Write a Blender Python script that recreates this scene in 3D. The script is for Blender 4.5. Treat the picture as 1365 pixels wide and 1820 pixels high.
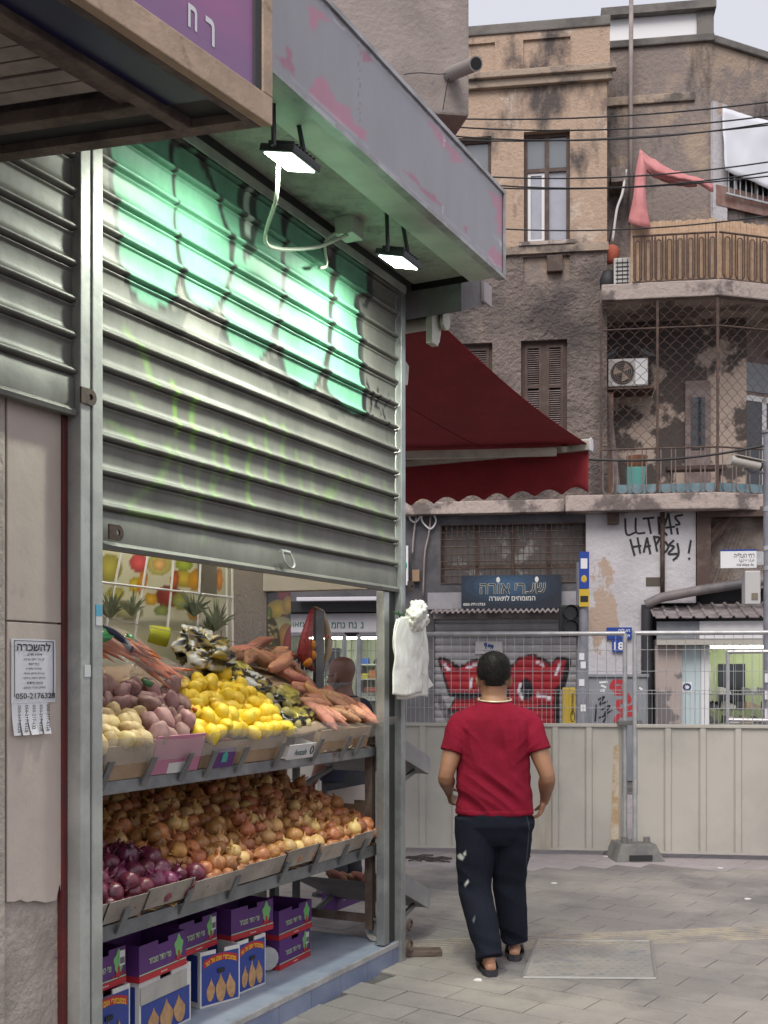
import bpy, bmesh, math, random
import numpy as np
from mathutils import Matrix, Vector, noise as mnoise
random.seed(7); rng = np.random.default_rng(7)
sc = bpy.context.scene
for o in list(bpy.data.objects): bpy.data.objects.remove(o)
COL = sc.collection
R = math.radians
# ------------------------------------------------------------------ camera
EYE = 1.65; FPX = 2000.0; CX = 682.5; HY = 1195.0
cam_d = bpy.data.cameras.new('camera'); cam = bpy.data.objects.new('camera', cam_d); COL.objects.link(cam)
cam.location = (0, 0, EYE); cam.rotation_euler = (R(90), 0, 0)
cam_d.sensor_fit = 'HORIZONTAL'; cam_d.sensor_width = 36; cam_d.lens = FPX / 1365 * 36
cam_d.shift_y = (HY - 910) / 1365; cam_d.clip_start = 0.05; cam_d.clip_end = 2000
sc.camera = cam
# ------------------------------------------------------------------ sky, sun, exposure
SUN_EL, SUN_AZ = 48, 196      # soft light from behind and right of the camera
w = bpy.data.worlds.new('World'); sc.world = w; w.use_nodes = True
nt = w.node_tree; nt.nodes.clear()
out = nt.nodes.new('ShaderNodeOutputWorld'); bg = nt.nodes.new('ShaderNodeBackground')
sky = nt.nodes.new('ShaderNodeTexSky'); sky.sky_type = 'NISHITA'; sky.sun_disc = False
sky.sun_elevation = R(SUN_EL); sky.sun_rotation = R(SUN_AZ); sky.dust_density = 4; sky.air_density = 1.0
hs = nt.nodes.new('ShaderNodeHueSaturation'); hs.inputs['Saturation'].default_value = 0.22
ov = nt.nodes.new('ShaderNodeMix'); ov.data_type = 'RGBA'; ov.inputs[0].default_value = 0.72
ov.inputs[7].default_value = (7.0, 7.1, 7.9, 1)      # even overcast layer
nt.links.new(sky.outputs[0], hs.inputs['Color']); nt.links.new(hs.outputs[0], ov.inputs[6])
nt.links.new(ov.outputs[2], bg.inputs[0]); bg.inputs[1].default_value = 0.082
nt.links.new(bg.outputs[0], out.inputs[0])
sun_d = bpy.data.lights.new('sun', 'SUN'); sun_d.energy = 1.5; sun_d.angle = R(35); sun_d.color = (1, .925, .86)
sun = bpy.data.objects.new('sun', sun_d); COL.objects.link(sun); sun.location = (0, -10, 30)
sun.rotation_euler = (R(90 - SUN_EL), 0, R(180 - SUN_AZ))
sc.view_settings.view_transform = 'Standard'; sc.view_settings.look = 'None'
sc.view_settings.exposure = 0.62; sc.view_settings.gamma = 1.0; sc.view_settings.use_curve_mapping = False
sc.cycles.use_denoising = True; sc.cycles.use_adaptive_sampling = True; sc.cycles.adaptive_threshold = .025; sc.cycles.max_bounces = 6; sc.cycles.diffuse_bounces = 3; sc.cycles.transparent_max_bounces = 6
sc.cycles.sample_clamp_indirect = 6; sc.cycles.caustics_reflective = False; sc.cycles.caustics_refractive = False
# ------------------------------------------------------------------ frames and pixel helpers
def T(x, y=0, z=0): return Matrix.Translation((x, y, z))
def Rz(a): return Matrix.Rotation(a, 4, 'Z')
def Rx(a): return Matrix.Rotation(a, 4, 'X')
def Ry(a): return Matrix.Rotation(a, 4, 'Y')
I4 = Matrix.Identity(4)
SH = T(0.0817, 6.41) @ Rz(math.atan2(.8945, .447))      # shop: x along the shutter away, y into the shop
FA = T((1080 - CX) / FPX * 17.5, 17.5) @ Rz(R(-8.3))    # facade across the street: x right, y into the building
def pix(px, py, Y): return Vector(((px - CX) / FPX * Y, Y, EYE + (HY - py) / FPX * Y))
def gp(px, py, z=0.0): return pix(px, py, (EYE - z) * FPX / (py - HY))
def pf(F, px, py, v=0.0):
    Fi = F.inverted(); c = Fi @ Vector((0, 0, EYE)); d = Fi.to_3x3() @ Vector(((px - CX) / FPX, 1, (HY - py) / FPX))
    p = c + d * ((v - c.y) / d.y); return p.x, p.z
def proj(F, p):
    q = F @ Vector(p); return CX + q.x / q.y * FPX, HY - (q.z - EYE) / q.y * FPX
def rect(F, x0, y0, x1, y1, v=0.0):
    """pixel box -> (x0,x1,z0,z1) on plane y=v of frame F, taken at the box's middle"""
    a = pf(F, x0, (y0 + y1) / 2, v)[0]; b = pf(F, x1, (y0 + y1) / 2, v)[0]; xm = (x0 + x1) / 2
    return a, b, pf(F, xm, y1, v)[1], pf(F, xm, y0, v)[1]
# ------------------------------------------------------------------ objects
WM = {}
def tag(o, label=None, cat=None, group=None, kind=None):
    if label: o['label'] = label
    if cat: o['category'] = cat
    if group: o['group'] = group
    if kind: o['kind'] = kind
    return o
def place(o, W, parent=None):
    WM[o] = W.copy()
    if parent is not None:
        o.parent = parent; o.matrix_basis = WM[parent].inverted() @ W
    else: o.matrix_basis = W
    return o
def empty(name, F, label, cat, group=None):
    o = bpy.data.objects.new(name, None); o.empty_display_size = .1; COL.objects.link(o); place(o, F)
    return tag(o, label, cat, group)
def copy_tree(o, W, parent=None):
    c = o.copy(); COL.objects.link(c); c.parent = None
    d = WM[o].inverted()
    if parent is None: place(c, W)
    else: place(c, W, parent)
    for ch in [x for x in WM if x.parent == o]:
        copy_tree(ch, W @ d @ WM[ch], c)
    return c
class MB:
    def __init__(s): s.v = []; s.f = []; s.col = None
    def add(s, vs, fs):
        b = len(s.v); s.v += [tuple(p) for p in vs]; s.f += [tuple(i + b for i in f) for f in fs]; return s
    def box(s, x0, x1, y0, y1, z0, z1, m=None):
        vs = [(x, y, z) for z in (z0, z1) for y in (y0, y1) for x in (x0, x1)]
        if m is not None: vs = [m @ Vector(p) for p in vs]
        return s.add(vs, [(0, 2, 3, 1), (4, 5, 7, 6), (0, 1, 5, 4), (2, 6, 7, 3), (0, 4, 6, 2), (1, 3, 7, 5)])
    def prism(s, poly, h0, h1, axis='z'):
        n = len(poly)
        def P(a, b, h): return (a, b, h) if axis == 'z' else ((a, h, b) if axis == 'y' else (h, a, b))
        vs = [P(a, b, h0) for a, b in poly] + [P(a, b, h1) for a, b in poly]
        return s.add(vs, [tuple(range(n - 1, -1, -1)), tuple(range(n, 2 * n))] + [(i, (i + 1) % n, (i + 1) % n + n, i + n) for i in range(n)])
    def tube(s, pts, r, n=6, cap=True):
        pts = [Vector(p) for p in pts]; rings = []; up = None
        for i, p in enumerate(pts):
            d = (pts[min(i + 1, len(pts) - 1)] - pts[max(i - 1, 0)])
            if d.length < 1e-9: d = Vector((0, 0, 1))
            d.normalize()
            if up is None: up = Vector((0, 0, 1)) if abs(d.z) < .9 else Vector((1, 0, 0))
            a = d.cross(up)
            if a.length < 1e-6: a = d.cross(Vector((0, 1, 0)))
            a.normalize(); b = a.cross(d); up = b
            rr = r[i] if isinstance(r, (list, tuple)) else r
            rings.append([p + (a * math.cos(2 * math.pi * k / n) + b * math.sin(2 * math.pi * k / n)) * rr for k in range(n)])
        return s.loft(rings, cap)
    def loft(s, rings, cap=True, closed=True):
        n = len(rings[0]); vs = [p for r_ in rings for p in r_]; fs = []
        for i in range(len(rings) - 1):
            for k in range(n if closed else n - 1):
                k2 = (k + 1) % n; fs.append((i * n + k, i * n + k2, (i + 1) * n + k2, (i + 1) * n + k))
        if cap: fs += [tuple(range(n - 1, -1, -1)), tuple(range((len(rings) - 1) * n, len(rings) * n))]
        return s.add(vs, fs)
    def lathe(s, prof, n=12, m=I4):
        return s.loft([[m @ Vector((r * math.cos(2 * math.pi * k / n), r * math.sin(2 * math.pi * k / n), z)) for k in range(n)] for r, z in prof])
    def ell(s, c, r, n=12, k=8, m=None):
        rings = []
        for i in range(k + 1):
            a = -math.pi / 2 + math.pi * min(max(i / k, .02), .98)
            rings.append([Vector((math.cos(a) * math.cos(2 * math.pi * j / n) * r[0], math.cos(a) * math.sin(2 * math.pi * j / n) * r[1], math.sin(a) * r[2])) for j in range(n)])
        rings = [[(m @ p if m is not None else p) + Vector(c) for p in q] for q in rings]
        return s.loft(rings)
    def grid(s, fn, nu, nv):
        vs = [fn(i / nu, j / nv) for j in range(nv + 1) for i in range(nu + 1)]
        return s.add(vs, [(j * (nu + 1) + i, j * (nu + 1) + i + 1, (j + 1) * (nu + 1) + i + 1, (j + 1) * (nu + 1) + i) for j in range(nv) for i in range(nu)])
    def mesh(s, name, mats, smooth=False, bevel=0, c=(0, 0, 0)):
        me = bpy.data.meshes.new(name)
        me.from_pydata([(p[0] - c[0], p[1] - c[1], p[2] - c[2]) for p in s.v], [], s.f)
        bm = bmesh.new(); bm.from_mesh(me)
        bmesh.ops.recalc_face_normals(bm, faces=bm.faces)
        if bevel:
            ed = [e for e in bm.edges if len(e.link_faces) == 2 and e.calc_face_angle() > .5]
            bmesh.ops.bevel(bm, geom=ed, offset=bevel, segments=2, affect='EDGES', profile=.6, clamp_overlap=True)
        bm.to_mesh(me); bm.free()
        for m_ in (mats if isinstance(mats, (list, tuple)) else [mats]): me.materials.append(m_)
        if smooth:
            me.polygons.foreach_set('use_smooth', [True] * len(me.polygons))
            if smooth == 'auto': me.set_sharp_from_angle(angle=R(40))
        return me
    def build(s, name, mat, F=I4, parent=None, smooth=False, bevel=0, label=None, cat=None, group=None, kind=None, recentre=True):
        a = np.array(s.v); c = (a.min(0) + a.max(0)) / 2; c[2] = a[:, 2].min()
        if not recentre: c = np.zeros(3)
        me = s.mesh(name, mat, smooth, bevel, c)
        o = bpy.data.objects.new(name, me); COL.objects.link(o)
        place(o, F @ T(*c), parent)
        return tag(o, label, cat, group, kind)
def from_mesh(name, me, W, parent=None, **k):
    o = bpy.data.objects.new(name, me); COL.objects.link(o); place(o, W, parent); return tag(o, **k)
def box(name, mat, F, x0, x1, y0, y1, z0, z1, parent=None, bevel=0, **k):
    return MB().box(x0, x1, y0, y1, z0, z1).build(name, mat, F, parent, bevel=bevel, **k)
# ------------------------------------------------------------------ materials
def M(name, col, rough=.7, metal=0., c2=None, ns=4., lo=.4, hi=.6, bump=0., bs=40., c3=None, ns3=1.2, lo3=.5, hi3=.65, streak=0., obj=False,
      spec=.5, rnd=0., trans=0., sub=0., alpha=1., emit=None, es=0., coat=0., detail=6, bd=.02):
    m = bpy.data.materials.new(name); m.use_nodes = True; t = m.node_tree; N = t.nodes; L = t.links
    b = N['Principled BSDF']; b.inputs['Roughness'].default_value = rough; b.inputs['Metallic'].default_value = metal
    b.inputs['Specular IOR Level'].default_value = spec; b.inputs['Transmission Weight'].default_value = trans
    b.inputs['Alpha'].default_value = alpha; b.inputs['Coat Weight'].default_value = coat
    if sub: b.inputs['Subsurface Weight'].default_value = sub; b.inputs['Subsurface Radius'].default_value = (.02, .01, .006); b.inputs['Subsurface Scale'].default_value = .5
    if emit: b.inputs['Emission Color'].default_value = (*emit, 1); b.inputs['Emission Strength'].default_value = es
    co = N.new('ShaderNodeTexCoord').outputs['Object'] if obj else N.new('ShaderNodeNewGeometry').outputs['Position']
    cur = None
    def noise(scale, det, vec=None):
        n = N.new('ShaderNodeTexNoise'); n.inputs['Scale'].default_value = scale; n.inputs['Detail'].default_value = det; n.inputs['Roughness'].default_value = .62
        L.new(vec or co, n.inputs['Vector']); return n.outputs['Fac']
    def ramp(f, a, c):
        r = N.new('ShaderNodeMapRange'); r.inputs[1].default_value = a; r.inputs[2].default_value = c; L.new(f, r.inputs[0]); return r.outputs[0]
    def mix(f, a, c):
        x = N.new('ShaderNodeMix'); x.data_type = 'RGBA'
        if isinstance(f, float): x.inputs[0].default_value = f
        else: L.new(f, x.inputs[0])
        for i, q in ((6, a), (7, c)):
            if isinstance(q, tuple): x.inputs[i].default_value = (*q[:3], 1)
            else: L.new(q, x.inputs[i])
        return x.outputs[2]
    cur = tuple(col)
    if c2: cur = mix(ramp(noise(ns, detail), lo, hi), cur, tuple(c2))
    if c3:
        vec = None
        if streak:
            mp = N.new('ShaderNodeMapping'); mp.inputs['Scale'].default_value = (1, 1, 1 / streak); L.new(co, mp.inputs[0]); vec = mp.outputs[0]
        cur = mix(ramp(noise(ns3, detail, vec), lo3, hi3), cur, tuple(c3))
    if rnd:
        oi = N.new('ShaderNodeObjectInfo'); h = N.new('ShaderNodeHueSaturation')
        rr = ramp(oi.outputs['Random'], 0, 1)
        a = N.new('ShaderNodeMapRange'); a.inputs[3].default_value = 1 - rnd; a.inputs[4].default_value = 1 + rnd; L.new(rr, a.inputs[0]); L.new(a.outputs[0], h.inputs['Value'])
        wn = N.new('ShaderNodeTexWhiteNoise'); wn.noise_dimensions = '1D'; L.new(oi.outputs['Random'], wn.inputs['W'])
        a2 = N.new('ShaderNodeMapRange'); a2.inputs[3].default_value = .5 - rnd * .06; a2.inputs[4].default_value = .5 + rnd * .06; L.new(wn.outputs['Value'], a2.inputs[0]); L.new(a2.outputs[0], h.inputs['Hue'])
        if isinstance(cur, tuple): h.inputs['Color'].default_value = (*cur[:3], 1)
        else: L.new(cur, h.inputs['Color'])
        cur = h.outputs[0]
    if isinstance(cur, tuple): b.inputs['Base Color'].default_value = (*cur[:3], 1)
    else: L.new(cur, b.inputs['Base Color'])
    if bump:
        bp = N.new('ShaderNodeBump'); bp.inputs['Strength'].default_value = bump; bp.inputs['Distance'].default_value = bd
        L.new(noise(bs, 4), bp.inputs['Height']); L.new(bp.outputs[0], b.inputs['Normal'])
        if rough > .05:
            rr = N.new('ShaderNodeMapRange'); rr.inputs[3].default_value = max(rough - .1, .02); rr.inputs[4].default_value = min(rough + .12, 1)
            L.new(noise(bs * .3, 3), rr.inputs[0]); L.new(rr.outputs[0], b.inputs['Roughness'])
    return m
def MP(name, rough=.5, metal=0., base=None, bump=0., bs=30., dirt=0., spec=.5, coat=0.):
    """print material: colour from the 'Paint' attribute (alpha = how much ink covers the base)"""
    m = M(name, base or (.5, .5, .5), rough, metal, bump=bump, bs=bs, spec=spec, coat=coat); t = m.node_tree; N = t.nodes; L = t.links; b = N['Principled BSDF']
    at = N.new('ShaderNodeAttribute'); at.attribute_name = 'Paint'
    x = N.new('ShaderNodeMix'); x.data_type = 'RGBA'; x.inputs[6].default_value = (*(base or (.5, .5, .5)), 1)
    L.new(at.outputs['Alpha'], x.inputs[0]); L.new(at.outputs['Color'], x.inputs[7]); cur = x.outputs[2]
    if dirt:
        n = N.new('ShaderNodeTexNoise'); n.inputs['Scale'].default_value = 6; n.inputs['Detail'].default_value = 8; n.inputs['Roughness'].default_value = .7
        g = N.new('ShaderNodeNewGeometry'); mp = N.new('ShaderNodeMapping'); mp.inputs['Scale'].default_value = (1, 1, .35); L.new(g.outputs['Position'], mp.inputs[0]); L.new(mp.outputs[0], n.inputs['Vector'])
        r = N.new('ShaderNodeMapRange'); r.inputs[1].default_value = .35; r.inputs[2].default_value = .75; r.inputs[3].default_value = 1; r.inputs[4].default_value = 1 - dirt; L.new(n.outputs['Fac'], r.inputs[0])
        d = N.new('ShaderNodeMix'); d.data_type = 'RGBA'; d.blend_type = 'MULTIPLY'; d.inputs[0].default_value = 1; L.new(cur, d.inputs[6]); L.new(r.outputs[0], d.inputs[7]); cur = d.outputs[2]
    L.new(cur, b.inputs['Base Color'])
    if metal:
        q = N.new('ShaderNodeMath'); q.operation = 'MULTIPLY_ADD'; q.inputs[1].default_value = -metal; q.inputs[2].default_value = metal; L.new(at.outputs['Alpha'], q.inputs[0]); L.new(q.outputs[0], b.inputs['Metallic'])
    return m
# ------------------------------------------------------------------ flat print drawn into vertex colours
def sr(r, g, b):      # sRGB 0-255 -> linear
    return tuple(((c / 255 + .055) / 1.055) ** 2.4 if c > 10 else c / 3294 for c in (r, g, b))
def d_line(X, Z, pts):
    d = np.full(X.shape, 1e9)
    for (a, b), (c, e) in zip(pts[:-1], pts[1:]):
        dx, dz = c - a, e - b; l = dx * dx + dz * dz + 1e-12
        t = np.clip(((X - a) * dx + (Z - b) * dz) / l, 0, 1)
        d = np.minimum(d, np.hypot(X - a - t * dx, Z - b - t * dz))
    return d
def in_poly(X, Z, p):
    c = np.zeros(X.shape, bool); n = len(p)
    for i in range(n):
        x1, z1 = p[i]; x2, z2 = p[(i + 1) % n]
        if z1 == z2: continue
        c ^= ((z1 > Z) != (z2 > Z)) & (X < (x2 - x1) * (Z - z1) / (z2 - z1) + x1)
    return c
def draw(X, Z, layers, base=(.5, .5, .5, 0)):
    C = np.tile(np.array(base, float), (X.size, 1)); X = X.ravel(); Z = Z.ravel()
    for ly in layers:
        k = ly[0]; soft = ly[-1] if k in ('spray',) else None
        if k == 'poly':
            P_ = [tuple(p_) for p_ in ly[1]]; w_ = 3.0 if abs(P_[0][0]) > 20 else .004; lo_ = np.min(P_, 0) - w_; hi_ = np.max(P_, 0) + w_; col = ly[2]
            near = (X > lo_[0]) & (X < hi_[0]) & (Z > lo_[1]) & (Z < hi_[1]); a = np.zeros(X.shape)
            if near.any():
                xn, zn = X[near], Z[near]; a[near] = np.clip(.5 + d_line(xn, zn, P_ + [P_[0]]) * np.where(in_poly(xn, zn, P_), 1, -1) / w_, 0, 1) * (ly[3] if len(ly) > 3 else 1)
        elif k == 'line': a = np.clip((ly[2] / 2 - d_line(X, Z, ly[1])) / (ly[5] if len(ly) > 5 else ly[2] * .15) + .5, 0, 1) * (ly[4] if len(ly) > 4 else 1); col = ly[3]
        elif k == 'ell':
            cx, cz, rx, rz, rot = ly[1]; c_, s_ = math.cos(rot), math.sin(rot)
            q = np.hypot(((X - cx) * c_ + (Z - cz) * s_) / rx, (-(X - cx) * s_ + (Z - cz) * c_) / rz)
            a = np.clip((1 - q) / .06 + .5, 0, 1) * (ly[3] if len(ly) > 3 else 1); col = ly[2]
            if len(ly) > 4:      # printed shading of the pictured fruit
                sh = np.clip(1.15 - .6 * q, .3, 1.2)[:, None]; C[:, :3] = C[:, :3] * (1 - a[:, None]) + np.array(col) * sh * a[:, None]; C[:, 3] = C[:, 3] * (1 - a) + a; continue
        C[:, :3] = C[:, :3] * (1 - a[:, None]) + np.array(col) * a[:, None]; C[:, 3] = C[:, 3] * (1 - a) + a
    return C
def paint(me, C):
    at = me.color_attributes.new('Paint', 'FLOAT_COLOR', 'POINT'); at.data.foreach_set('color', np.asarray(C, np.float32).ravel())
def sheet(name, mat, F, x0, x1, z0, z1, y, layers, parent=None, res=.01, base=(.5, .5, .5, 1), th=.004, px=False, **k):
    """thin printed sheet facing -y of F; layers in sheet coordinates (or picture pixels if px)"""
    nx = max(2, int((x1 - x0) / res)); nz = max(2, int((z1 - z0) / res))
    b = MB(); b.grid(lambda a, c: (x0 + (x1 - x0) * a, y, z0 + (z1 - z0) * c), nx, nz)
    X = np.array([p[0] for p in b.v]); Z = np.array([p[2] for p in b.v])
    if px:
        q = np.array([proj(F, p) for p in b.v]); C = draw(q[:, 0], q[:, 1], layers, base)
    else: C = draw(X, Z, layers, base)
    n0 = len(b.v); b.box(x0, x1, y + .0008, y + th, z0, z1)
    C = np.vstack([C, np.tile(np.array(base, float), (len(b.v) - n0, 1))])
    o = b.build(name, mat, F, parent, **k); paint(o.data, C); return o
def text_mesh(s, bold=0.):
    c = bpy.data.curves.new('t', 'FONT'); c.body = s; c.size = 1; c.offset = bold; c.resolution_u = 3; c.align_x = 'LEFT'
    o = bpy.data.objects.new('t', c); COL.objects.link(o)
    dg = bpy.context.evaluated_depsgraph_get(); me = bpy.data.meshes.new_from_object(o.evaluated_get(dg))
    v = np.array([p.co[:] for p in me.vertices]) if len(me.vertices) else np.zeros((1, 3)); f = [tuple(p.vertices) for p in me.polygons]
    bpy.data.objects.remove(o); bpy.data.curves.remove(c); bpy.data.meshes.remove(me)
    return v, f
_tc = {}
def letters(s, mat, F, x0, x1, z0, z1, y, parent=None, bold=.01, rtl=False, name='lettering', arc=0., rot=0., **k):
    """text fitted to the rectangle, on plane y of F facing -y"""
    s = s[::-1] if rtl else s
    if (s, bold) not in _tc: _tc[(s, bold)] = text_mesh(s, bold)
    v, f = _tc[(s, bold)]; a = v.min(0); e = v.max(0); d = np.maximum(e - a, 1e-6); b = MB(); q = []
    for p in v:
        t = (p[0] - a[0]) / d[0]; u = (p[1] - a[1]) / d[1]
        if rot: t, u = u, 1 - t
        q.append((x0 + t * (x1 - x0), y, z0 + u * (z1 - z0) + arc * (1 - (2 * t - 1) ** 2)))
    b.add(q, f); return b.build(name, mat, F, parent, **k)
def ribbon(pts, wd, y):
    """flat brush stroke on plane y"""
    b = MB(); L_ = []; R_ = []; P = [Vector(p) for p in pts]
    for i, p in enumerate(P):
        d = (P[min(i + 1, len(P) - 1)] - P[max(i - 1, 0)]).normalized(); n = Vector((-d.y, d.x)) * wd / 2
        L_.append((p.x + n.x, y, p.y + n.y)); R_.append((p.x - n.x, y, p.y - n.y))
    n = len(P); b.add(L_ + R_, [(i, i + 1, n + i + 1, n + i) for i in range(n - 1)]); return b
def catmull(pts, k=6):
    P = [Vector(p) for p in pts]; P = [2 * P[0] - P[1]] + P + [2 * P[-1] - P[-2]]; o = []
    for i in range(1, len(P) - 2):
        for j in range(k):
            t = j / k; a, b, c, d = P[i - 1], P[i], P[i + 1], P[i + 2]
            o.append(.5 * (2 * b + (c - a) * t + (2 * a - 5 * b + 4 * c - d) * t * t + (3 * b - a - 3 * c + d) * t ** 3))
    return o + [P[-2]]
def remesh(b, vox, smooth=3, disp=None):
    """union of overlapping closed shapes as one continuous surface"""
    me = b.mesh('tmp', []); o = bpy.data.objects.new('tmp', me); COL.objects.link(o)
    m = o.modifiers.new('r', 'REMESH'); m.mode = 'VOXEL'; m.voxel_size = vox
    if smooth: s_ = o.modifiers.new('s', 'SMOOTH'); s_.factor = .5; s_.iterations = smooth
    dg = bpy.context.evaluated_depsgraph_get(); r = bpy.data.meshes.new_from_object(o.evaluated_get(dg))
    bpy.data.objects.remove(o); bpy.data.meshes.remove(me)
    if disp:
        nrm = [v.normal.copy() for v in r.vertices]
        for v, n in zip(r.vertices, nrm): v.co += n * disp(v.co, n)
    r.polygons.foreach_set('use_smooth', [True] * len(r.polygons)); return r
# ================================================================== ground
m_base = M('grout', (.085, .08, .077), .95, c2=(.15, .14, .13), ns=3, bump=.3, bs=60)
m_pav = M('paver', (.225, .205, .195), .75, c2=(.33, .30, .265), ns=1.0, lo=.42, hi=.62, c3=(.125, .115, .12), ns3=.9, lo3=.5, hi3=.68, bump=.4, bs=45, rnd=.05)
m_pavl = M('paver_light', (.40, .355, .36), .85, c2=(.32, .285, .285), ns=1.5, bump=.3, bs=90, rnd=.06, c3=(.27, .25, .25), ns3=2, lo3=.55, hi3=.8)
g = MB(); g.grid(lambda a, c: (-200 + 400 * a, -100 + 500 * c, -.012), 8, 8)
ground = g.build('ground', m_base, kind='structure', recentre=False)
pv = MB(); pv.grid(lambda a, c: (-6 + 24 * a, -1 + 20 * c, -.0075), 4, 4)
pavement = pv.build('pavement', m_base, kind='structure', recentre=False)
PD = Rz(R(-35)); L_, W_ = .44, .22
def paver_mesh(mat, seed):
    r = random.Random(seed); b = MB(); hx, hy = L_ / 2 - .0024, W_ / 2 - .0024
    b.box(-hx, hx, -hy, hy, 0, .012 + r.uniform(-.0004, .0004)); return b.mesh('paver', mat, bevel=.0012)
pm = [paver_mesh(m_pav, s) for s in range(3)]; pml = [paver_mesh(m_pavl, s) for s in range(3)]
cand = []
for j in range(-10, 110):
    for i in range(-45, 45):
        p = PD @ Vector((i * L_ + (L_ / 2 if j % 2 else 0) + .07, j * W_ - 1, 0))
        if p.y < 4.2 or p.y > 15 or p.x > p.y * .36 + .5 or p.x < -3: continue
        px = CX + p.x / p.y * FPX; py = HY + EYE / p.y * FPX
        cand.append((p.y, p, 660 < px < 1400 and py < 1850))
cand.sort(key=lambda c: c[0]); n = 0; rest = MB(); restl = MB()
m_d = SH.inverted()
for y, p, vis in cand:
    q = m_d @ p
    if q.x < -.1 and q.y > .05: continue
    far = p.y > 9.45
    W = T(p.x, p.y, -.0072 + random.uniform(0, .0010)) @ PD @ Rx(random.gauss(0, .003)) @ Ry(random.gauss(0, .002))
    if vis and n < 300:
        n += 1; from_mesh('paver', random.choice(pml if far else pm), W, pavement)
    else: (restl if far else rest).box(-L_ / 2 + .003, L_ / 2 - .003, -W_ / 2 + .003, W_ / 2 - .003, 0, .012, W)
rest.build('pavers', m_pav, parent=pavement, kind='stuff'); restl.build('pavers', m_pavl, parent=pavement, kind='stuff')
# tactile strip: ribbed yellowish slabs across the pavement
m_tact = M('tactile', (.40, .35, .275), .85, c2=(.27, .245, .225), ns=4, bump=.3, bs=80, c3=(.25, .25, .28), ns3=5, lo3=.55, hi3=.75)
A = gp(690, 1700); B = gp(1385, 1670); d = (B - A).normalized(); FT = T(A.x, A.y) @ Rz(math.atan2(d.y, d.x)); Lt = (B - A).length
tac = empty('tactile_strip', FT, 'worn ribbed yellowish tactile paving strip crossing the pavement', 'tactile paving')
b = MB(); b.box(-.1497, .1497, 0, .33, .001, .0085)
for k in range(7): b.box(-.1497, .1497, .02 + k * .045, .042 + k * .045, .0085, .0145)
tm = b.mesh('tactile_slab', m_tact)
for k in range(int(Lt / .3) + 1): from_mesh('slab', tm, FT @ T(.15 + k * .3), tac)
# inspection cover
m_cov = M('cover_iron', (.25, .235, .225), .75, .1, c2=(.33, .30, .265), ns=3, c3=(.18, .19, .205), ns3=6, lo3=.52, hi3=.7, bump=.3, bs=70)
c0, c1, c2_, c3_ = gp(930, 1740), gp(1166, 1742), gp(1157, 1676), gp(955, 1674)
cov = empty('inspection_cover', T(*((c0 + c1 + c2_ + c3_) / 4)[:2], 0), 'square cement and steel inspection cover set in the pavement beside the walking man', 'manhole cover')
MB().prism([(p.x, p.y) for p in (c0, c1, c2_, c3_)], .001, .012).build('plate', m_cov, parent=cov, bevel=.003)
b = MB()
for i in range(4):
    p, q = (c0, c1, c2_, c3_)[i], (c1, c2_, c3_, c0)[i]; b.tube([(p.x, p.y, .008), (q.x, q.y, .008)], .011, 6)
b.build('frame', M('cover_frame', (.3, .29, .28), .6, .5, bump=.2), parent=cov)
b = MB()
for i in range(24):
    for j in range(13):
        if (i + j) % 2: continue
        s, t = .06 + .88 * i / 23, .08 + .84 * j / 12
        p = (c0 * (1 - s) + c1 * s) * (1 - t) + (c3_ * (1 - s) + c2_ * s) * t
        b.box(p.x - .012, p.x + .012, p.y - .005, p.y + .005, .012, .0145)
b.build('tread', m_cov, parent=cov, kind='stuff')
# twigs and litter by the fence
m_twig = M('twig', (.06, .05, .045), .9)
for k, (x, y) in enumerate(((722, 1527), (745, 1531), (765, 1529), (905, 1524))):
    p = gp(x, y); b = MB(); r = random.Random(k)
    for q in range(7):
        a = r.uniform(-.5, .5); l = r.uniform(.06, .2); s = Vector((p.x + r.uniform(-.1, .1), p.y + r.uniform(-.06, .06), .012))
        b.tube([s, s + Vector((math.cos(a) * l / 2, math.sin(a) * l / 2, .012)), s + Vector((math.cos(a) * l, math.sin(a) * l, .002))], .006, 5)
    b.build('twigs', m_twig, label='small heap of dry dark twigs on the pavement by the fence', cat='twigs', group='twig heaps by the fence')
m_paper = M('litter_paper', (.75, .74, .72), .8)
for k, (x, y) in enumerate(((1078, 1524), (1280, 1545), (1328, 1600), (985, 1572), (850, 1745))):
    p = gp(x, y); MB().prism([(p.x + .022 * math.cos(a) * (1 + .4 * math.sin(3 * a + k)), p.y + .02 * math.sin(a)) for a in np.linspace(0, 6.28, 8)[:-1]], .007, .014).build('litter', m_paper, label='tiny scrap of pale litter lying on the pavement', cat='litter', group='scraps of litter on the pavement')
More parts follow.
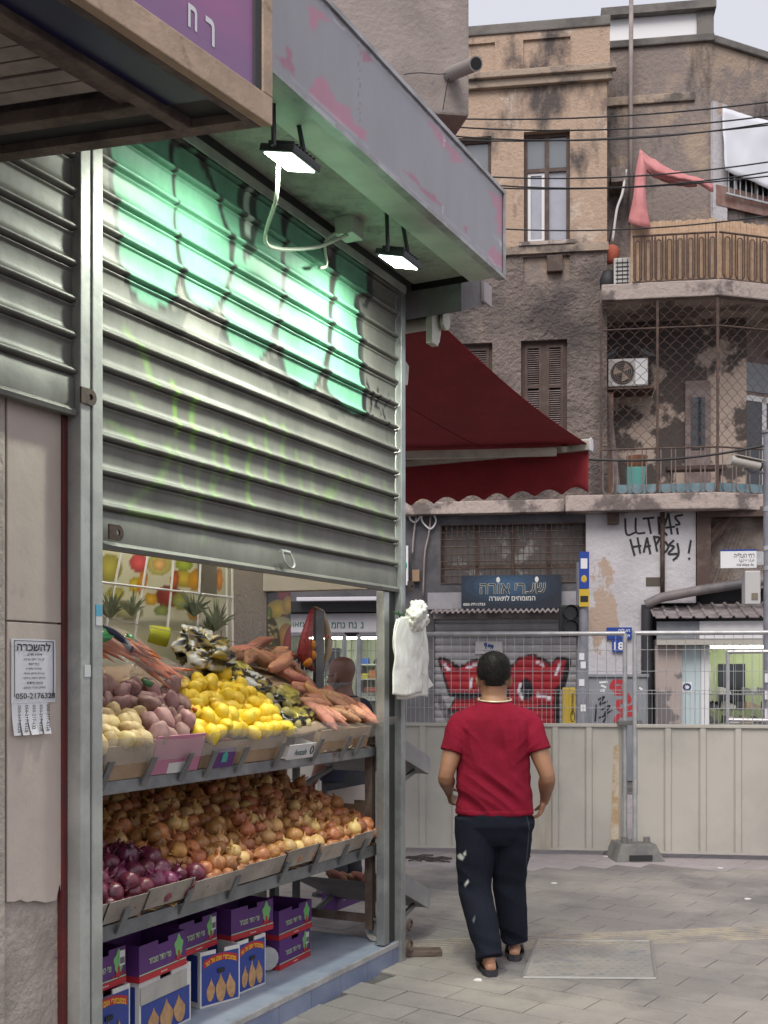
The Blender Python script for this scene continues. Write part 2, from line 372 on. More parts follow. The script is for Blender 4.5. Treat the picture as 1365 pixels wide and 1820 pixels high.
# ================================================================== temporary fence
m_sheet = M('fence_sheet', (.47, .445, .395), .45, .1, c2=(.39, .37, .335), ns=1.1, lo=.42, hi=.62, c3=(.30, .26, .20), ns3=2.0, lo3=.56, hi3=.72, streak=5, bump=.25, bs=3, detail=9)
m_galv = M('galvanised', (.52, .52, .52), .42, .55, c2=(.42, .42, .43), ns=9, bump=.08, bs=50)
m_foot = M('fence_foot', (.14, .14, .135), .85, c2=(.2, .195, .18), ns=8, bump=.4, bs=60)
m_stain = M('rust_stain', (.40, .28, .16), .6, c2=(.52, .46, .38), ns=8, lo=.42, hi=.6)
def fence(p0, p1, label, stain=False, z0=.05, zt=2.02, zs=1.19):
    L = math.hypot(p1[0] - p0[0], p1[1] - p0[1]); F = T(*p0) @ Rz(math.atan2(p1[1] - p0[1], p1[0] - p0[0]))
    e = empty('site_fence', F, label, 'fence', 'temporary fence panels across the street'); r = .021
    for x in (r, L - r): MB().tube([(x, 0, .1), (x, 0, zt - r)], r, 10).build('post', m_galv, F, e, smooth='auto')
    MB().tube([(r, 0, zt - r), (L - r, 0, zt - r)], r, 10).build('top_rail', m_galv, F, e, smooth='auto')
    box('sheet_cap', m_sheet, F, .03, L - .03, -.028, .028, zs - .03, zs, e, bevel=.004)
    box('sheet_foot', m_sheet, F, .03, L - .03, -.02, .02, z0, z0 + .02, e)
    b = MB(); prof = []; x = .045; k = 0
    while x < L - .1:
        for dx, dy in ((0, 0), (.225, 0), (.24, -.022), (.285, -.022), (.30, 0)):
            if x + dx < L - .045: prof.append((x + dx, dy))
        x += .30
    prof.append((L - .045, 0))
    b.loft([[(x, y, z0 + .02) for x, y in prof], [(x, y, zs - .03) for x, y in prof]], cap=False, closed=False)
    b.build('sheet', m_sheet, F, e)
    if stain: MB().prism([(L - .155, z0 + .03), (L - .05, z0 + .03), (L - .05, .5), (L - .075, .75), (L - .07, 1.02), (L - .12, .98), (L - .135, .6)], -.0035, -.002, 'y').build('rust_stain', m_stain, F, e)
    b = MB(); x = .05
    while x < L - .04: b.tube([(x, 0, zs), (x, 0, zt - .03)], .0026, 4, False); x += .082
    x = .09
    while x < L - .04: b.tube([(x, .012, zs), (x, .012, zs + .3)], .002, 4, False); x += .041
    for z in (1.33, 1.46, 1.49, 1.66, 1.85): b.tube([(.03, 0, z), (L - .03, 0, z)], .0026, 4, False)
    b.build('wire_mesh', m_galv, F, e, kind='stuff'); return e, F, L
fl = pix(1115, HY, 10.09); fm = pix(1124, HY, 10.0); fr = pix(1128 + 330 * 1.5, HY, 9.68); f0 = pix(634, HY, 10.36); f9 = pix(616, HY, 10.4); f8 = pix(120, HY, 10.75)
fence((f0.x, f0.y), (fl.x, fl.y), 'temporary fence panel of mesh over beige sheet in front of the walking man', True)
fence((fm.x, fm.y), (fr.x, fr.y), 'temporary fence panel of mesh over beige sheet at the right edge')
fence((f8.x, f8.y), (f9.x, f9.y), 'temporary fence panel of mesh over sheet seen through the shop behind the produce')
def foot(p, label, sx=1.0):
    F = T(p.x, p.y) @ Rz(R(4)); b = MB()
    b.loft([[(-.22, -.16, 0), (.22, -.16, 0), (.22, .30, 0), (-.22, .30, 0)], [(-.155, -.10, .15), (.155, -.10, .15), (.155, .22, .15), (-.155, .22, .15)]])
    e = empty('ballast_block', F, label, 'fence foot', 'fence feet')
    b.build('block', m_foot, F, e, bevel=.012)
    box('recess', M('foot_recess', (.03, .03, .03), .9), F, -.1, .1, -.166, -.15, .02, .065, e)
    MB().tube([(-.1, .0, .15), (-.1, 0, .2)], .03, 8).build('socket', m_foot, F, e); MB().tube([(.1, .0, .15), (.1, 0, .2)], .03, 8).build('socket', m_foot, F, e)
    return e
foot((fl + fm) / 2 * Vector((1, 1, 0)) if False else Vector(((fl.x + fm.x) / 2 + .02, (fl.y + fm.y) / 2 - .14, 0)), 'grey concrete and rubber foot block under the joint of the two fence panels')
foot(Vector(((f0.x + f9.x) / 2, (f0.y + f9.y) / 2, 0)), 'grey concrete and rubber foot block under the fence joint behind the shop')
cl = T((fl.x + fm.x) / 2, (fl.y + fm.y) / 2, 1.2) @ Rz(R(-3))
box('fence_clamp', m_foot, cl, -.11, .11, -.035, .035, -.02, .02, bevel=.006, label='dark bolted clamp joining the two fence panels', cat='clamp')
# second, lower barrier frame further back on the right
p = pix(1290, HY, 12.6); q = pix(1480, HY, 12.2); F = T(p.x, p.y) @ Rz(math.atan2(q.y - p.y, q.x - p.x)); L = (q - p).length
e = empty('barrier_frame', F, 'smaller grey mesh barrier frame behind the fence at the right', 'barrier')
for x in (.02, L): MB().tube([(x, 0, 0), (x, 0, 1.88)], .022, 8).build('post', m_galv, F, e, smooth='auto')
for z in (1.88, 1.12): MB().tube([(.02, 0, z), (L, 0, z)], .022, 8).build('rail', m_galv, F, e, smooth='auto')
b = MB()
for k in range(1, 14): b.tube([(.02 + k * .085, 0, 1.12), (.02 + k * .085, 0, 1.88)], .002, 4, False)
b.build('wire_mesh', m_galv, F, e, kind='stuff')
# ================================================================== old building across the street
BE = (.43, .31, .225); GR = (.20, .165, .15); DK = (.085, .072, .068)
m_beige = M('plaster_beige', (.46, .335, .25), .9, c2=(.54, .43, .35), ns=.9, lo=.55, hi=.585, c3=(.10, .083, .077), ns3=1.3, lo3=.515, hi3=.63, streak=2.2, bump=.8, bs=20, detail=10, bd=.03)
m_grey = M('plaster_grey', (.23, .185, .165), .95, c2=(.105, .088, .083), ns=1.2, lo=.42, hi=.6, c3=(.37, .275, .21), ns3=.9, lo3=.555, hi3=.64, streak=9, bump=1., bs=13, detail=6, bd=.09)
m_grey2 = M('plaster_cement', (.25, .205, .185), .95, c2=(.37, .285, .22), ns=.9, lo=.48, hi=.56, c3=(.085, .072, .068), ns3=1.2, lo3=.52, hi3=.62, streak=3, bump=.9, bs=16, detail=10, bd=.03)
m_patch = M('plaster_bare', (.45, .36, .30), .9, c2=(.085, .07, .064), ns=1.1, lo=.46, hi=.5, bump=.6, bs=20, streak=2, detail=10)
m_slab = M('slab', (.44, .365, .33), .9, c2=(.17, .14, .13), ns=1.5, lo=.49, hi=.56, bump=.9, bs=12, detail=10, bd=.03)
m_trim = M('cornice', (.38, .30, .235), .9, c2=(.13, .11, .10), ns=1.6, lo=.48, hi=.6, bump=.8, bs=14, bd=.03)
m_topc = M('parapet_cap', (.19, .175, .16), .95, c2=(.11, .10, .095), ns=2, bump=.5, bs=15)
m_dwall = M('dark_wall', (.085, .083, .092), .85, c2=(.12, .115, .125), ns=1.4, c3=(.05, .048, .05), ns3=2, lo3=.5, hi3=.7, bump=.4, bs=22)
m_white = M('white_wall', (.56, .54, .56), .85, c2=(.46, .44, .46), ns=1.2, c3=(.42, .32, .25), ns3=.6, lo3=.60, hi3=.61, bump=.6, bs=15, detail=10, bd=.03, streak=1.8)
m_brown = M('brown_paint', (.075, .045, .035), .65, c2=(.12, .085, .07), ns=7, lo=.5, hi=.7, bump=.2, bs=40)
m_brownl = M('brown_faded', (.17, .125, .115), .75, c2=(.25, .2, .19), ns=6, bump=.2, bs=40)
m_glassd = M('dark_glass', (.03, .033, .04), .08, spec=.8)
m_glassg = M('grey_glass', (.16, .18, .20), .12, spec=.8)
m_curt = M('curtain', (.50, .50, .58), .9, c2=(.42, .42, .52), ns=5, bump=.3, bs=9)
m_pvc = M('white_frame', (.72, .71, .72), .4)
m_iron = M('rusty_iron', (.07, .05, .045), .8, c2=(.13, .08, .06), ns=12)
m_black = M('black_paint', (.012, .012, .014), .6)
m_cable = M('cable', (.03, .03, .032), .6)
def fx(px, py=600, v=0): return pf(FA, px, py, v)[0]
def fz(px, py, v=0): return pf(FA, px, py, v)[1]
XL = -13.0; ZTOP = fz(960, 40)
bld = empty('plastered_building', FA, 'old three-storey plastered building with peeling beige walls and balconies', 'building')
def part(name, mat, x0, x1, y0, y1, z0, z1, parent=None, **k): return box(name, mat, FA, x0, x1, y0, y1, z0, z1, parent or bld, **k)
z_mid = fz(980, 445); z_gf = fz(980, 908); z_band = fz(960, 140)
# left wing with window openings
def wall_with_holes(name, mat, F, x0, x1, z0, z1, y, th, holes, parent, rev=None):
    """plain wall slab with real rectangular openings"""
    xs = sorted({x0, x1, *[h[0] for h in holes], *[h[1] for h in holes]}); zs = sorted({z0, z1, *[h[2] for h in holes], *[h[3] for h in holes]})
    xs = [x for x in xs if x0 <= x <= x1]; zs = [z for z in zs if z0 <= z <= z1]; b = MB()
    solid = [[not any(h[0] - 1e-6 <= (xs[i] + xs[i + 1]) / 2 <= h[1] + 1e-6 and h[2] - 1e-6 <= (zs[j] + zs[j + 1]) / 2 <= h[3] + 1e-6 for h in holes) for j in range(len(zs) - 1)] for i in range(len(xs) - 1)]
    for i in range(len(xs) - 1):
        for j in range(len(zs) - 1):
            if not solid[i][j]: continue
            X0, X1, Z0, Z1 = xs[i], xs[i + 1], zs[j], zs[j + 1]
            b.add([(X0, y, Z0), (X1, y, Z0), (X1, y, Z1), (X0, y, Z1)], [(0, 1, 2, 3)])
            for di, dj, q in ((-1, 0, [(X0, Z0), (X0, Z1)]), (1, 0, [(X1, Z0), (X1, Z1)]), (0, -1, [(X0, Z0), (X1, Z0)]), (0, 1, [(X0, Z1), (X1, Z1)])):
                a, c = i + di, j + dj
                if not (0 <= a < len(xs) - 1 and 0 <= c < len(zs) - 1) or not solid[a][c]:
                    b.add([(q[0][0], y, q[0][1]), (q[1][0], y, q[1][1]), (q[1][0], y + th, q[1][1]), (q[0][0], y + th, q[0][1])], [(0, 1, 2, 3)])
    return b.build(name, mat, F, parent)
w3 = rect(FA, 931, 232, 1013, 430); w3b = rect(FA, 800, 244, 873, 375); w3b = (w3b[0] - .25, w3b[1], w3[2], w3b[3])
w2 = rect(FA, 926, 604, 1008, 770); w2b = rect(FA, 800, 610, 875, 770); w2b = (w2b[0] - .25, w2b[1], w2[2], w2b[3])
XW = fx(1079, 300)
pan = rect(FA, 930, 455, 1013, 500)
wall_with_holes('upper_wall', m_beige, FA, XL, XW, z_mid, z_band, 0, .3, [w3, w3b], bld)
wall_with_holes('lower_wall', m_grey, FA, XL, XW, z_gf, z_mid, .004, .3, [w2, w2b, pan], bld)
part('wall_panel', m_grey2, pan[0], pan[1], .06, .3, pan[2], pan[3])
box('vent_box', m_brown, FA, *rect(FA, 972, 455, 1000, 484)[:2], -.06, .06, *rect(FA, 972, 455, 1000, 484)[2:], bld, bevel=.01)
part('string_course', m_trim, XL, XW + .02, -.05, .0, z_mid - .05, z_mid + .07)
part('wing_side', m_grey, XW - .3, XW, .304, 1.6, z_gf, z_band - .001)
part('wing_back', m_grey2, XL, XW - .301, 2.5, 2.7, 0, z_band)
# parapet with sunk panels and a two-step cornice
pp = [rect(FA, 845, 78, 880, 128), rect(FA, 930, 70, 1014, 125)]
pp[0] = (pp[0][0] - 1.2, pp[0][1], pp[1][2], pp[1][3])
wall_with_holes('parapet', m_beige, FA, XL, XW + .04, z_band, ZTOP - .16, -.04, .35, pp, bld)
for q in pp: part('parapet_panel', m_beige, q[0], q[1], .0, .25, q[2], q[3])
part('cornice', m_trim, XL, XW + .14, -.16, -.041, z_band + .0, z_band + .10, bevel=.015)
part('cornice', m_trim, XL, XW + .08, -.09, -.001, z_band - .12, z_band - .001, bevel=.015)
part('parapet_cap', m_topc, XL, XW + .05, -.07, .4, ZTOP - .159, ZTOP, bevel=.02)
def window(rc, kind, v=.14):
    x0, x1, z0, z1 = rc; f = .055; xm = (x0 + x1) / 2
    e = MB(); e.box(x0, x0 + f, v - .03, v + .03, z0, z1); e.box(x1 - f, x1, v - .03, v + .03, z0, z1); e.box(x0 + f, x1 - f, v - .03, v + .03, z1 - f, z1); e.box(x0 + f, x1 - f, v - .03, v + .03, z0, z0 + f); e.box(xm - .035, xm + .035, v - .035, v + .02, z0 + f, z1 - f)
    if kind == 'glass':
        zt = z0 + (z1 - z0) * .655; e.box(x0 + f, x1 - f, v - .034, v + .02, zt, zt + .06)
    fr = e.build('window', m_brown if kind != 'x' else m_pvc, FA, bld)
    if kind == 'glass':
        for a, c in ((x0 + f, xm - .035), (xm + .035, x1 - f)):
            part('pane', m_glassg, a, c, v, v + .01, zt + .06, z1 - f, fr)
            part('curtain', m_curt, a, c, v + .03, v + .05, z0 + f, zt, fr)
            part('pane', M('clear_pane', (.6, .63, .68), .05, alpha=.25), a, c, v, v + .006, z0 + f, zt, fr)
        part('sash', m_pvc, x0 + f + .005, x0 + f + .05, v - .012, v - .001, z0 + f, zt, fr); part('sash', m_pvc, xm - .08, xm - .036, v - .012, v - .001, z0 + f, zt, fr)
        part('sash', m_pvc, x0 + f + .05, xm - .08, v - .012, v - .001, zt - .04, zt, fr); part('sash', m_pvc, x0 + f + .05, xm - .08, v - .012, v - .001, z0 + f, z0 + f + .04, fr)
        part('sill', m_slab, x0 - .08, x1 + .08, -.07, v - .031, z0 - .06, z0 - .002, fr)
    else:
        for a, c in ((x0 + f, xm - .035), (xm + .035, x1 - f)):
            s = .045; zm = (z0 + z1) / 2; fr2 = MB()
            fr2.box(a, a + s, v - .05, v - .031, z0 + f, z1 - f).box(c - s, c, v - .05, v - .031, z0 + f, z1 - f)
            for zz in (z0 + f, zm, z1 - f - s): fr2.box(a + s, c - s, v - .05, v - .031, zz, zz + s)
            sh = fr2.build('shutter_leaf', m_brown, FA, fr)
            b = MB()
            zz = z0 + f + s + .012
            while zz < z1 - f - s:
                if not (zm - .03 < zz < zm + s + .01): b.box(a + s, c - s, -.016, .016, -.003, .003, T(0, v - .03, zz) @ Rx(R(38)))
                zz += .034
            b.build('louvres', m_brownl, FA, fr, kind='stuff')
        part('backing', m_black, x0, x1, v + .04, v + .05, z0, z1, fr)
window(w3, 'glass'); window(w3b, 'glass'); window(w2, 'shutter'); window(w2b, 'shutter')
# recessed middle bay
RB = .75; XB0 = XW; XB1 = fx(1258, 300, RB)
z_b1 = fz(1180, 68, RB); z_b2 = fz(1180, 175, RB)
part('bay_wall', m_grey2, XB0 - .2, XB1, RB, RB + .3, fz(1180, 505, RB), z_b1 - .12)
part('bay_wall', m_patch, XB0 - .2, XB1 + .6, RB + .004, RB + .3, z_gf - .2, fz(1180, 505, RB))
part('bay_cap', m_topc, XB0 - .02, XB1 + .1, RB - .06, RB + .34, z_b1 - .119, z_b1, bevel=.02)
part('bay_cornice', m_trim, XB0, XB1 - .2, RB - .05, RB - .001, z_b2 - .08, z_b2 + .06, bevel=.015)
# roof room behind the parapet
rr = rect(FA, 1078, 14, 1268, 80, 2.2); part('roof_room', m_pvc, rr[0], rr[1] - .28, 2.2, 4, z_b1 - 1, rr[3] - .14); part('roof_room_side', m_topc, rr[1] - .28, rr[1], 2.15, 4, z_b1 - 1, rr[3] - .14)
part('roof_room_cap', m_topc, rr[0] - .1, rr[1] + .03, 2.05, 4.1, rr[3] - .139, rr[3])
# angled right wing
c_ = FA @ Vector((XB1, RB, 0)); RW = T(c_.x, c_.y) @ Rz(R(25.7))
box('right_wall', m_grey2, RW, .002, 9, .003, .3, z_gf - .2, z_b1 - .12, bld); box('right_cap', m_topc, RW, .1, 9, -.06, .34, z_b1 - .119, z_b1 + .002, bld, bevel=.02)
box('pilaster', m_white, RW, .06, .36, -.05, .002, fz(1260, 395, RB), fz(1260, 180, RB), bld)
def rrect(*a, v=0): return rect(RW, *a, v)
q = rrect(1281, 300, 1420, 345); 
wn = box('window', m_glassd, RW, q[0], q[1], -.02, .0, q[2] - .25, q[3] + .2, bld)
b = MB()
for k in range(14): x = q[0] + (q[1] - q[0]) * (k + .5) / 14; b.box(x - .008, x + .008, -.12, -.104, q[2] - .2, q[3])
b.box(q[0], q[1], -.13, -.10, q[2] - .2, q[2] - .17); b.box(q[0], q[1], -.13, -.10, q[3] - .03, q[3]); b.build('bars', m_galv, RW, wn, kind='stuff')
for k in range(3): x = q[0] + .25 + k * .45; box('window_mullion', m_pvc, RW, x, x + .05, -.05, -.021, q[2] - .2, q[3], wn)
q2 = rrect(1290, 362, 1420, 386); box('red_board', M('red_board', (.22, .11, .09), .8, c2=(.3, .2, .17), ns=5), RW, q2[0] - .25, q2[1], -.06, -.025, q2[2], q2[3] + .1, bld)
# white tarpaulin hanging on the right wing
m_tarp = M('tarp', (.72, .73, .78), .6, bump=.15, bs=5)
a = rrect(1274, 198, 1274, 310); c = rrect(1400, 230, 1400, 355)
def tarp(s, t):
    x = a[0] * (1 - s) + (c[0] + .4) * s; zt = a[3] - .02 * s; zb = a[2] - .28 * s; return (x, -.13 + .03 * mnoise.noise((s * 5, t * 2, 0)) - .05 * (1 - t) + .012 * mnoise.noise((s * 15, t * 6, 2)), zb + (zt - zb) * t)
b = MB(); b.grid(tarp, 30, 12); o = b.build('tarpaulin', m_tarp, RW, smooth=True, label='white tarpaulin sheet hung as a blind over the upper right window', cat='tarpaulin')
o.modifiers.new('s', 'SOLIDIFY').thickness = .006
# balcony slabs
BY = -.40; XE = fx(1280, 500, BY)
zs1 = (fz(1200, 528, BY), fz(1200, 499, BY)); zs0 = (fz(1200, 905, BY), fz(1200, 876, BY))
P2 = RW.inverted()
e2 = FA @ Vector((XE, BY, 0)); BR = T(e2.x, e2.y) @ Rz(R(16)); 
far = FA.inverted() @ (BR @ Vector((6, 0, 0))); far2 = FA.inverted() @ (BR @ Vector((6, 3, 0)))
def slab(z, name, xl):
    b = MB(); pts = [(xl, BY)]
    for k in range(1, 13): pts.append((xl + (XE - xl) * k / 12, BY + random.uniform(-.008, .008)))
    pts += [(far.x, far.y), (far2.x, far2.y), (xl, RB + .2)]
    b.prism(pts, z[0], z[1]); return b.build(name, m_slab, FA, bld, bevel=.02)
slab(zs1, 'balcony_slab', fx(1069, 515, BY)); slab(zs0, 'balcony_slab', fx(1005, 890, BY) )
box('balcony_step', m_slab, FA, fx(716, 893, -.25), fx(1004, 893, -.25), -.25, -.002, zs0[0] + .02, zs0[1] - .03, bld, bevel=.015)
# --- balcony railings
def loops(F, x0, x1, z0, z1, y, n, parent, mat, r=.011, inner=True):
    wd = (x1 - x0) / n
    for k in range(n):
        a = x0 + k * wd; h = wd * .36; cx = a + wd / 2; P = [(cx - h, y, z1)]
        for t in np.linspace(math.pi, 2 * math.pi, 9): P.append((cx + h * math.cos(t), y, z0 + h + h * math.sin(t)))
        P.append((cx + h, y, z1)); b = MB().tube(P, r, 5)
        if inner:
            Q = [(cx - h * .55, y, z0 + .02)]
            for t in np.linspace(math.pi, 0, 7): Q.append((cx + h * .55 * math.cos(t), y, z1 - .1 + h * .55 * math.sin(t)))
            Q.append((cx + h * .55, y, z0 + .02)); b.tube(Q, r * .8, 5)
        b.build('baluster', mat, F, parent)
zr1 = fz(1200, 414, BY); 
rail = empty('balcony_railing', FA @ T(fx(1124, 500, BY), BY, zs1[1]), 'rusty looped iron railing of the upper balcony before a woven screen', 'railing')
xa = fx(1124, 460, BY + .05); xb = XE - .03; yb = BY + .05
MB().tube([(xa, yb, zr1), (xb, yb, zr1)], .016, 6).build('top_rail', m_iron, FA, rail); MB().tube([(xa, yb, zs1[1] + .02), (xb, yb, zs1[1] + .02)], .014, 6).build('bottom_rail', m_iron, FA, rail)
loops(FA, xa, xb, zs1[1] + .03, zr1, yb, 8, rail, m_iron)
MB().tube([(.02, .05, zr1), (2.2, .05, zr1)], .016, 6).build('top_rail', m_iron, BR, rail); MB().tube([(.02, .05, zs1[1] + .02), (2.2, .05, zs1[1] + .02)], .014, 6).build('bottom_rail', m_iron, BR, rail)
loops(BR, .05, 2.2, zs1[1] + .03, zr1, .05, 10, rail, m_iron)
m_reed = M('reed', (.60, .42, .29), .85, c2=(.50, .33, .21), ns=14, bump=.5, bs=60)
def reed(F, x0, x1, y, zt, nm):
    b = MB(); x = x0
    while x < x1: w_ = random.uniform(.035, .05); b.box(x, min(x + w_, x1), y + random.uniform(0, .012), y + .022, zs1[1] + .03, zt + random.uniform(-.015, .012)); x += w_ + .004
    return b.build('reeds', m_reed, F, nm, kind='stuff')
scr = empty('reed_screen', FA @ T(xa, yb + .08, zs1[1]), 'tan woven reed screen tied behind the upper balcony railing', 'screen')
reed(FA, xa - .02, xb - .02, yb + .07, fz(1200, 386, BY), scr); reed(BR, .03, 2.2, .12, fz(1200, 388, BY), scr)
# upper corner: small condenser unit, red fabric bundle, cables
q = rect(FA, 1091, 458, 1121, 503, -.1)
m_ac = M('ac_white', (.52, .51, .49), .5, c2=(.42, .4, .38), ns=6)
e = empty('condenser_unit', FA @ T((q[0] + q[1]) / 2, .1, zs1[1]), 'small condenser unit with slatted grille on the upper balcony corner', 'condenser')
box('case', m_ac, FA, q[0], q[1], -.1, .25, zs1[1], q[3], e, bevel=.01)
b = MB()
for k in range(7): z = zs1[1] + .04 + k * (q[3] - zs1[1] - .06) / 7; b.box(q[0] + .03, q[1] - .03, -.112, -.1, z, z + .012)
for k in range(3): x = q[0] + .05 + k * .075; b.box(x, x + .01, -.114, -.112, zs1[1] + .03, q[3] - .02)
b.build('grille', m_black, FA, e, kind='stuff')
q = rect(FA, 1068, 462, 1090, 503, 0); MB().lathe([(.10, 0), (.16, .05), (.17, .2), (.13, .34), (.1, .36)], 12, T((q[0] + q[1]) / 2 + .02, .1, zs1[1])).build('black_drum', m_black, FA, smooth=True, label='black plastic drum squeezed beside the condenser on the upper balcony', cat='drum')
q = rect(FA, 1072, 430, 1100, 462, 0); MB().ell(((q[0] + q[1]) / 2, .15, (q[2] + q[3]) / 2), (.14, .1, .16), 10, 8, Ry(.5)).build('red_bundle', M('red_cloth_b', (.4, .1, .06), .8, bump=.6, bs=12), FA, smooth=True, label='orange-red bundle hanging above the condenser unit', cat='cloth')
q = rect(FA, 1086, 298, 1112, 325, .3); e = box('junction_box', m_grey2, FA, q[0], q[1], .25, RB, q[2], q[3], bevel=.01, label='grey cable box with dangling conduits beside the pink cloth', cat='box')
for k in range(2):
    P = [FA @ Vector((fx(1112 - k * 4, 310, .3), .28, fz(1112, 303, .3))), FA @ Vector((fx(1106, 330, .3), .26, fz(1106, 345, .3))), FA @ Vector((fx(1096, 360, .3), .26, fz(1095, 375, .3))), FA @ Vector((fx(1088 - 6 * k, 400, .3), .28, fz(1084, 432, .3)))]
    MB().tube(catmull(P, 6), .022 - .01 * k, 6).build('conduit', m_pvc if not k else m_cable, smooth=True, label='pale looping conduit hanging from the cable box' if not k else 'thin dark cable hanging from the cable box', cat='conduit')
# down pipe / mast
m_pipe = M('pipe_grey', (.33, .28, .26), .7, c2=(.24, .2, .19), ns=4)
xx = fx(1121, 100, .5); MB().tube([(xx, .5, fz(1121, 398, .5)), (xx, .5, fz(1122, 175, .5)), (xx + .01, .5, fz(1122, -60, .5))], .035, 8).build('mast_pipe', m_pipe, FA, smooth=True, label='thin grey pipe mast rising up the wall past the roof', cat='pipe')
# pink cloth over the balcony
m_pink = M('pink_cloth', (.60, .25, .25), .85, c2=(.52, .19, .19), ns=3, bump=.3, bs=12)
pk = [(-.1, 0)]
def Pp(x, y, v): a_ = pf(FA, x, y, v); return FA @ Vector((a_[0], v, a_[1]))
def cloth(rows, nm, k=5):
    g_ = [catmull([Pp(*p) for p in r], k) for r in rows]; cols = list(zip(*g_)); g2 = [catmull(c_, 5) for c_ in cols]; rr_ = list(zip(*g2)); b = MB()
    b.loft([[p + Vector((0, .035 * mnoise.noise((p.x * 9, p.z * 2.5, 1)) + .02 * mnoise.noise((p.x * 22, p.z * 5, 4)), .012 * mnoise.noise((p.x * 8, p.z * 8, 7)))) for p in r] for r in rr_], cap=False, closed=False); return b
b = cloth([[(1137, 266, -.18), (1130, 300, -.25), (1125, 350, -.34), (1116, 394, -.40)], [(1141, 268, -.24), (1137, 302, -.34), (1133, 350, -.42), (1130, 400, -.47)], [(1147, 275, -.24), (1146, 305, -.32), (1143, 352, -.40), (1147, 404, -.46)], [(1154, 285, -.18), (1149, 315, -.26), (1149, 355, -.32), (1157, 406, -.38)]], '')
b2 = cloth([[(1137, 265, -.18), (1165, 285, -.10), (1200, 303, 0), (1240, 316, .1), (1266, 326, .28)], [(1144, 282, -.30), (1166, 300, -.25), (1200, 312, -.2), (1240, 321, .0), (1268, 333, .22)], [(1148, 300, -.28), (1164, 311, -.2), (1198, 320, -.15), (1238, 327, .04), (1268, 342, .24)]], '')
b3 = cloth([[(1148, 300, -.28), (1164, 311, -.2), (1198, 320, -.15), (1238, 327, .04)], [(1150, 306, -.1), (1170, 318, .05), (1200, 328, .1), (1238, 332, .2)]], '')
b.add(b2.v, b2.f); b.add(b3.v, b3.f); o = b.build('pink_cloth', m_pink, smooth=True, label='faded pink cloth draped over the upper balcony line', cat='cloth'); o.modifiers.new('s', 'SOLIDIFY').thickness = .01
# --- first-floor balcony
lr = empty('balcony_railing', FA @ T(fx(1069, 870, BY), BY, zs0[1]), 'thin looped iron railing of the lower balcony with blue kick strip', 'railing')
zr0 = fz(1200, 795, BY); xa0 = fx(1068, 840, yb)
MB().tube([(xa0, yb, zr0), (xb, yb, zr0)], .015, 6).build('top_rail', m_iron, FA, lr)
MB().tube([(0.02, .05, zr0), (2.4, .05, zr0)], .015, 6).build('top_rail', m_iron, BR, lr)
loops(FA, xa0, xb, zs0[1] + .01, zr0, yb, 8, lr, m_brownl, .009, False); loops(BR, .04, 2.4, zs0[1] + .01, zr0, .05, 10, lr, m_brownl, .009, False)
m_blue = M('blue_strip', (.10, .18, .22), .7, c2=(.17, .25, .28), ns=5)
box('kick_strip', m_blue, FA, fx(1095, 865, yb + .03), xb, yb + .02, yb + .04, zs0[1] + .02, fz(1200, 858, BY), lr); box('kick_strip', m_blue, BR, .03, 2.4, .07, .09, zs0[1] + .02, fz(1200, 858, BY), lr)
gz0, gz1 = zr0 + .02, zs1[0] - .02
gr = empty('balcony_grille', FA @ T(xa0, BY, zr0), 'rusty wavy-wire security grille closing the lower balcony', 'grille')
for x in (xa0, (xa0 + xb) / 2 - .02, xb): MB().tube([(x, yb, zs0[1]), (x, yb, gz1)], .022, 6).build('post', m_iron, FA, gr)
for z in (gz1, gz1 - .42): MB().tube([(xa0, yb, z), (xb, yb, z)], .013, 6).build('rail', m_iron, FA, gr); MB().tube([(.0, .05, z), (2.4, .05, z)], .013, 6).build('rail', m_iron, BR, gr)
MB().tube([(1.25, .05, zs0[1]), (1.25, .05, gz1)], .02, 6).build('post', m_iron, BR, gr)
def wavy(F, x0, x1, y):
    b = MB(); h = .088; n = int((x1 - x0) / h) + 1
    for k in range(n):
        P = []; z = gz0; i = 0
        while z < gz1 - .02: P.append((min(max(x0 + k * h + (-1) ** k * h * .49 * math.cos(math.pi * i / 4), x0), x1), y, z)); z += .0225; i += 1
        b.tube(P, .0042, 4, False)
    return b
wavy(FA, xa0 + .02, xb, yb).build('wavy_wire', m_iron, FA, gr, kind='stuff'); wavy(BR, .02, 2.4, .05).build('wavy_wire', m_iron, BR, gr, kind='stuff')
# air conditioner
q = rect(FA, 1081, 637, 1152, 686, .2)
ac = empty('air_conditioner', FA @ T((q[0] + q[1]) / 2, .4, q[2]), 'white outdoor air conditioner unit with round fan on the lower balcony wall', 'air conditioner')
box('case', m_ac, FA, q[0], q[1], .2, .55, q[2], q[3], ac, bevel=.012)
cx = q[0] + (q[1] - q[0]) * .36; cz = (q[2] + q[3]) / 2; rr_ = (q[3] - q[2]) * .42
MB().lathe([(rr_ * .96, 0), (rr_, .012), (rr_ * .96, .02)], 28, T(cx, .2, cz) @ Rx(R(90))).build('fan_opening', m_black, FA, ac)
b = MB()
for k in range(5): r_ = rr_ * (k + 1) / 5.2; b.tube([(cx + r_ * math.cos(t), .175, cz + r_ * math.sin(t)) for t in np.linspace(0, 2 * math.pi, 25)], .004, 4, False)
b.build('fan_guard', m_grey2, FA, ac, kind='stuff')
b = MB()
for k in range(3): a_ = k * 2.094 + .4; b.prism([(cx, cz), (cx + rr_ * .85 * math.cos(a_), cz + rr_ * .85 * math.sin(a_)), (cx + rr_ * .85 * math.cos(a_ + .9), cz + rr_ * .85 * math.sin(a_ + .9))], .177, .179, 'y')
b.build('fan_blades', m_grey2, FA, ac)
box('side_panel', m_pvc, FA, q[0] + (q[1] - q[0]) * .68, q[1] - .01, .192, .199, q[2] + .02, q[3] - .02, ac)
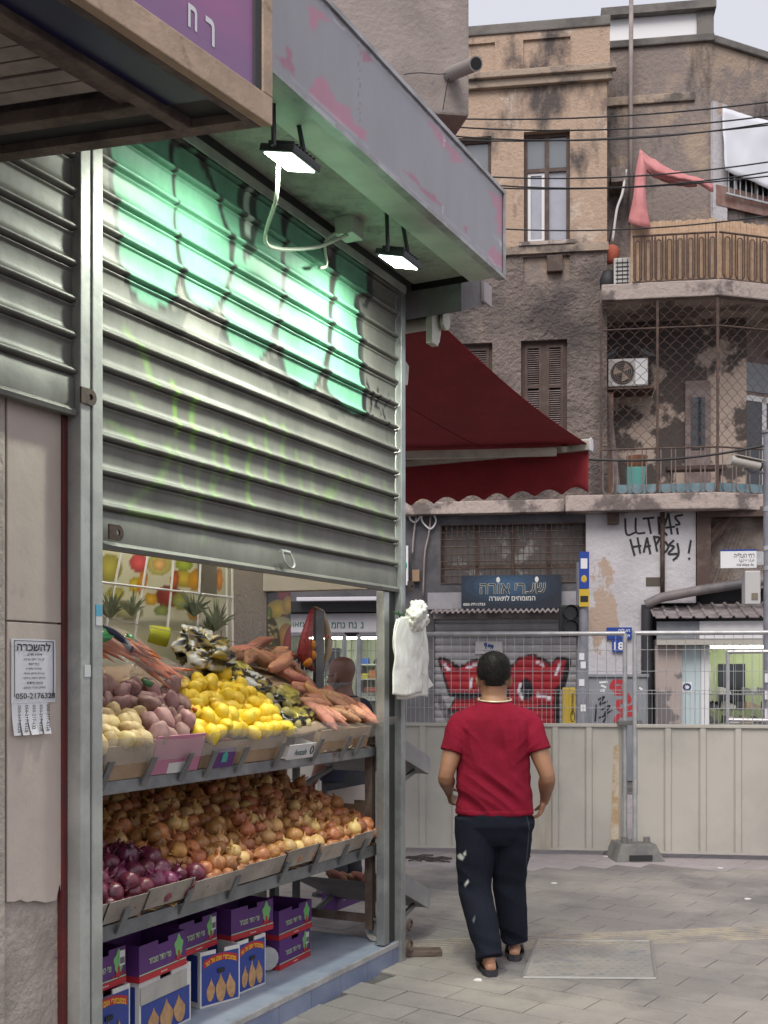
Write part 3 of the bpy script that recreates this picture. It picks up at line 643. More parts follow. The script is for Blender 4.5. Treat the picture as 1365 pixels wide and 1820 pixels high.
box('bracket', m_iron, FA, q[0] - .02, q[1] + .1, .22, .75, q[2] - .04, q[2] - .002, ac)
m_bird = M('pigeon', (.05, .055, .06), .6, c2=(.1, .1, .11), ns=20, obj=True)
for k, (px, dirn) in enumerate(((1085, 1), (1147, -1))):
    x = fx(px, 630, .3); F = FA @ T(x, .34, q[3]) @ Rz(R(0 if dirn > 0 else 180)); b = MB()
    b.loft([[Vector((c[0] + .0, c[2] * math.cos(t), c[1] + c[2] * math.sin(t))) for t in np.linspace(0, 6.283, 9)[:-1]] for c in ((-.17, .05, .012), (-.10, .075, .035), (0, .105, .06), (.06, .14, .05), (.09, .19, .032), (.11, .215, .03), (.135, .21, .018), (.16, .2, .003))])
    for s in (-1, 1): b.tube([(.01, s * .02, .06), (.01, s * .02, .0)], .006, 4)
    b.build('pigeon', m_bird, F, smooth=True, label=('dark pigeon perched on the left end of the air conditioner', 'dark pigeon perched on the right end of the air conditioner')[k], cat='bird', group='pigeons on the air conditioner')
# planks, tubs
m_wood = M('door_wood', (.25, .145, .105), .75, c2=(.17, .10, .075), ns=3, streak=1, c3=(.3, .19, .15), ns3=9, bump=.2, bs=30)
q = rect(FA, 1067, 698, 1090, 870, .3); box('wooden_board', m_wood, FA, q[0], q[1], .28, .32, zs0[1], q[3], bevel=.004, label='tall reddish wooden board leaning at the left of the lower balcony', cat='board')
q = rect(FA, 1088, 700, 1110, 868, .25); F = FA @ T(q[1], .3, zs0[1]) @ Ry(R(-6)); box('grey_plank', m_brownl, F, -.16, -.04, -.02, .03, .0, q[3] - zs0[1], bevel=.004, label='weathered grey plank leaning beside the wooden board on the balcony', cat='plank')
q = rect(FA, 1113, 832, 1147, 858, -.1); MB().loft([[(q[0] + .03, -.2, zs0[1]), (q[1] - .03, -.2, zs0[1]), (q[1] - .03, .05, zs0[1]), (q[0] + .03, .05, zs0[1])], [(q[0], -.23, q[3]), (q[1], -.23, q[3]), (q[1], .08, q[3]), (q[0], .08, q[3])]]).build('planter_box', M('turquoise', (.10, .33, .30), .5), FA, bevel=.01, label='turquoise plastic planter box on the lower balcony floor', cat='planter')
q2 = rect(FA, 1115, 812, 1149, 832, -.08); MB().lathe([(.12, 0), (.155, .05), (.16, .16), (.165, .18)], 14, T((q2[0] + q2[1]) / 2, -.08, q[3] + .001)).build('clay_pot', M('terracotta', (.30, .14, .075), .85, c2=(.22, .1, .06), ns=8), FA, smooth='auto', label='terracotta pot standing on the turquoise planter box', cat='pot')
q3 = rect(FA, 1148, 838, 1192, 856, -.1); MB().lathe([(.10, 0), (.17, .06), (.2, .15), (.205, .17), (.19, .17), (.15, .08)], 16, T((q3[0] + q3[1]) / 2, -.1, zs0[1])).build('clay_bowl', bpy.data.materials['terracotta'], FA, smooth='auto', label='wide low terracotta bowl beside the turquoise planter on the balcony', cat='bowl')
bt = empty('balcony_bench', FA @ T(fx(1215, 850, .1), .1, zs0[1]), 'thin dark bench standing on the lower balcony before the doors', 'bench')
q4 = rect(FA, 1186, 828, 1290, 834, .0); box('top', m_brown, FA, q4[0], q4[1], .0, .25, q4[2], q4[3] + .01, bt); 
for x in (q4[0] + .05, q4[1] - .1): box('leg', m_brown, FA, x, x + .04, .1, .14, zs0[1], q4[2], bt)
# doors behind the grille
q = rect(FA, 1217, 678, 1262, 868, RB); d = box('narrow_door', m_brownl, FA, q[0], q[1], RB - .06, RB - .001, zs0[1], q[3], bld, bevel=.01); t_ = rect(FA, 1227, 708, 1252, 800, RB)
box('door_pane', m_glassd, FA, t_[0], t_[1], RB - .075, RB - .061, t_[2], t_[3], d)
zd = fz(1300, 620, RB); 
dd = box('door_surround', m_brownl, RW, .15, 2.2, -.06, .001, zs0[1], zd, bld)
box('fanlight', m_glassg, RW, .25, 2.1, -.075, -.061, fz(1300, 686, RB), zd - .12, dd)
wf = MB(); z0_, z1_ = zs0[1] + .05, fz(1300, 694, RB)
for x in (.35, 1.05, 1.75): wf.box(x, x + .09, -.11, -.061, z0_, z1_)
wf.box(.44, 1.75, -.11, -.061, z1_ - .09, z1_ - .001); wf.box(.44, 1.75, -.11, -.061, z0_, z0_ + .09); wf.build('glass_door_frame', m_pvc, RW, dd)
box('glass_door_pane', m_glassd, RW, .44, 1.05, -.095, -.075, z0_ + .09, z1_ - .09, dd); box('glass_door_pane', m_glassd, RW, 1.14, 1.75, -.095, -.075, z0_ + .09, z1_ - .09, dd)
# ---------------------------------------------------------------- ground floor: dark shop front left
XS = fx(1041, 1000)
LS = (fx(500, 1200), fx(697, 1200), 0.0, fz(600, 1131)); hb = rect(FA, 784, 932, 1040, 1036, -.0); hd = rect(FA, 772, 1100, 1030, 1290); hd = (hd[0], hd[1], 0.0, hd[3])
wall_with_holes('dark_shopfront', m_dwall, FA, fx(716, 1000) - 3.5, XS, 0, z_gf, -.02, .3, [hb, hd, LS], bld)
part('window_backing', m_glassd, hb[0], hb[1], .2, .22, hb[2], hb[3]); 
wi = empty('window_grille', FA @ T(hb[0], 0, hb[2]), 'rusty barred window grille over the blue shop sign', 'grille')
b = MB()
n = 26
for k in range(n + 1): x = hb[0] + (hb[1] - hb[0]) * k / n; b.tube([(x, -.03, hb[2]), (x, -.03, hb[3])], .007, 4, False)
for k in range(9): z = hb[2] + (hb[3] - hb[2]) * k / 8; b.tube([(hb[0], -.035, z), (hb[1], -.035, z)], .007, 4, False)
b.build('bars', m_iron, FA, wi, kind='stuff')
for k in range(5): x = hb[0] + (hb[1] - hb[0]) * k / 4; box('frame_post', m_brown, FA, x - .03, x + .03, .1, .16, hb[2], hb[3], wi)
box('frame_rail', m_brown, FA, hb[0], hb[1], .1, .15, hb[2] + .25, hb[2] + .3, wi)
m_cloudy = M('dusty_pane', (.10, .09, .085), .5, c2=(.3, .29, .28), ns=2.5, lo=.58, hi=.66)
for k in range(4): x = hb[0] + (hb[1] - hb[0]) * k / 4; box('pane', m_cloudy, FA, x + .031, x + (hb[1] - hb[0]) / 4 - .031, .12, .13, hb[2], hb[3], wi)
# sign box
m_print = MP('printed', .45); m_printd = MP('printed_dusty', .55, dirt=.25)
sgq = rect(FA, 760, 1052, 1032, 1082, -.12); box('sign_band', M('grey_board', (.30, .29, .31), .6, c2=(.25, .24, .26), ns=3), FA, sgq[0], sgq[1], -.12, -.022, sgq[2], sgq[3], bld)
sq = rect(FA, 820, 1022, 998, 1082, -.25)
sg = empty('shop_sign', FA @ T((sq[0] + sq[1]) / 2, -.2, sq[2]), 'blue-black Hebrew shop sign with glowing centre above the graffiti shutter', 'sign')
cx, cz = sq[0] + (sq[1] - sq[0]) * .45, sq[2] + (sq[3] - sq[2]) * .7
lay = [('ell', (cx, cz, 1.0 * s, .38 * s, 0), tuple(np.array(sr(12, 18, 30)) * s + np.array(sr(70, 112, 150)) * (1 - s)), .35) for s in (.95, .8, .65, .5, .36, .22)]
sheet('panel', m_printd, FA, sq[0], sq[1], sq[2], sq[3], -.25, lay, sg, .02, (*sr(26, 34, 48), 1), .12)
ml_dark = M('letter_dark', (.03, .035, .04), .4); ml_pale = M('letter_pale', (.62, .62, .58), .5); ml_gold = M('letter_edge', (.42, .42, .36), .4)
w_, h_ = sq[1] - sq[0], sq[3] - sq[2]
letters('שערי אורה', ml_gold, FA, sq[0] + w_ * .185, sq[0] + w_ * .845, sq[2] + h_ * .44, sq[2] + h_ * .76, -.2525, sg, .035, True)
letters('שערי אורה', ml_dark, FA, sq[0] + w_ * .19, sq[0] + w_ * .84, sq[2] + h_ * .445, sq[2] + h_ * .75, -.2545, sg, .004, True)
letters('המומחים לתאורה', ml_pale, FA, sq[0] + w_ * .28, sq[0] + w_ * .74, sq[2] + h_ * .24, sq[2] + h_ * .40, -.2525, sg, .012, True)
letters('050-7711733', ml_pale, FA, sq[0] + w_ * .02, sq[0] + w_ * .24, sq[2] + h_ * .10, sq[2] + h_ * .18, -.2525, sg, .02)
for t in (.37, .755): MB().ell((sq[0] + w_ * t, -.254, sq[2] + h_ * .86), (.03, .004, .045), 10, 6).build('ornament', ml_pale, FA, sg)
# corrugated strip awning over the shutter
aw = rect(FA, 765, 1086, 1030, 1104, -.45); m_corr = M('corrugated', (.33, .29, .29), .7, .2, c2=(.2, .17, .17), ns=5, bump=.2)
b = MB(); b.grid(lambda s, t: (aw[0] + (aw[1] + .1 - aw[0]) * s, -.5 + .46 * t, aw[3] - .02 + .08 * t - .02 * math.sin(s * 180)), 200, 4)
o = b.build('corrugated_awning', m_corr, FA, smooth=True, label='narrow corrugated metal awning above the graffiti shutter', cat='awning'); o.modifiers.new('s', 'SOLIDIFY').thickness = .01
part('shutter_header', m_corr, hd[0], hd[1], -.15, -.021, hd[3], hd[3] + .12)
# graffiti shutter: slats with red lettering
rs = empty('roller_shutter', FA @ T((hd[0] + hd[1]) / 2, 0, 0), 'closed grey roller shutter with red bubble graffiti behind the fence', 'roller shutter')
RED = sr(158, 34, 44); BLK = sr(28, 24, 30); WHT = sr(215, 210, 218)
body = [[(782, 1172), (800, 1180), (812, 1190), (835, 1178), (865, 1172), (885, 1190), (885, 1210), (860, 1260), (800, 1262), (812, 1240), (850, 1232), (800, 1230)], [(905, 1190), (925, 1170), (945, 1166), (965, 1176), (978, 1184), (990, 1172), (1006, 1174), (996, 1215), (985, 1225), (985, 1290), (905, 1290)]]
lay = []
for p in body: lay += [('line', [(a + 3, b_ + 2) for a, b_ in p] + [(p[0][0] + 3, p[0][1] + 2)], 15, BLK, 1)]
for p in body: lay += [('poly', p, RED)]
lay += [('ell', (868, 1225, 14, 16, 0), BLK), ('ell', (935, 1226, 13, 19, 0), BLK), ('line', [(925, 1215), (922, 1228), (928, 1240)], 5, WHT), ('line', [(790, 1182), (800, 1192)], 5, WHT), ('line', [(830, 1186), (850, 1182)], 4, WHT), ('line', [(995, 1180), (988, 1198)], 5, WHT), ('line', [(955, 1176), (966, 1184)], 4, WHT), ('line', [(955, 1236), (978, 1240)], 5, WHT), ('line', [(838, 1206), (836, 1222)], 5, WHT),
        ('line', [(812, 1240), (860, 1236)], 8, BLK), ('line', [(905, 1260), (985, 1255)], 5, BLK), ('line', [(780, 1240), (800, 1285)], 14, BLK, .8)]
m_sl = MP('shutter_grey', .5, .3, (.34, .33, .34), bump=.1, dirt=.3)
z = .02; pitch = .115
b = MB()
prof = [(.0, .012), (.02, .004), (.07, 0), (.098, .004), (.105, .022), (.112, .022), (.115, .012)]
nxs = 150
while z < hd[3] - .01:
    vs = []; 
    b = MB(); b.loft([[(hd[0] + (hd[1] - hd[0]) * i / nxs, .02 + dy, z + dz) for i in range(nxs + 1)] for dz, dy in prof], cap=False, closed=False)
    q = np.array([proj(FA, p) for p in b.v]); C = draw(q[:, 0], q[:, 1], lay, (.34, .33, .34, 0))
    o = b.build('slat', m_sl, FA, rs, smooth='auto'); paint(o.data, C); z += pitch
# small company plate on the shutter
q = rect(FA, 845, 1140, 893, 1162); pl = box('maker_plate', M('plate', (.42, .40, .40), .5), FA, q[0], q[1], -.012, .01, q[2], q[3], rs)
m_navy = M('ink_navy', (.02, .05, .16), .5); cxp = (q[0] + q[1]) / 2; czp = (q[2] + q[3]) / 2 + .03
b = MB()
for (x, z, rx, rz) in ((0, 0, .06, .025), (-.05, .02, .03, .03), (.055, -.01, .022, .03)): b.ell((cxp + x, -.014, czp + z), (rx, .002, rz), 10, 6)
for x in (-.05, -.02, .03, .06): b.box(cxp + x - .008, cxp + x + .008, -.0155, -.0125, czp - .055, czp)
b.build('lion_emblem', m_navy, FA, pl); box('print_line', m_navy, FA, cxp - .09, cxp + .09, -.0145, -.0125, czp - .082, czp - .072, pl)
# white plaster wall with graffiti
XWR = fx(1152, 1100); XWU = fx(1236, 980); ws = wall_with_holes('white_wall', m_white, FA, XS + .002, XWU, 0, z_gf, -.05, .3, [(XWR, XWU, 0, fz(1200, 1072))], bld)
def strokes(name, lines, wd, mat, y, parent, F=FA):
    b = MB()
    for l in lines:
        P = catmull([pf(F, px, py, y) + (0,) for px, py in l], 5) if len(l) > 2 else [Vector((*pf(F, px, py, y), 0)) for px, py in l]
        r_ = ribbon([(p.x, p.y) for p in P], wd, y); b.add(r_.v, r_.f); y -= .0004
    return b.build(name, mat, F, parent)
ult = [[(1111, 921), (1114, 950), (1130, 946)], [(1130, 920), (1131, 946), (1147, 947)], [(1142, 922), (1163, 920)], [(1152, 922), (1157, 949)], [(1170, 918), (1172, 950)], [(1170, 920), (1182, 924), (1174, 936), (1186, 952)], [(1188, 912), (1194, 950)], [(1188, 912), (1180, 938)], [(1183, 938), (1200, 936)], [(1214, 915), (1200, 919), (1208, 931), (1200, 933)], [(1203, 938), (1205, 950)],
       [(1120, 958), (1128, 988)], [(1133, 955), (1138, 984)], [(1124, 972), (1140, 970)], [(1150, 955), (1144, 982)], [(1150, 955), (1156, 985)], [(1145, 972), (1157, 970)], [(1162, 952), (1168, 980)], [(1162, 954), (1172, 956), (1166, 968)], [(1182, 962), (1174, 970), (1180, 982), (1188, 972), (1182, 962)], [(1198, 960), (1190, 968), (1198, 972), (1188, 984), (1204, 984)], [(1204, 965), (1206, 985), (1196, 996)], [(1228, 960), (1224, 983)], [(1224, 991), (1226, 994)]]
strokes('graffiti', ult, .032, m_black, -.053, ws)
pp_ = rect(FA, 1173, 900, 1182, 1060, -.1); MB().tube([((pp_[0] + pp_[1]) / 2, -.1, pp_[2]), ((pp_[0] + pp_[1]) / 2, -.1, pp_[3])], .035, 8).build('drain_pipe', m_brown, FA, smooth=True, label='thin brown drain pipe running down over the black graffiti', cat='pipe')
q = rect(FA, 1148, 1026, 1176, 1042, -.06); box('bare_patch', M('patch_grey', (.10, .085, .07), .9), FA, q[0], q[1], -.056, -.051, q[2], q[3], ws)
q = rect(FA, 1080, 910, 1100, 932, -.1); box('wall_box', m_brown, FA, q[0], q[1], -.18, -.051, q[2], q[3], bevel=.01, label='small brown square box under the balcony slab', cat='box')
# blue house-number signs
m_bsign = M('sign_blue', (.012, .05, .30), .35); m_wht = M('sign_white', (.75, .75, .76), .45)
q = rect(FA, 1078, 1115, 1123, 1136, -.1); e = empty('street_name_plate', FA @ T(q[0], -.1, q[2]), 'blue street name plate above the number 18 plate', 'sign'); box('plate', m_bsign, FA, q[0], q[1], -.10, -.08, q[2], q[3], e, bevel=.003); letters('העליה', m_wht, FA, q[0] + .18, q[1] - .03, q[2] + .11, q[3] - .02, -.1025, e, .02, True); letters("Ha'aliya", m_wht, FA, q[0] + .22, q[1] - .03, q[2] + .03, q[2] + .085, -.1025, e, .02)
q = rect(FA, 1088, 1137, 1112, 1159, -.1); e = empty('house_number_plate', FA @ T(q[0], -.1, q[2]), 'blue house number plate reading 18', 'sign'); box('plate', m_bsign, FA, q[0], q[1], -.10, -.08, q[2], q[3], e, bevel=.003); letters('18', m_wht, FA, q[0] + .03, q[1] - .03, q[2] + .035, q[3] - .035, -.1025, e, .03)
# electric cabinet
m_cab = M('cabinet_grey', (.20, .215, .24), .6, c2=(.26, .27, .29), ns=2, bump=.1)
q = rect(FA, 1046, 1204, 1150, 1290, -.45); cb = empty('electric_cabinet', FA @ T((q[0] + q[1]) / 2, -.3, 0), 'grey street cabinet covered in red and black graffiti', 'cabinet')
box('case', m_cab, FA, q[0], q[1], -.45, -.06, 0, q[3], cb, bevel=.015); box('roof', m_cab, FA, q[0] - .03, q[1] + .03, -.48, -.055, q[3] + .001, q[3] + .05, cb, bevel=.01)
box('door_gap', m_black, FA, q[0] + (q[1] - q[0]) * .62, q[0] + (q[1] - q[0]) * .63, -.4525, -.449, .1, q[3] - .05, cb)
strokes('red_graffiti', [[(1110, 1213), (1092, 1212), (1088, 1224), (1105, 1222)], [(1092, 1232), (1112, 1234), (1118, 1246), (1098, 1248), (1104, 1262), (1128, 1256), (1126, 1268), (1100, 1272), (1094, 1284)]], .07, M('red_spray', (.42, .03, .04), .6), -.4535, cb)
strokes('black_graffiti', [[(1063, 1244), (1074, 1238), (1066, 1252), (1080, 1246)], [(1068, 1262), (1084, 1254), (1074, 1270), (1088, 1262)], [(1064, 1276), (1078, 1272), (1072, 1284)], [(1060, 1252), (1058, 1282)]], .025, m_black, -.4535, cb)
strokes('white_graffiti', [[(1065, 1213), (1080, 1212)], [(1068, 1218), (1078, 1222)], [(1066, 1228), (1074, 1226), (1072, 1230)], [(1136, 1222), (1142, 1226)]], .03, m_wht, -.4535, cb)
# yellow post wrap and traffic light pole
m_yel = M('yellow', (.58, .40, .03), .5); m_pole = M('pole_grey', (.27, .28, .31), .55, .2, c2=(.22, .22, .25), ns=6)
pg = pix(1035, HY, 15.6); PF = T(pg.x, pg.y) @ Rz(R(-6))
tl = empty('traffic_light', PF, 'dark traffic light on a grey pole carrying blue and yellow banners', 'traffic light')
zp = lambda py: EYE + (HY - py) / FPX * 15.6
MB().tube([(0, 0, 0), (0, 0, zp(1000))], .085, 12).build('pole', m_pole, PF, tl, smooth='auto')
box('housing', m_black, PF, -.32, -.05, -.12, .12, zp(1132), zp(1076), tl, bevel=.02)
for zc in (1090, 1116): 
    z = zp(zc); hd_ = MB(); hd_.loft([[Vector((-.17 + .105 * math.cos(t), yy, z + .105 * math.sin(t))) for t in np.linspace(-.5, math.pi + .5, 14)] for yy in (-.12, -.30)], cap=False, closed=False); o = hd_.build('visor', m_black, PF, tl, smooth=True); o.modifiers.new('s', 'SOLIDIFY').thickness = .008
    MB().lathe([(.09, 0), (.09, .02)], 16, T(-.17, -.12, z) @ Rx(R(90))).build('lens', M('lens_dark', (.03, .035, .035), .2), PF, tl)
def banner(y0, y1, mat, nm): return box(nm, mat, PF, -.05, .085, -.115, -.09, zp(y1), zp(y0), tl)
bn = banner(982, 1047, m_bsign, 'blue_banner'); by = banner(1048, 1079, m_yel, 'yellow_banner')
MB().ell((.015, -.117, zp(1030)), (.04, .003, .05), 10, 6).build('emblem', m_yel, PF, bn); box('print', m_wht, PF, -.03, .06, -.118, -.1155, zp(1012), zp(994), bn)
box('print', m_black, PF, -.035, .07, -.1175, -.1155, zp(1071), zp(1060), by)
for k, y in enumerate((1167, 1182, 1213, 1258)): box('sticker', m_wht, PF, -.05 + .02 * (k % 2), .02 + .02 * (k % 2), -.0905, -.083, zp(y + 6), zp(y - 6), tl)
pw = pix(1011, HY, 12.5); F = T(pw.x, pw.y) @ Rz(R(-4)); e = empty('yellow_barrier', F, 'yellow plastic barrier board with black lettering behind the fence', 'barrier'); zq = lambda py: EYE + (HY - py) / FPX * 12.5
box('board', m_yel, F, -.07, .07, -.04, .04, 0, zq(1222), e, bevel=.01); letters('BUILDING & DESIGN', m_black, F, .025, .05, zq(1270), zq(1232), -.043, e, .02, rot=1); MB().tube([(.04 + .022 * math.cos(t), -.042, zq(1273) + .06 * math.sin(t)) for t in np.linspace(0, 6.283, 17)], .004, 4).build('oval_mark', m_black, F, e)
# cables, boxes and lamp on the dark wall left
m_box = M('tan_box', (.30, .20, .12), .7)
q = rect(FA, 733, 1013, 746, 1034, -.1); box('meter_box', m_box, FA, q[0], q[1], -.14, -.021, q[2], q[3], bevel=.01, label='small tan meter box on the dark wall beside the shop post', cat='box')
q = rect(FA, 700, 970, 725, 1040, -.2); e = empty('sign_board', FA @ T(q[0], -.2, q[2]), 'black sign board with green symbol and white frame half hidden by the post', 'sign'); box('board', m_black, FA, q[0], q[1], -.2, -.15, q[2], q[3], e); box('frame_strip', m_wht, FA, q[1] - .03, q[1] + .005, -.21, -.201, q[2], q[3], e); MB().tube([(q[1] - .12 + .09 * math.cos(t), -.21, (q[2] + q[3]) / 2 + .09 * math.sin(t)) for t in np.linspace(-2, 2, 12)], .02, 5).build('green_symbol', M('green_neon', (.05, .35, .25), .5), FA, e)
for k, P in enumerate(([(735, 905, 0), (728, 920, 0), (738, 928, 0), (748, 915, 0), (745, 905, 0)], [(752, 905, 0), (750, 925, 0), (765, 940, 0), (775, 925, 0), (766, 908, 0)], [(766, 912, 0), (762, 950, 0), (755, 985, 0), (752, 1060, 0)], [(740, 915, 0), (735, 955, 0), (733, 985, 0)])):
    pts = [Vector((pf(FA, x, y, -.08)[0], -.08, pf(FA, x, y, -.08)[1])) for x, y, _ in P]
    MB().tube(catmull(pts, 6), .016, 6).build('wall_cable', m_pvc if k < 2 else m_pipe, FA, smooth=True, label=('pale looped cable hanging on the dark wall nearest the post', 'pale double-looped cable on the dark wall under the awning', 'grey conduit running down the dark wall under the awning', 'short grey cable hanging below the looped cable')[k], cat='cable')
# ---------------------------------------------------------------- right lower corner: timber porch, shop door
rx0 = XWR
part('corner_wall', m_dwall, rx0 + .002, rx0 + 6, .9, 1.1, 0, z_gf)
part('corner_post', m_brown, fx(1237, 980), fx(1262, 980), -.1, .1, fz(1240, 1050), z_gf - .01)
b = MB()
for (a0, a1) in (((1240, 985), (1275, 930)), ((1255, 930), (1268, 915))):
    p = [pf(FA, *a0, -.02), pf(FA, *a1, -.02)]; b.tube([(p[0][0], -.02, p[0][1]), (p[1][0], -.02, p[1][1])], .05, 4)
p = [pf(FA, 1250, 985, -.02), pf(FA, 1300, 915, -.02)]; b.tube([(p[0][0], -.02, p[0][1]), (p[1][0], -.02, p[1][1])], .055, 4)
b.build('brace', m_brown, FA, bld); part('porch_beam', m_brown, fx(1237, 915), fx(1237, 915) + 3, -.12, .05, z_gf - .16, z_gf - .012)
m_mesh = M('rust_mesh', (.16, .12, .10), .9, c2=(.28, .24, .21), ns=3, bump=1., bs=40)
part('mesh_panel', m_mesh, fx(1262, 980), fx(1262, 980) + 3, .15, .2, fz(1300, 1045), z_gf - .1)
b = MB(); x0m = fx(1262, 980); 
for k in range(40): b.tube([(x0m + k * .06, .12, fz(1300, 1045)), (x0m + k * .06 + .35, .12, z_gf - .3)], .004, 3, False)
b.build('mesh_wires', m_grey2, FA, bld, kind='stuff')
dp = [(1148, 1075, -.2), (1175, 1062, -.25), (1250, 1048, -.28), (1335, 1035, -.3), (1400, 1025, -.3)]
MB().tube([(pf(FA, x, y, v)[0], v, pf(FA, x, y, v)[1]) for x, y, v in dp], .075, 10).build('sloping_pipe', M('pipe_dark', (.10, .095, .10), .6, c2=(.2, .17, .17), ns=2), FA, smooth='auto', label='thick dark pipe sloping above the corrugated porch roof', cat='pipe')
x0p = fx(1150, 1180, -.15); MB().tube([(x0p, -.15, fz(1150, 1075, -.15)), (x0p, -.15, 0)], .09, 10).build('down_pipe', M('pipe_black', (.035, .035, .04), .6), FA, smooth='auto', label='thick black down pipe at the corner of the white wall', cat='pipe')
pr = rect(FA, 1160, 1080, 1345, 1100, -.6); b = MB()
b.grid(lambda s, t: (pr[0] + (pr[1] + .8 - pr[0]) * s, -.65 + .9 * t, pr[2] + .02 + .25 * t + (.03 if (s * 12) % 1 < .18 else 0)), 144, 4)
o = b.build('porch_roof', m_corr, FA, label='rusty corrugated sheet roof over the lit shop door', cat='roof'); o.modifiers.new('s', 'SOLIDIFY').thickness = .012
fq = rect(FA, 1168, 1104, 1400, 1135, -.5); fxm = fx(1243, 1120, -.5)
box('fascia_grey', m_cab, FA, fq[0], fxm, -.5, -.4, fq[2], fq[3], bld); box('fascia_white', m_pvc, FA, fxm + .002, fq[1], -.502, -.4, fq[2], fq[3], bld)
box('fascia_soffit', M('soffit_cream', (.42, .40, .36), .8), FA, fq[0], fq[1], -.49, .3, fq[2] - .09, fq[2] - .002, bld)
jq = rect(FA, 1165, 1145, 1212, 1290, -.3); part('pier', M('pier', (.17, .15, .15), .9, c2=(.4, .33, .30), ns=.9, lo=.5, hi=.52), jq[0], jq[1], -.3, .85, 0, fq[2] - .091)
gq = rect(FA, 1212, 1140, 1260, 1290, -.2); box('pale_glass_door', M('pale_glass', (.52, .62, .64), .25, alpha=.96), FA, gq[0], gq[1] - .12, -.2, -.17, 0, gq[3] + .2, bld); box('door_jamb', m_pvc, FA, gq[1] - .117, gq[1], -.22, -.12, 0, gq[3] + .2, bld)
q = rect(FA, 1212, 1212, 1230, 1230, -.2); e = box('door_sticker', m_wht, FA, q[0], q[1], -.206, -.2015, q[2], q[3], label='white square sticker with navy symbol on the pale glass door', cat='sticker'); MB().tube([((q[0] + q[1]) / 2 + .05 * math.cos(t), -.209, (q[2] + q[3]) / 2 + .045 * math.sin(t)) for t in np.linspace(0, 6.283, 13)], .014, 4).build('symbol', m_navy, FA, e)
# lit shop interior
m_lit = M('shop_wall_lit', (.60, .64, .42), .7)
lq = rect(FA, 1260, 1145, 1365, 1290, .2); xl0 = lq[0]
part('shop_back', m_lit, xl0 - .2, xl0 + 3, .85, .899, 0, lq[3] + .3); part('shop_ceiling', m_pvc, xl0 - .1, xl0 + 3, -.15, .849, lq[3] + .301, lq[3] + .35); part('shop_side', m_lit, xl0 - .15, xl0 - .1, -.1, .849, 0, lq[3] + .3)
tb = box('tube_lamp', M('tube_on', (1, 1, .9), .5, emit=(.9, 1, .75), es=14), FA, xl0 + .02, xl0 + 1.6, .1, .14, lq[3] - .06, lq[3] - .02, label='lit fluorescent tube under the ceiling of the right-hand shop', cat='lamp')
bk = rect(FA, 1277, 1180, 1325, 1260, .8)
part('back_window', m_glassd, bk[0], bk[1], .83, .849, bk[2], bk[3]); part('back_shelf', m_pvc, bk[0] - .25, bk[0] - .12, .8, .849, .3, bk[3])
m_shoe = [M('goods_dark', (.05, .05, .055), .6), M('goods_tan', (.32, .25, .17), .7), M('goods_pale', (.55, .54, .50), .6), M('goods_grey', (.2, .2, .21), .6)]
r_ = random.Random(4)
for k in range(34):
    x = xl0 + r_.uniform(.02, 1.3); z = r_.choice((.62, .85, 1.08, 1.3)) ; b = MB(); l = r_.uniform(.12, .26); mt = r_.choice(m_shoe)
    b.loft([[(-l / 2, -.04, 0), (l / 2, -.035, 0), (l / 2, .035, 0), (-l / 2, .04, 0)], [(-l / 2, -.035, .06), (l / 2, -.02, .035), (l / 2, .02, .035), (-l / 2, .035, .06)], [(-l / 2, -.025, .11), (-l / 8, -.02, .1), (-l / 8, .02, .1), (-l / 2, .025, .11)]])
    b.build('shoe', mt, FA @ T(x, r_.uniform(.2, .5), z + .012) @ Rz(r_.uniform(-.6, .6)) , bevel=.008, label='shoe standing on a rack in the lit right-hand shop', cat='shoe', group='shoes in the lit shop')
e = empty('shoe_rack', FA @ T(xl0 + .6, .35, 0), 'dark tiered shoe rack in the lit shop at the right', 'rack')
for z in (.62, .85, 1.08, 1.3): box('shelf', m_shoe[3], FA, xl0 + .0, xl0 + 1.45, .15, .55, z, z + .011, e)
for x in (xl0 + .0, xl0 + 1.44): box('side', m_shoe[0], FA, x - .012, x, .15, .55, 0, 1.4, e)
# wall cabinet, street sign pole, camera at right edge
pq = pix(1362, HY, 13.4); QF = T(pq.x, pq.y) @ Rz(R(-8)); zc = lambda py: EYE + (HY - py) / FPX * 13.4; xc = lambda px: (px - 1362) / FPX * 13.4
pol = empty('street_pole', QF, 'grey street pole with brackets at the right edge', 'pole')
MB().tube([(.03, 0, 0), (.03, 0, zc(770))], .065, 12).build('shaft', m_pole, QF, pol, smooth='auto'); MB().tube([(.03, 0, zc(770)), (.03, 0, zc(765))], .085, 12).build('cap', m_pole, QF, pol, smooth='auto')
for y in (905, 975, 1010): MB().tube([(.03, 0, zc(y + 4)), (.03, 0, zc(y - 4))], .072, 12).build('band', m_galv, QF, pol, smooth='auto')
for y in (1205, 1235, 1268): box('sticker', m_wht, QF, -.03, .05, -.071, -.0655, zc(y + 8), zc(y - 8), pol)
e = empty('street_sign', QF @ T(xc(1315), 0, zc(1009)), "white street sign with blue top edge reading Ha'Aliya St.", 'sign')
box('plate', m_wht, QF, xc(1283), xc(1345), -.012, .012, zc(1009), zc(979), e, bevel=.002); box('blue_edge', m_bsign, QF, xc(1283), xc(1345), -.0135, .0135, zc(979) + .001, zc(976), e); box('arm', m_galv, QF, xc(1345), .0, -.01, .01, zc(1004), zc(980), e)
letters('רח׳ העלייה', ml_dark, QF, xc(1306), xc(1341), zc(991), zc(982), -.0145, e, .01, True); letters('شارع هعليا', ml_dark, QF, xc(1315), xc(1341), zc(1000), zc(992), -.0145, e, .01, True); letters("Ha'Aliya St.", ml_dark, QF, xc(1311), xc(1341), zc(1007), zc(1001), -.0145, e, .01)
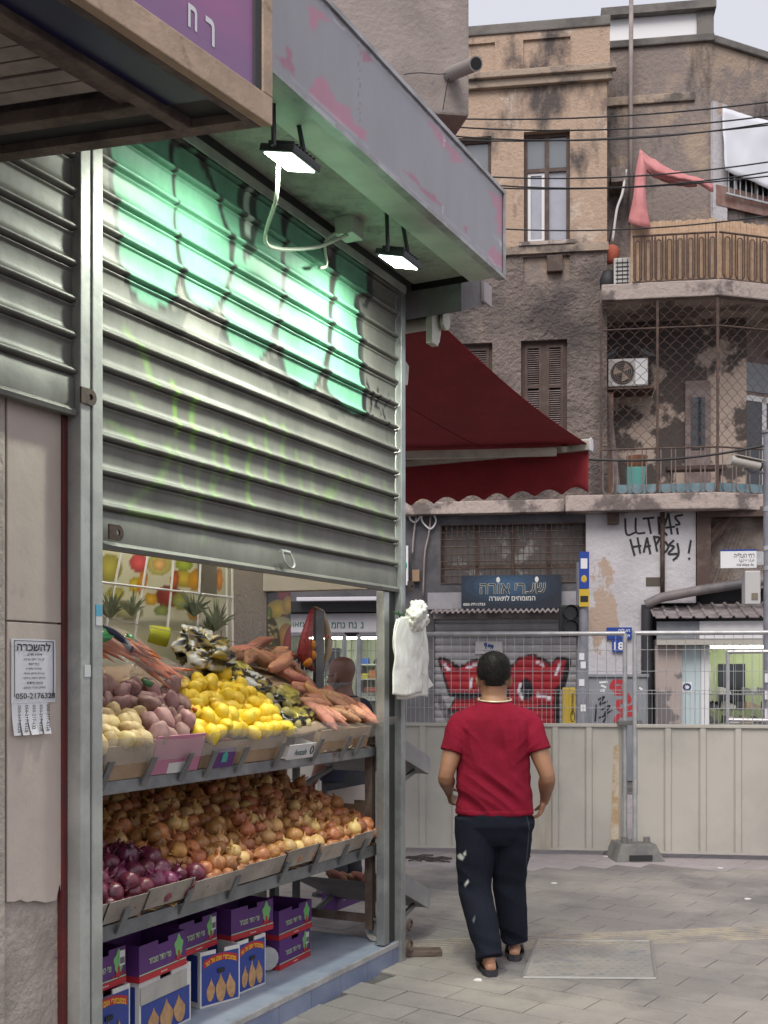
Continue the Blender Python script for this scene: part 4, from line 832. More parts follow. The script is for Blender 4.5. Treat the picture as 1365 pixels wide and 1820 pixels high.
e = empty('utility_box', QF @ T(xc(1338), .1, zc(1074)), 'pale grey wall utility box with vent below the street sign', 'box')
box('case', M('box_grey', (.50, .49, .48), .5), QF, xc(1325), xc(1352), -.02, .22, zc(1074), zc(1014), e, bevel=.015); box('vent', M('vent_brown', (.2, .17, .13), .7), QF, xc(1336), xc(1347), -.028, -.019, zc(1066), zc(1054), e)
e = empty('security_camera', QF @ T(xc(1325), -.1, zc(830)), 'beige bullet security camera pointing left from the pole', 'camera')
m_cam = M('camera_beige', (.45, .42, .38), .45); cd = QF @ T(xc(1322), -.1, zc(826)) @ Ry(R(0)); 
MB().loft([[Vector((x, -.035 + .0, 0)) + Vector((0, .055 * math.cos(t), .055 * math.sin(t))) for t in np.linspace(0, 6.283, 13)[:-1]] for x in (-.2, .17)]).build('body', m_cam, cd @ Ry(R(10)) @ Rz(R(18)), e, smooth='auto')
box('sunshade', m_cam, cd @ Ry(R(10)) @ Rz(R(18)), -.16, .2, -.10, .03, .058, .07, e, bevel=.004)
MB().lathe([(.05, 0), (.05, .02), (.03, .03)], 16, T(.175, -.035, 0) @ Ry(R(90))).build('lens', m_black, cd @ Ry(R(10)) @ Rz(R(18)), e)
MB().tube([(.02, 0, -.05), (.1, .08, -.1), (.27, .1, -.09)], .02, 8).build('bracket', m_pole, cd, e)
# overhead wires
wires = [((830, 208), (1400, 172)), ((830, 222), (1400, 196)), ((830, 238), (1400, 206)), ((820, 246), (1400, 214)), ((875, 310), (1400, 276)), ((875, 323), (1400, 292)), ((875, 330), (1400, 305)), ((890, 402), (1400, 372)), ((1040, 810), (1400, 770))]
nmw = ('topmost', 'second from top', 'third from top', 'fourth from top', 'fifth from top', 'sixth from top', 'seventh from top', 'eighth from top', 'lowest')
for k, (a, c) in enumerate(wires):
    Y = 15.2 + .12 * k; A_ = pix(a[0] - 40, a[1] + 2.5, Y + .6); B_ = pix(c[0] + 60, c[1] - 4, Y - .3)
    P = [A_.lerp(B_, t) - Vector((0, 0, .12 * 4 * t * (1 - t) * (1 + .3 * (k % 3)))) for t in np.linspace(0, 1, 15)]
    MB().tube(P, .011 if k != 8 else .018, 5, False).build('overhead_wire', m_cable, label=f'{nmw[k]} of the black overhead wires strung before the facade', cat='wire', group='overhead wires')
# ================================================================== shop: shutters, posts, canopy
def ux(px, v=0): return pf(SH, px, 1000, v)[0]
def uz(px, py, v=0): return pf(SH, px, py, v)[1]
ZC = 3.86
m_alu = M('post_alu', (.42, .44, .43), .38, .6, c2=(.30, .31, .31), ns=5, bump=.1, bs=40, c3=(.22, .22, .22), ns3=3, lo3=.6, hi3=.8)
m_alud = M('post_dark', (.04, .04, .042), .6, .2)
m_gpost = M('post_light', (.45, .455, .425), .45, .25, c2=(.33, .335, .315), ns=4, bump=.08, c3=(.25, .26, .26), ns3=6, lo3=.58, hi3=.75)
m_shut = MP('shutter_paint', .5, .1, (.18, .175, .155), bump=.15, bs=6, dirt=.4, spec=.4)
# --- graffiti in picture coordinates
MINT = sr(104, 158, 130); DRK = sr(48, 50, 47); LIME = sr(140, 196, 66)
bub = [
 [(196, 235), (300, 235), (306, 300), (312, 400), (318, 480), (312, 520), (300, 540), (278, 543), (250, 528), (228, 500), (216, 455), (212, 395), (205, 320)],
 [(312, 262), (345, 268), (372, 320), (398, 385), (410, 440), (412, 485), (402, 520), (384, 543), (362, 551), (345, 535), (332, 500), (322, 440), (314, 370)],
 [(350, 250), (430, 275), (445, 300), (495, 350), (504, 420), (503, 500), (494, 565), (478, 620), (460, 640), (440, 640), (418, 618), (402, 580), (398, 545), (418, 500), (420, 440), (404, 385), (378, 315)],
 [(512, 370), (560, 400), (585, 470), (588, 560), (578, 640), (566, 680), (552, 694), (535, 690), (512, 664), (500, 620), (500, 580), (510, 500)],
 [(598, 440), (650, 480), (660, 520), (634, 525), (638, 580), (644, 660), (645, 735), (625, 735), (600, 715), (586, 690), (590, 620), (596, 540)]]
lay = []
for p in bub: lay += [('line', p + [p[0]], 17, DRK, .92), ]
lay += [('poly', [(228, 500), (250, 530), (300, 545), (340, 548), (322, 600), (290, 590), (240, 560)], DRK, .75), ('poly', [(395, 560), (420, 625), (455, 650), (470, 670), (420, 655), (390, 610)], DRK, .8), ('poly', [(485, 625), (505, 650), (530, 695), (500, 705), (470, 660)], DRK, .8), ('poly', [(572, 680), (595, 720), (620, 745), (590, 745), (566, 715)], DRK, .7)]
for p in bub: lay += [('poly', p, MINT)]
lay += [('poly', [(440, 265), (458, 280), (458, 400), (450, 450), (436, 465), (428, 420), (425, 330)], DRK, .9), ('poly', [(437, 320), (446, 330), (445, 420), (436, 415)], sr(175, 195, 180)), ('line', [(505, 300), (508, 400)], 10, DRK, .8), ('poly', [(512, 300), (580, 330), (582, 400), (540, 350)], DRK, .7),
        ('line', [(636, 540), (640, 600), (648, 690), (650, 730)], 6, sr(40, 45, 45)), ('line', [(662, 500), (655, 545), (640, 545)], 7, sr(50, 55, 55)), ('line', [(655, 675), (662, 720), (658, 740)], 4, BLK), ('line', [(672, 690), (668, 720), (684, 735), (688, 755)], 4, BLK), ('line', [(690, 700), (676, 745)], 3, BLK), ('line', [(648, 700), (648, 745)], 6, BLK, .8), ('line', [(690, 760), (690, 800)], 5, DRK, .5)]
for L, wd, al in (([(222, 580), (242, 610), (262, 640), (278, 690)], 11, .6), ([(310, 680), (312, 720), (316, 770)], 10, .8), ([(342, 705), (345, 745), (347, 800)], 11, .7), ([(240, 700), (255, 725)], 10, .5), ([(172, 750), (200, 752), (235, 775), (250, 795)], 14, .6), ([(302, 790), (300, 815), (285, 850), (262, 870), (232, 895), (225, 910), (270, 918), (305, 920)], 17, .5), ([(318, 790), (322, 840), (330, 880)], 8, .5), ([(352, 820), (356, 880), (358, 940), (366, 975)], 8, .45), ([(382, 765), (380, 820), (378, 880), (390, 850)], 10, .5), ([(405, 765), (403, 800), (408, 850)], 12, .6), ([(446, 775), (442, 830), (444, 900)], 9, .6), ([(474, 740), (476, 860)], 8, .55), ([(504, 755), (506, 860)], 9, .5), ([(528, 800), (536, 850), (536, 960)], 8, .45), ([(558, 800), (556, 880), (565, 920)], 8, .4), ([(602, 845), (580, 880), (570, 895), (600, 870)], 14, .45), ([(620, 830), (625, 870)], 7, .4), ([(655, 845), (635, 900), (660, 895), (672, 920), (678, 960)], 12, .4), ([(685, 850), (690, 930)], 7, .35), ([(330, 890), (400, 880)], 8, .4)):
    lay.append(('line', L, wd, LIME, al, wd * .6))
def slat_profile():
    # (dz from slat top, v): hooked top edge, dished sheet, rolled bead at the foot
    P = [(0, .014), (.0035, .014), (.0045, -.003), (.0085, -.004), (.011, .0035), (.02, .006), (.045, .0085), (.075, .008), (.094, .0045), (.101, -.006), (.106, -.0145), (.112, -.018), (.1185, -.0165), (.1225, -.009), (.1245, .012), (.1295, .014)]
    return P
def curtain(nm, label, u0, u1, zb, zt, layers, bar_h=.145, v0=0., tabs=(), ring=None):
    e = empty(nm, SH @ T((u0 + u1) / 2, v0, zb), label, 'roller shutter')
    z = zb + bar_h; n = int((u1 - u0) / .0085); k = 0
    while z < zt:
        dent = [(.0006 * math.sin(16 * (u0 + (u1 - u0) * i / n) + k) + .0012 * mnoise.noise((3.1 * i / n * 2.5, k * .7, 0))) for i in range(n + 1)]
        b = MB(); b.loft([[(u0 + (u1 - u0) * i / n, v0 + v + dent[i], z + .129 - dz) for i in range(n + 1)] for dz, v in slat_profile()], cap=False, closed=False)
        q = np.array([proj(SH, (p[0], v0, p[2])) for p in b.v])
        wob = 1.6 * np.sin(q[:, 1] * .05 + q[:, 0] * .02) + 1.0 * np.sin(q[:, 0] * .08)
        C = draw(q[:, 0] + wob, q[:, 1] + .6 * wob, layers, (.18, .175, .155, 0))
        o = b.build('slat', m_shut, SH, e, smooth=True); paint(o.data, C); z += .129; k += 1
    b = MB(); pr = [(0, .012), (0, -.016), (.016, -.021), (.026, -.014), (.032, -.004), (bar_h - .012, -.004), (bar_h, .004), (bar_h, .012)]
    b.loft([[(u0 + .001 + (u1 - u0 - .002) * i / n, v0 + v, zb + dz) for dz, v in pr] for i in range(n + 1)])
    q = np.array([proj(SH, (p[0], v0, p[2])) for p in b.v]); o = b.build('bottom_bar', m_shut, SH, e, smooth='auto'); paint(o.data, draw(q[:, 0], q[:, 1], [l for l in layers if len(l) > 3 and l[3] == LIME], (.23, .24, .205, 0)))
    m_tab = bpy.data.materials.get('lock_tab') or M('lock_tab', (.10, .065, .045), .55, .5, c2=(.05, .04, .035), ns=25)
    for (u, z, vv) in tabs:
        b = MB(); n_ = 14; c = 0.0
        ring_o = [(math.cos(t) * .030, math.sin(t) * .030) for t in np.linspace(-math.pi * .6, math.pi * .6, n_)] + [(-.05, .028), (-.05, -.028)]
        ring_i = [(math.cos(t) * .011, math.sin(t) * .011) for t in np.linspace(-math.pi * .6, math.pi * .6, n_)] + [(-.011, .006), (-.011, -.006)]
        N_ = len(ring_o); vs = [(u + x, vv + y, z + zz) for y in (-.004, .004) for x, zz in ring_o] + [(u + x, vv + y, z + zz) for y in (-.004, .004) for x, zz in ring_i]
        fs = []
        for i in range(N_):
            j = (i + 1) % N_; fs += [(i, j, 2 * N_ + j, 2 * N_ + i), (N_ + i, 3 * N_ + i, 3 * N_ + j, N_ + j), (i, N_ + i, N_ + j, j), (2 * N_ + i, 2 * N_ + j, 3 * N_ + j, 3 * N_ + i)]
        b.add(vs, fs); b.build('lock_tab', m_tab, SH, e)
    if ring:
        u, z = ring; b = MB().tube([(u - .035, v0 - .03, z), (u + .035, v0 - .03, z)], .011, 8); b.build('handle_lug', m_gpost, SH, e, smooth='auto')
        MB().tube(catmull([(u - .035, v0 - .035, z), (u - .03, v0 - .05, z - .05), (u + .02, v0 - .055, z - .075), (u + .05, v0 - .05, z - .05), (u + .035, v0 - .035, z)], 5), .006, 6).build('handle', m_gpost, SH, e, smooth='auto')
    return e
U0 = ux(170); U1 = ux(704)
curtain('roller_shutter', 'half-lowered grey roller shutter with mint green graffiti over the produce stand', U0, U1, 2.105, ZC - .02, lay, tabs=((ux(196), uz(196, 948), -.035), (ux(722), uz(722, 1043), -.035)), ring=(ux(497), uz(497, 982)))
UL0, UL1 = ux(134) - 2.2, ux(131)
curtain('roller_shutter', 'plain grey roller shutter half lowered at the left edge', UL0, UL1, 2.565, ZC - .02, [], tabs=((ux(147), uz(147, 708), -.035),))
# guide posts
e = empty('guide_post', SH @ T(ux(150), 0, 0), 'pale galvanised double guide post between the two shutters', 'post')
box('left_channel', m_gpost, SH, ux(132), ux(149.5), -.03, .05, 0, ZC - .02, e, bevel=.004); box('right_channel', m_gpost, SH, ux(152), ux(170), -.034, .05, 0, ZC - .021, e, bevel=.004); box('joint', m_alud, SH, ux(149.5), ux(152), -.02, .045, 0, ZC - .03, e)
mst = M('sticker_blue', (.10, .35, .5), .5)
e1 = box('sticker', mst, SH, ux(157), ux(168), -.0365, -.0345, uz(162, 1095), uz(162, 1075), e); box('sticker', M('sticker_w', (.6, .6, .6), .5), SH, ux(157), ux(168), -.0365, -.0345, uz(162, 1112), uz(162, 1096), e)
box('sticker', bpy.data.materials['sticker_w'], SH, ux(138), ux(149), -.0325, -.0305, uz(145, 1203), uz(145, 1182), e)
e = empty('corner_post', SH @ T(0, 0, 0), 'galvanised corner post at the far end of the produce stand', 'post')
box('face', m_alu, SH, ux(705), ux(712.5), -.03, .05, 0, ZC - .02, e, bevel=.003); box('inner_channel', m_alu, SH, ux(683), ux(692), .0, .05, .13, 2.1, e, bevel=.003); box('channel_slot', m_alud, SH, ux(692), ux(705), .012, .05, .13, 2.15, e)
# --- canopy
m_can = MP('fascia_film', .42, 0., (.34, .325, .355), bump=.06, bs=4, dirt=.12)
m_edge = M('fascia_edge', (.46, .45, .46), .45, .3, c2=(.3, .29, .29), ns=6)
m_soff = M('soffit', (.36, .35, .31), .9, c2=(.25, .245, .22), ns=14, lo=.4, hi=.7, c3=(.03, .03, .03), ns3=1.8, lo3=.58, hi3=.72, bump=.6, bs=60)
m_strip = M('soffit_strip', (.50, .50, .45), .45, c2=(.42, .42, .38), ns=5)
can = empty('canopy', SH @ T(-1.5, -.3, ZC), 'grey canopy with peeling pink film fascia above the roller shutter', 'canopy')
VC = -.587; UF = .114; ZT = ZC + .447
PINK = sr(190, 130, 150); PNK2 = sr(172, 112, 132)
pk = [[(545, 5), (575, 20), (590, 40), (570, 35), (560, 60), (548, 40)], [(487, 100), (505, 100), (512, 75), (520, 90), (528, 140), (500, 118)], [(545, 160), (560, 150), (572, 130), (582, 150), (600, 180), (622, 190), (628, 215), (650, 230), (652, 252), (600, 215)], [(642, 85), (665, 105), (645, 112)], [(758, 210), (785, 235), (825, 285), (805, 290), (800, 270), (780, 260), (768, 230)], [(715, 300), (735, 310), (750, 330), (775, 345), (790, 375), (760, 352)], [(868, 335), (893, 350), (893, 425), (884, 410), (880, 370)], [(820, 395), (835, 405), (832, 420)], [(868, 450), (880, 435), (892, 460), (892, 482), (870, 465)]]
sl = [('poly', [(a + random.uniform(-2, 2), c + random.uniform(-2, 2)) for a, c in p], PNK2 if i % 2 else PINK, .95) for i, p in enumerate(pk)]
WH = sr(205, 200, 208)
sl += [('line', [(575, 5), (600, 40), (640, 75), (700, 140), (760, 205), (800, 250), (850, 300), (893, 347)], 5, WH, .8), ('line', [(640, 80), (642, 250)], 1.2, sr(120, 115, 125)), ('line', [(790, 245), (790, 265)], 3, WH), ('line', [(788, 368), (789, 378)], 3, WH), ('poly', [(598, 38), (612, 55), (608, 52)], WH), ('poly', [(878, 415), (892, 432), (892, 445)], WH), ('line', [(520, 140), (560, 175), (640, 250), (720, 330), (800, 395), (890, 478)], 3, WH, .5)]
u0c = -5.2
nx = int((UF - u0c) / .014); b = MB(); b.grid(lambda s, t: (u0c + (UF - u0c) * s, VC + .003 * math.sin(s * 60) * (t * (1 - t)), ZC + (ZT - ZC) * t), nx, 32)
q = np.array([proj(SH, p) if (SH @ Vector(p)).y > .3 else (-999, -999) for p in b.v]); jit = 2 * np.sin(q[:, 0] * .16) + 1.8 * np.sin(q[:, 1] * .23 + q[:, 0] * .1)
C = draw(q[:, 0] + jit, q[:, 1] + jit * .5, sl, (.34, .325, .355, 0)); n0 = len(b.v)
b.box(u0c, UF, VC + .004, VC + .03, ZC, ZT); C = np.vstack([C, np.tile([.34, .325, .355, 0], (8, 1))]); o = b.build('fascia', m_can, SH, can); paint(o.data, C)
box('fascia_end', m_can, SH, UF + .001, UF + .02, VC - .002, .0, ZC - .002, ZT, can)
box('top_edge', m_edge, SH, u0c, UF + .025, VC - .012, VC + .03, ZT + .001, ZT + .022, can); box('bottom_edge', m_edge, SH, u0c, UF + .025, VC - .010, VC + .035, ZC - .022, ZC - .001, can)
box('end_edge', m_edge, SH, UF + .0, UF + .025, VC - .011, VC - .003, ZC, ZT, can)
box('soffit_strip', m_strip, SH, u0c, UF, VC + .036, VC + .19, ZC - .012, ZC + .004, can); box('soffit', m_soff, SH, u0c, UF, VC + .192, -.04, ZC + .03, ZC + .05, can)
box('soffit_step', m_strip, SH, u0c, UF, VC + .1901, VC + .196, ZC - .01, ZC + .03, can)
box('roof', m_edge, SH, u0c, UF, VC + .031, 1.5, ZT - .03, ZT, can); box('canopy_end_panel', m_alud, SH, UF - .03, UF, VC + .2, 1.2, ZC + .052, ZT - .032, can)
box('shutter_housing', m_alud, SH, u0c, UF - .02, -.038, .3, ZC - .018, ZC + .2, can)
box('housing_rail', m_gpost, SH, u0c, -.0, -.05, -.039, ZC - .06, ZC - .02, can)
# hood over the far-side awning
m_hood = M('hood', (.13, .12, .12), .7, c2=(.2, .18, .18), ns=5); m_hoodl = M('hood_edge', (.42, .37, .38), .6)
hd2 = empty('awning_hood', SH @ T(.3, .4, 3.7), 'dark boxed hood around the corner above the red awning', 'hood')
hv = -.33
MB().prism([(.14, ZC - .16), (.14, ZC + .12), (.52, ZC + .10), (.56, ZC + .02), (.52, ZC - .01)], hv, 1.8, 'y').build('box', m_hood, SH, hd2); box('front_edge', m_hoodl, SH, .44, .565, hv - .02, hv - .002, ZC - .015, ZC + .105, hd2)
# upper storey block over the canopy
m_conc = M('concrete', (.30, .255, .235), .9, c2=(.22, .185, .175), ns=1.3, lo=.42, hi=.6, bump=.5, bs=30, c3=(.36, .30, .27), ns3=3, lo3=.55, hi3=.7, detail=9)
up = MB(); pc = pix(834, HY, 7.0)
up.prism([(pc.x, 7.0), (-2.4, 6.6), (-3.0, 9.5), (.20, 8.3)], 5.11, 9.5); ob = up.build('upper_storey', m_conc, bevel=.015, label='grey-brown rendered upper storey block overhanging the canopy', cat='building')
cr = MB()
for P in ([(718, 137), (745, 134), (790, 136), (806, 124)], [(796, 142), (792, 165), (786, 200)]):
    pts = catmull([pix(x, y, 6.975 + (x - 834) * .0004) + Vector((random.uniform(-.004, .004), -.0, 0)) for x, y in P], 4)
    cr.tube([p - Vector((0, .03, 0)) for p in pts], .003, 4)
cr.build('crack', m_alud, parent=ob)
p0 = pix(797, 133, 7.0); p1 = pix(846, 113, 6.55)
b = MB().tube([p0, p1], .042, 14); b.build('drain_spout', M('pvc_grey', (.30, .275, .265), .5), smooth='auto', label='grey plastic drain spout sticking out of the upper storey wall', cat='pipe')
MB().tube([p1 - (p1 - p0) * .03, p1 + (p1 - p0) * .004], .034, 14).build('bore', m_black, parent=bpy.data.objects['drain_spout'])
# --- floodlights
m_led = M('led_on', (1, 1, 1), .5, emit=(.93, 1, .93), es=16); m_lampb = M('lamp_black', (.05, .05, .052), .45, .4)
def flood(px, py, label, zl=3.66):
    P = pix(px, py, (zl - EYE) * FPX / (HY - py)); l = SH.inverted() @ P
    F = SH @ T(l.x, l.y, l.z) @ Rx(R(14))
    e = empty('floodlight', F, label, 'floodlight', 'floodlights under the canopy')
    box('case', m_lampb, F, -.105, .105, -.08, .08, .0, .03, e, bevel=.006); box('led_panel', m_led, F, -.088, .088, -.063, .063, -.004, -.0005, e)
    b = MB()
    for k in range(7): x = -.08 + k * .026; b.box(x, x + .005, -.06, .06, .0305, .05)
    b.build('fins', m_lampb, F, e)
    Fb = SH @ T(l.x, l.y, l.z); MB().tube([(-.118, 0, .015), (-.118, 0, .06), (-.09, .02, .225), (.09, .02, .225), (.118, 0, .06), (.118, 0, .015)], .011, 6).build('bracket', m_lampb, Fb, e)
    ld = bpy.data.lights.new('flood_light', 'AREA'); ld.shape = 'RECTANGLE'; ld.size = .17; ld.size_y = .12; ld.energy = 19; ld.color = (.92, 1.0, .84); ld.spread = R(165)
    lo = bpy.data.objects.new('flood_light', ld); COL.objects.link(lo); place(lo, F @ T(0, 0, -.012), e)
    return l
l1 = flood(515, 288, 'lit square LED floodlight under the canopy nearer the purple sign'); l2 = flood(708, 466, 'lit square LED floodlight under the canopy nearer the red awning')
m_wirel = M('wire_pale', (.45, .5, .40), .5)
def shpts(P): return [SH @ Vector(p) for p in P]
MB().tube(catmull(shpts([(l1.x, l1.y + .05, l1.z + .05), (l1.x + .06, l1.y + .1, l1.z - .1), (l1.x + .35, -.15, ZC - .35), (l2.x - .35, -.12, ZC - .2), (l2.x - .1, -.16, ZC - .06)]), 8), .009, 6).build('lamp_cable', m_wirel, smooth=True, label='pale cable drooping between the two floodlights', cat='cable')
box('lamp_junction_box', m_strip, SH, l2.x - .12, l2.x + .0, -.2, -.1, ZC - .06, ZC + .03, bevel=.006, label='square junction box on the soffit above the farther floodlight', cat='box')
MB().tube(catmull(shpts([(l2.x - .1, -.12, ZC - .03), (l2.x - .16, -.07, ZC - .1), (l2.x - .13, -.06, ZC - .2), (l2.x - .2, -.06, ZC - .24)]), 6), .008, 6).build('lamp_cable', m_wirel, smooth=True, label='short pale cable end by the farther floodlight', cat='cable')
box('tube_holder', m_strip, SH, l1.x - .42, l1.x - .12, -.16, -.1, ZC - .04, ZC - .005, bevel=.005, label='pale lamp holder on the soffit beside the nearer floodlight', cat='lamp holder')
# --- left wall pillar, flyer
m_cream = M('stone_cream', (.58, .49, .425), .6, c2=(.47, .39, .34), ns=1.6, lo=.4, hi=.7, c3=(.28, .23, .20), ns3=4, lo3=.62, hi3=.8, bump=.15, bs=18, detail=8)
m_red = M('dark_red', (.13, .018, .02), .5, c2=(.09, .02, .02), ns=9)
pil = empty('stone_pillar', SH @ T(ux(60), .05, 0), 'cream stone-clad pillar with cracked slabs at the left edge', 'pillar')
uA, uB = ux(13, .04), ux(112, .04); zj1, zj2 = uz(60, 1106, .04), uz(60, 1607, .04)
box('panel', m_cream, SH, uA, uB, .04, .09, zj1 + .003, 2.9, pil, bevel=.003)
b = MB(); jag = [(uA, zj2 + .03), (uA + .03, zj2 + .024), (uA + .06, zj2 + .026), (uA + .09, zj2 + .012), (uA + .13, zj2 + .010), (uA + .18, zj2 - .006), (uA + .235, zj2 - .008), (uA + .25, zj2 + .045), (uA + .262, zj2 + .03), (uA + .27, zj2 - .012), (uA + .33, zj2 - .02), (uA + .36, zj2 - .012), (uB, zj2 - .015)]
b.prism(jag + [(uB, zj1 - .003), (uA, zj1 - .003)], .04, .09, 'y'); b.build('panel', m_cream, SH, pil, bevel=.002)
m_crm2 = M('stone_rough', (.47, .41, .36), .9, c2=(.36, .31, .27), ns=5, bump=.6, bs=25)
box('core', m_crm2, SH, uA + .002, uB - .001, .056, .5, 0, 2.89, pil)
box('side_slab', m_crm2, SH, uA - .6, uA - .012, .035, .5, 0, 3, pil, bevel=.01)
box('red_trim', m_red, SH, ux(112, .03), ux(121, .03), .03, .07, 0, 2.8, pil, bevel=.003); box('dark_gap', m_alud, SH, ux(121, .06), ux(132, .06), .05, .3, 0, 2.8, pil)
# flyer
m_fly = M('flyer_paper', (.70, .68, .72), .7); m_ink = M('ink', (.02, .02, .025), .7)
fl_ = (ux(20, .036), ux(98, .036), uz(60, 1305, .036), uz(60, 1136, .036)); fy = .0365
e = empty('rental_flyer', SH @ T((fl_[0] + fl_[1]) / 2, fy, fl_[2]), 'white Hebrew rental flyer with tear-off phone strips taped to the pillar', 'flyer')
wf, hf = fl_[1] - fl_[0], fl_[3] - fl_[2]
zt_ = fl_[2] + hf * .33
b = MB(); b.grid(lambda s, t: (fl_[0] + wf * s, fy - .004 * math.sin(3 * t) * s, zt_ + (fl_[3] - zt_) * t), 6, 6); o = b.build('sheet', m_fly, SH, e); o.modifiers.new('s', 'SOLIDIFY').thickness = .0008
for k in range(5):
    if k == 4: x0, x1 = .66, .82
    else: x0, x1 = .01 + k * .163, .01 + k * .163 + .158
    b = MB(); b.grid(lambda s, t: (fl_[0] + wf * (x0 + (x1 - x0) * s), fy - .012 * (1 - t) ** 2 * (1 + .6 * (k % 3)), fl_[2] + (zt_ - fl_[2]) * t), 2, 5); o = b.build('tear_strip', m_fly, SH, e)
    letters('050-217-6328', m_ink, SH, fl_[0] + wf * (x0 + .045), fl_[0] + wf * (x1 - .04), fl_[2] + hf * .03, zt_ - hf * .02, fy - .0125 * 1.5, e, .01, rot=1)
def fline(s, x0, x1, z0, z1, bold=.01, rtl=True, nm='lettering'): letters(s, m_ink, SH, fl_[0] + wf * x0, fl_[0] + wf * x1, fl_[2] + hf * z0, fl_[2] + hf * z1, fy - .0065, e, bold, rtl, nm)
fline('להשכרה', .1, .86, .875, .965, .02); fline('דירת 3 חדרים', .33, .66, .825, .852); fline('70 מ״ר פלוס 16 מ״ר', .24, .72, .775, .802); fline('2 מרפסות', .36, .6, .725, .752); fline('קומה 4 מתוך 6', .3, .66, .675, .702); fline('מעלית מחסן ממ״ד', .26, .72, .625, .652); fline('סרטון יימסר בפרטי', .24, .74, .575, .602); fline('כניסה מיידית', .32, .68, .525, .552); fline('מתיווך אופיר נכסים', .25, .74, .475, .502); fline('050-2176328', .07, .97, .375, .435, .015, False)
b = MB()
for (x0, x1, z0, z1) in ((.04, .94, .975, .982), (.04, .055, .4, .975), (.925, .94, .4, .975)): b.box(fl_[0] + wf * x0, fl_[0] + wf * x1, fy - .0062, fy - .0058, fl_[2] + hf * z0, fl_[2] + hf * z1)
b.build('border', m_ink, SH, e)
# --- big purple sign box, upper left
A_ = Vector((-.336, 3.40)); f1 = (Vector((-.735, 2.76)) - A_).normalized(); f2 = (Vector((-1.245, 3.646)) - A_).normalized(); ZS = 3.30
def sp(a, c, z): p = A_ + f1 * a + f2 * c; return (p.x, p.y, z)
m_frame = M('sign_frame', (.52, .375, .27), .7, c2=(.40, .29, .21), ns=5, c3=(.16, .11, .08), ns3=9, lo3=.58, hi3=.72, bump=.2, bs=30)
m_und = M('sign_under', (.22, .17, .145), .85, c2=(.12, .09, .08), ns=8, bump=.5, bs=30)
m_bluep = M('blue_panel', (.015, .018, .075), .3, spec=.5); m_slat = M('louvre_slat', (.42, .36, .33), .8, c2=(.28, .235, .215), ns=6)
sgn = empty('sign_box', T(A_.x, A_.y, ZS), 'large weathered sign box with purple Hebrew panel overhanging the upper left', 'sign')
def bar(nm, mat, a0, a1, c0, c1, z0, z1, **k):
    b = MB(); b.add([sp(a, c, z) for z in (z0, z1) for a, c in ((a0, c0), (a1, c0), (a1, c1), (a0, c1))], [(0, 3, 2, 1), (4, 5, 6, 7), (0, 1, 5, 4), (1, 2, 6, 5), (2, 3, 7, 6), (3, 0, 4, 7)]); return b.build(nm, mat, parent=sgn, **k)
AL = 2.6; CL = 1.9
bar('front_rail', m_frame, 0, AL, 0, .035, ZS, ZS + .085, bevel=.004); bar('corner_rail', m_frame, 0, .045, .0, .034, ZS + .086, ZS + 1.3, bevel=.003)
bar('corner_slot', m_alud, .0455, .075, .006, .034, ZS + .086, ZS + 1.3)
bar('side_wall', m_und, 0.001, .03, .036, CL, ZS + .03, ZS + 1.3); bar('under_front', m_und, 0.04, AL, .036, .062, ZS + .001, ZS + .05); bar('under_side', m_und, .0, .055, .036, CL, ZS + .002, ZS + .029)
bar('blue_panel', m_bluep, .17, AL, .063, .225, ZS + .02, ZS + .03); bar('dark_panel', m_alud, .056, .168, .063, CL, ZS + .028, ZS + .034)
bar('under_beam', m_und, .056, AL, .226, .275, ZS - .004, ZS + .04, bevel=.006); bar('under_beam', m_und, .169, .225, .276, CL, ZS + .0, ZS + .045, bevel=.006)
bar('inner_beam', m_frame.copy() if False else m_und, .225, AL, .276, .33, ZS + .015, ZS + .045); bar('roof', m_und, .0, AL, .036, CL, ZS + 1.301, ZS + 1.35)
a = .27
while a < AL: bar('louvre_slat', m_slat, a, a + .062, .332, CL, ZS + .035 + random.uniform(0, .004), ZS + .043); a += .072
bar('louvre_back', m_alud, .226, AL, .331, CL, ZS + .06, ZS + .065)
dF = Vector((-f1.x, -f1.y)); FS = T(A_.x, A_.y, 0) @ Rz(math.atan2(dF.y, dF.x))     # x towards the corner, -y outwards
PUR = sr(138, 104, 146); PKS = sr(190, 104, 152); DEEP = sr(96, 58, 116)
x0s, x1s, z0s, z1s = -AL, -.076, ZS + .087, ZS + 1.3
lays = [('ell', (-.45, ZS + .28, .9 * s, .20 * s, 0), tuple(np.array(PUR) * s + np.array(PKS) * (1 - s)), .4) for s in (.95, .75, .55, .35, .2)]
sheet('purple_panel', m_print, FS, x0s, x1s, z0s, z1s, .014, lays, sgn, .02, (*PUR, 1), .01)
def sgx(px, py): return pf(FS, px, py, .013)
a, c = sgx(365, 34), sgx(381, 78); letters('ר', m_wht, FS, a[0], c[0], sgx(373, 79)[1], sgx(373, 33)[1], .012, sgn, .03, True); a, c = sgx(334, 10), sgx(350, 50); letters('ח', m_wht, FS, a[0], c[0], sgx(342, 52)[1], sgx(342, 10)[1], .012, sgn, .03, True)
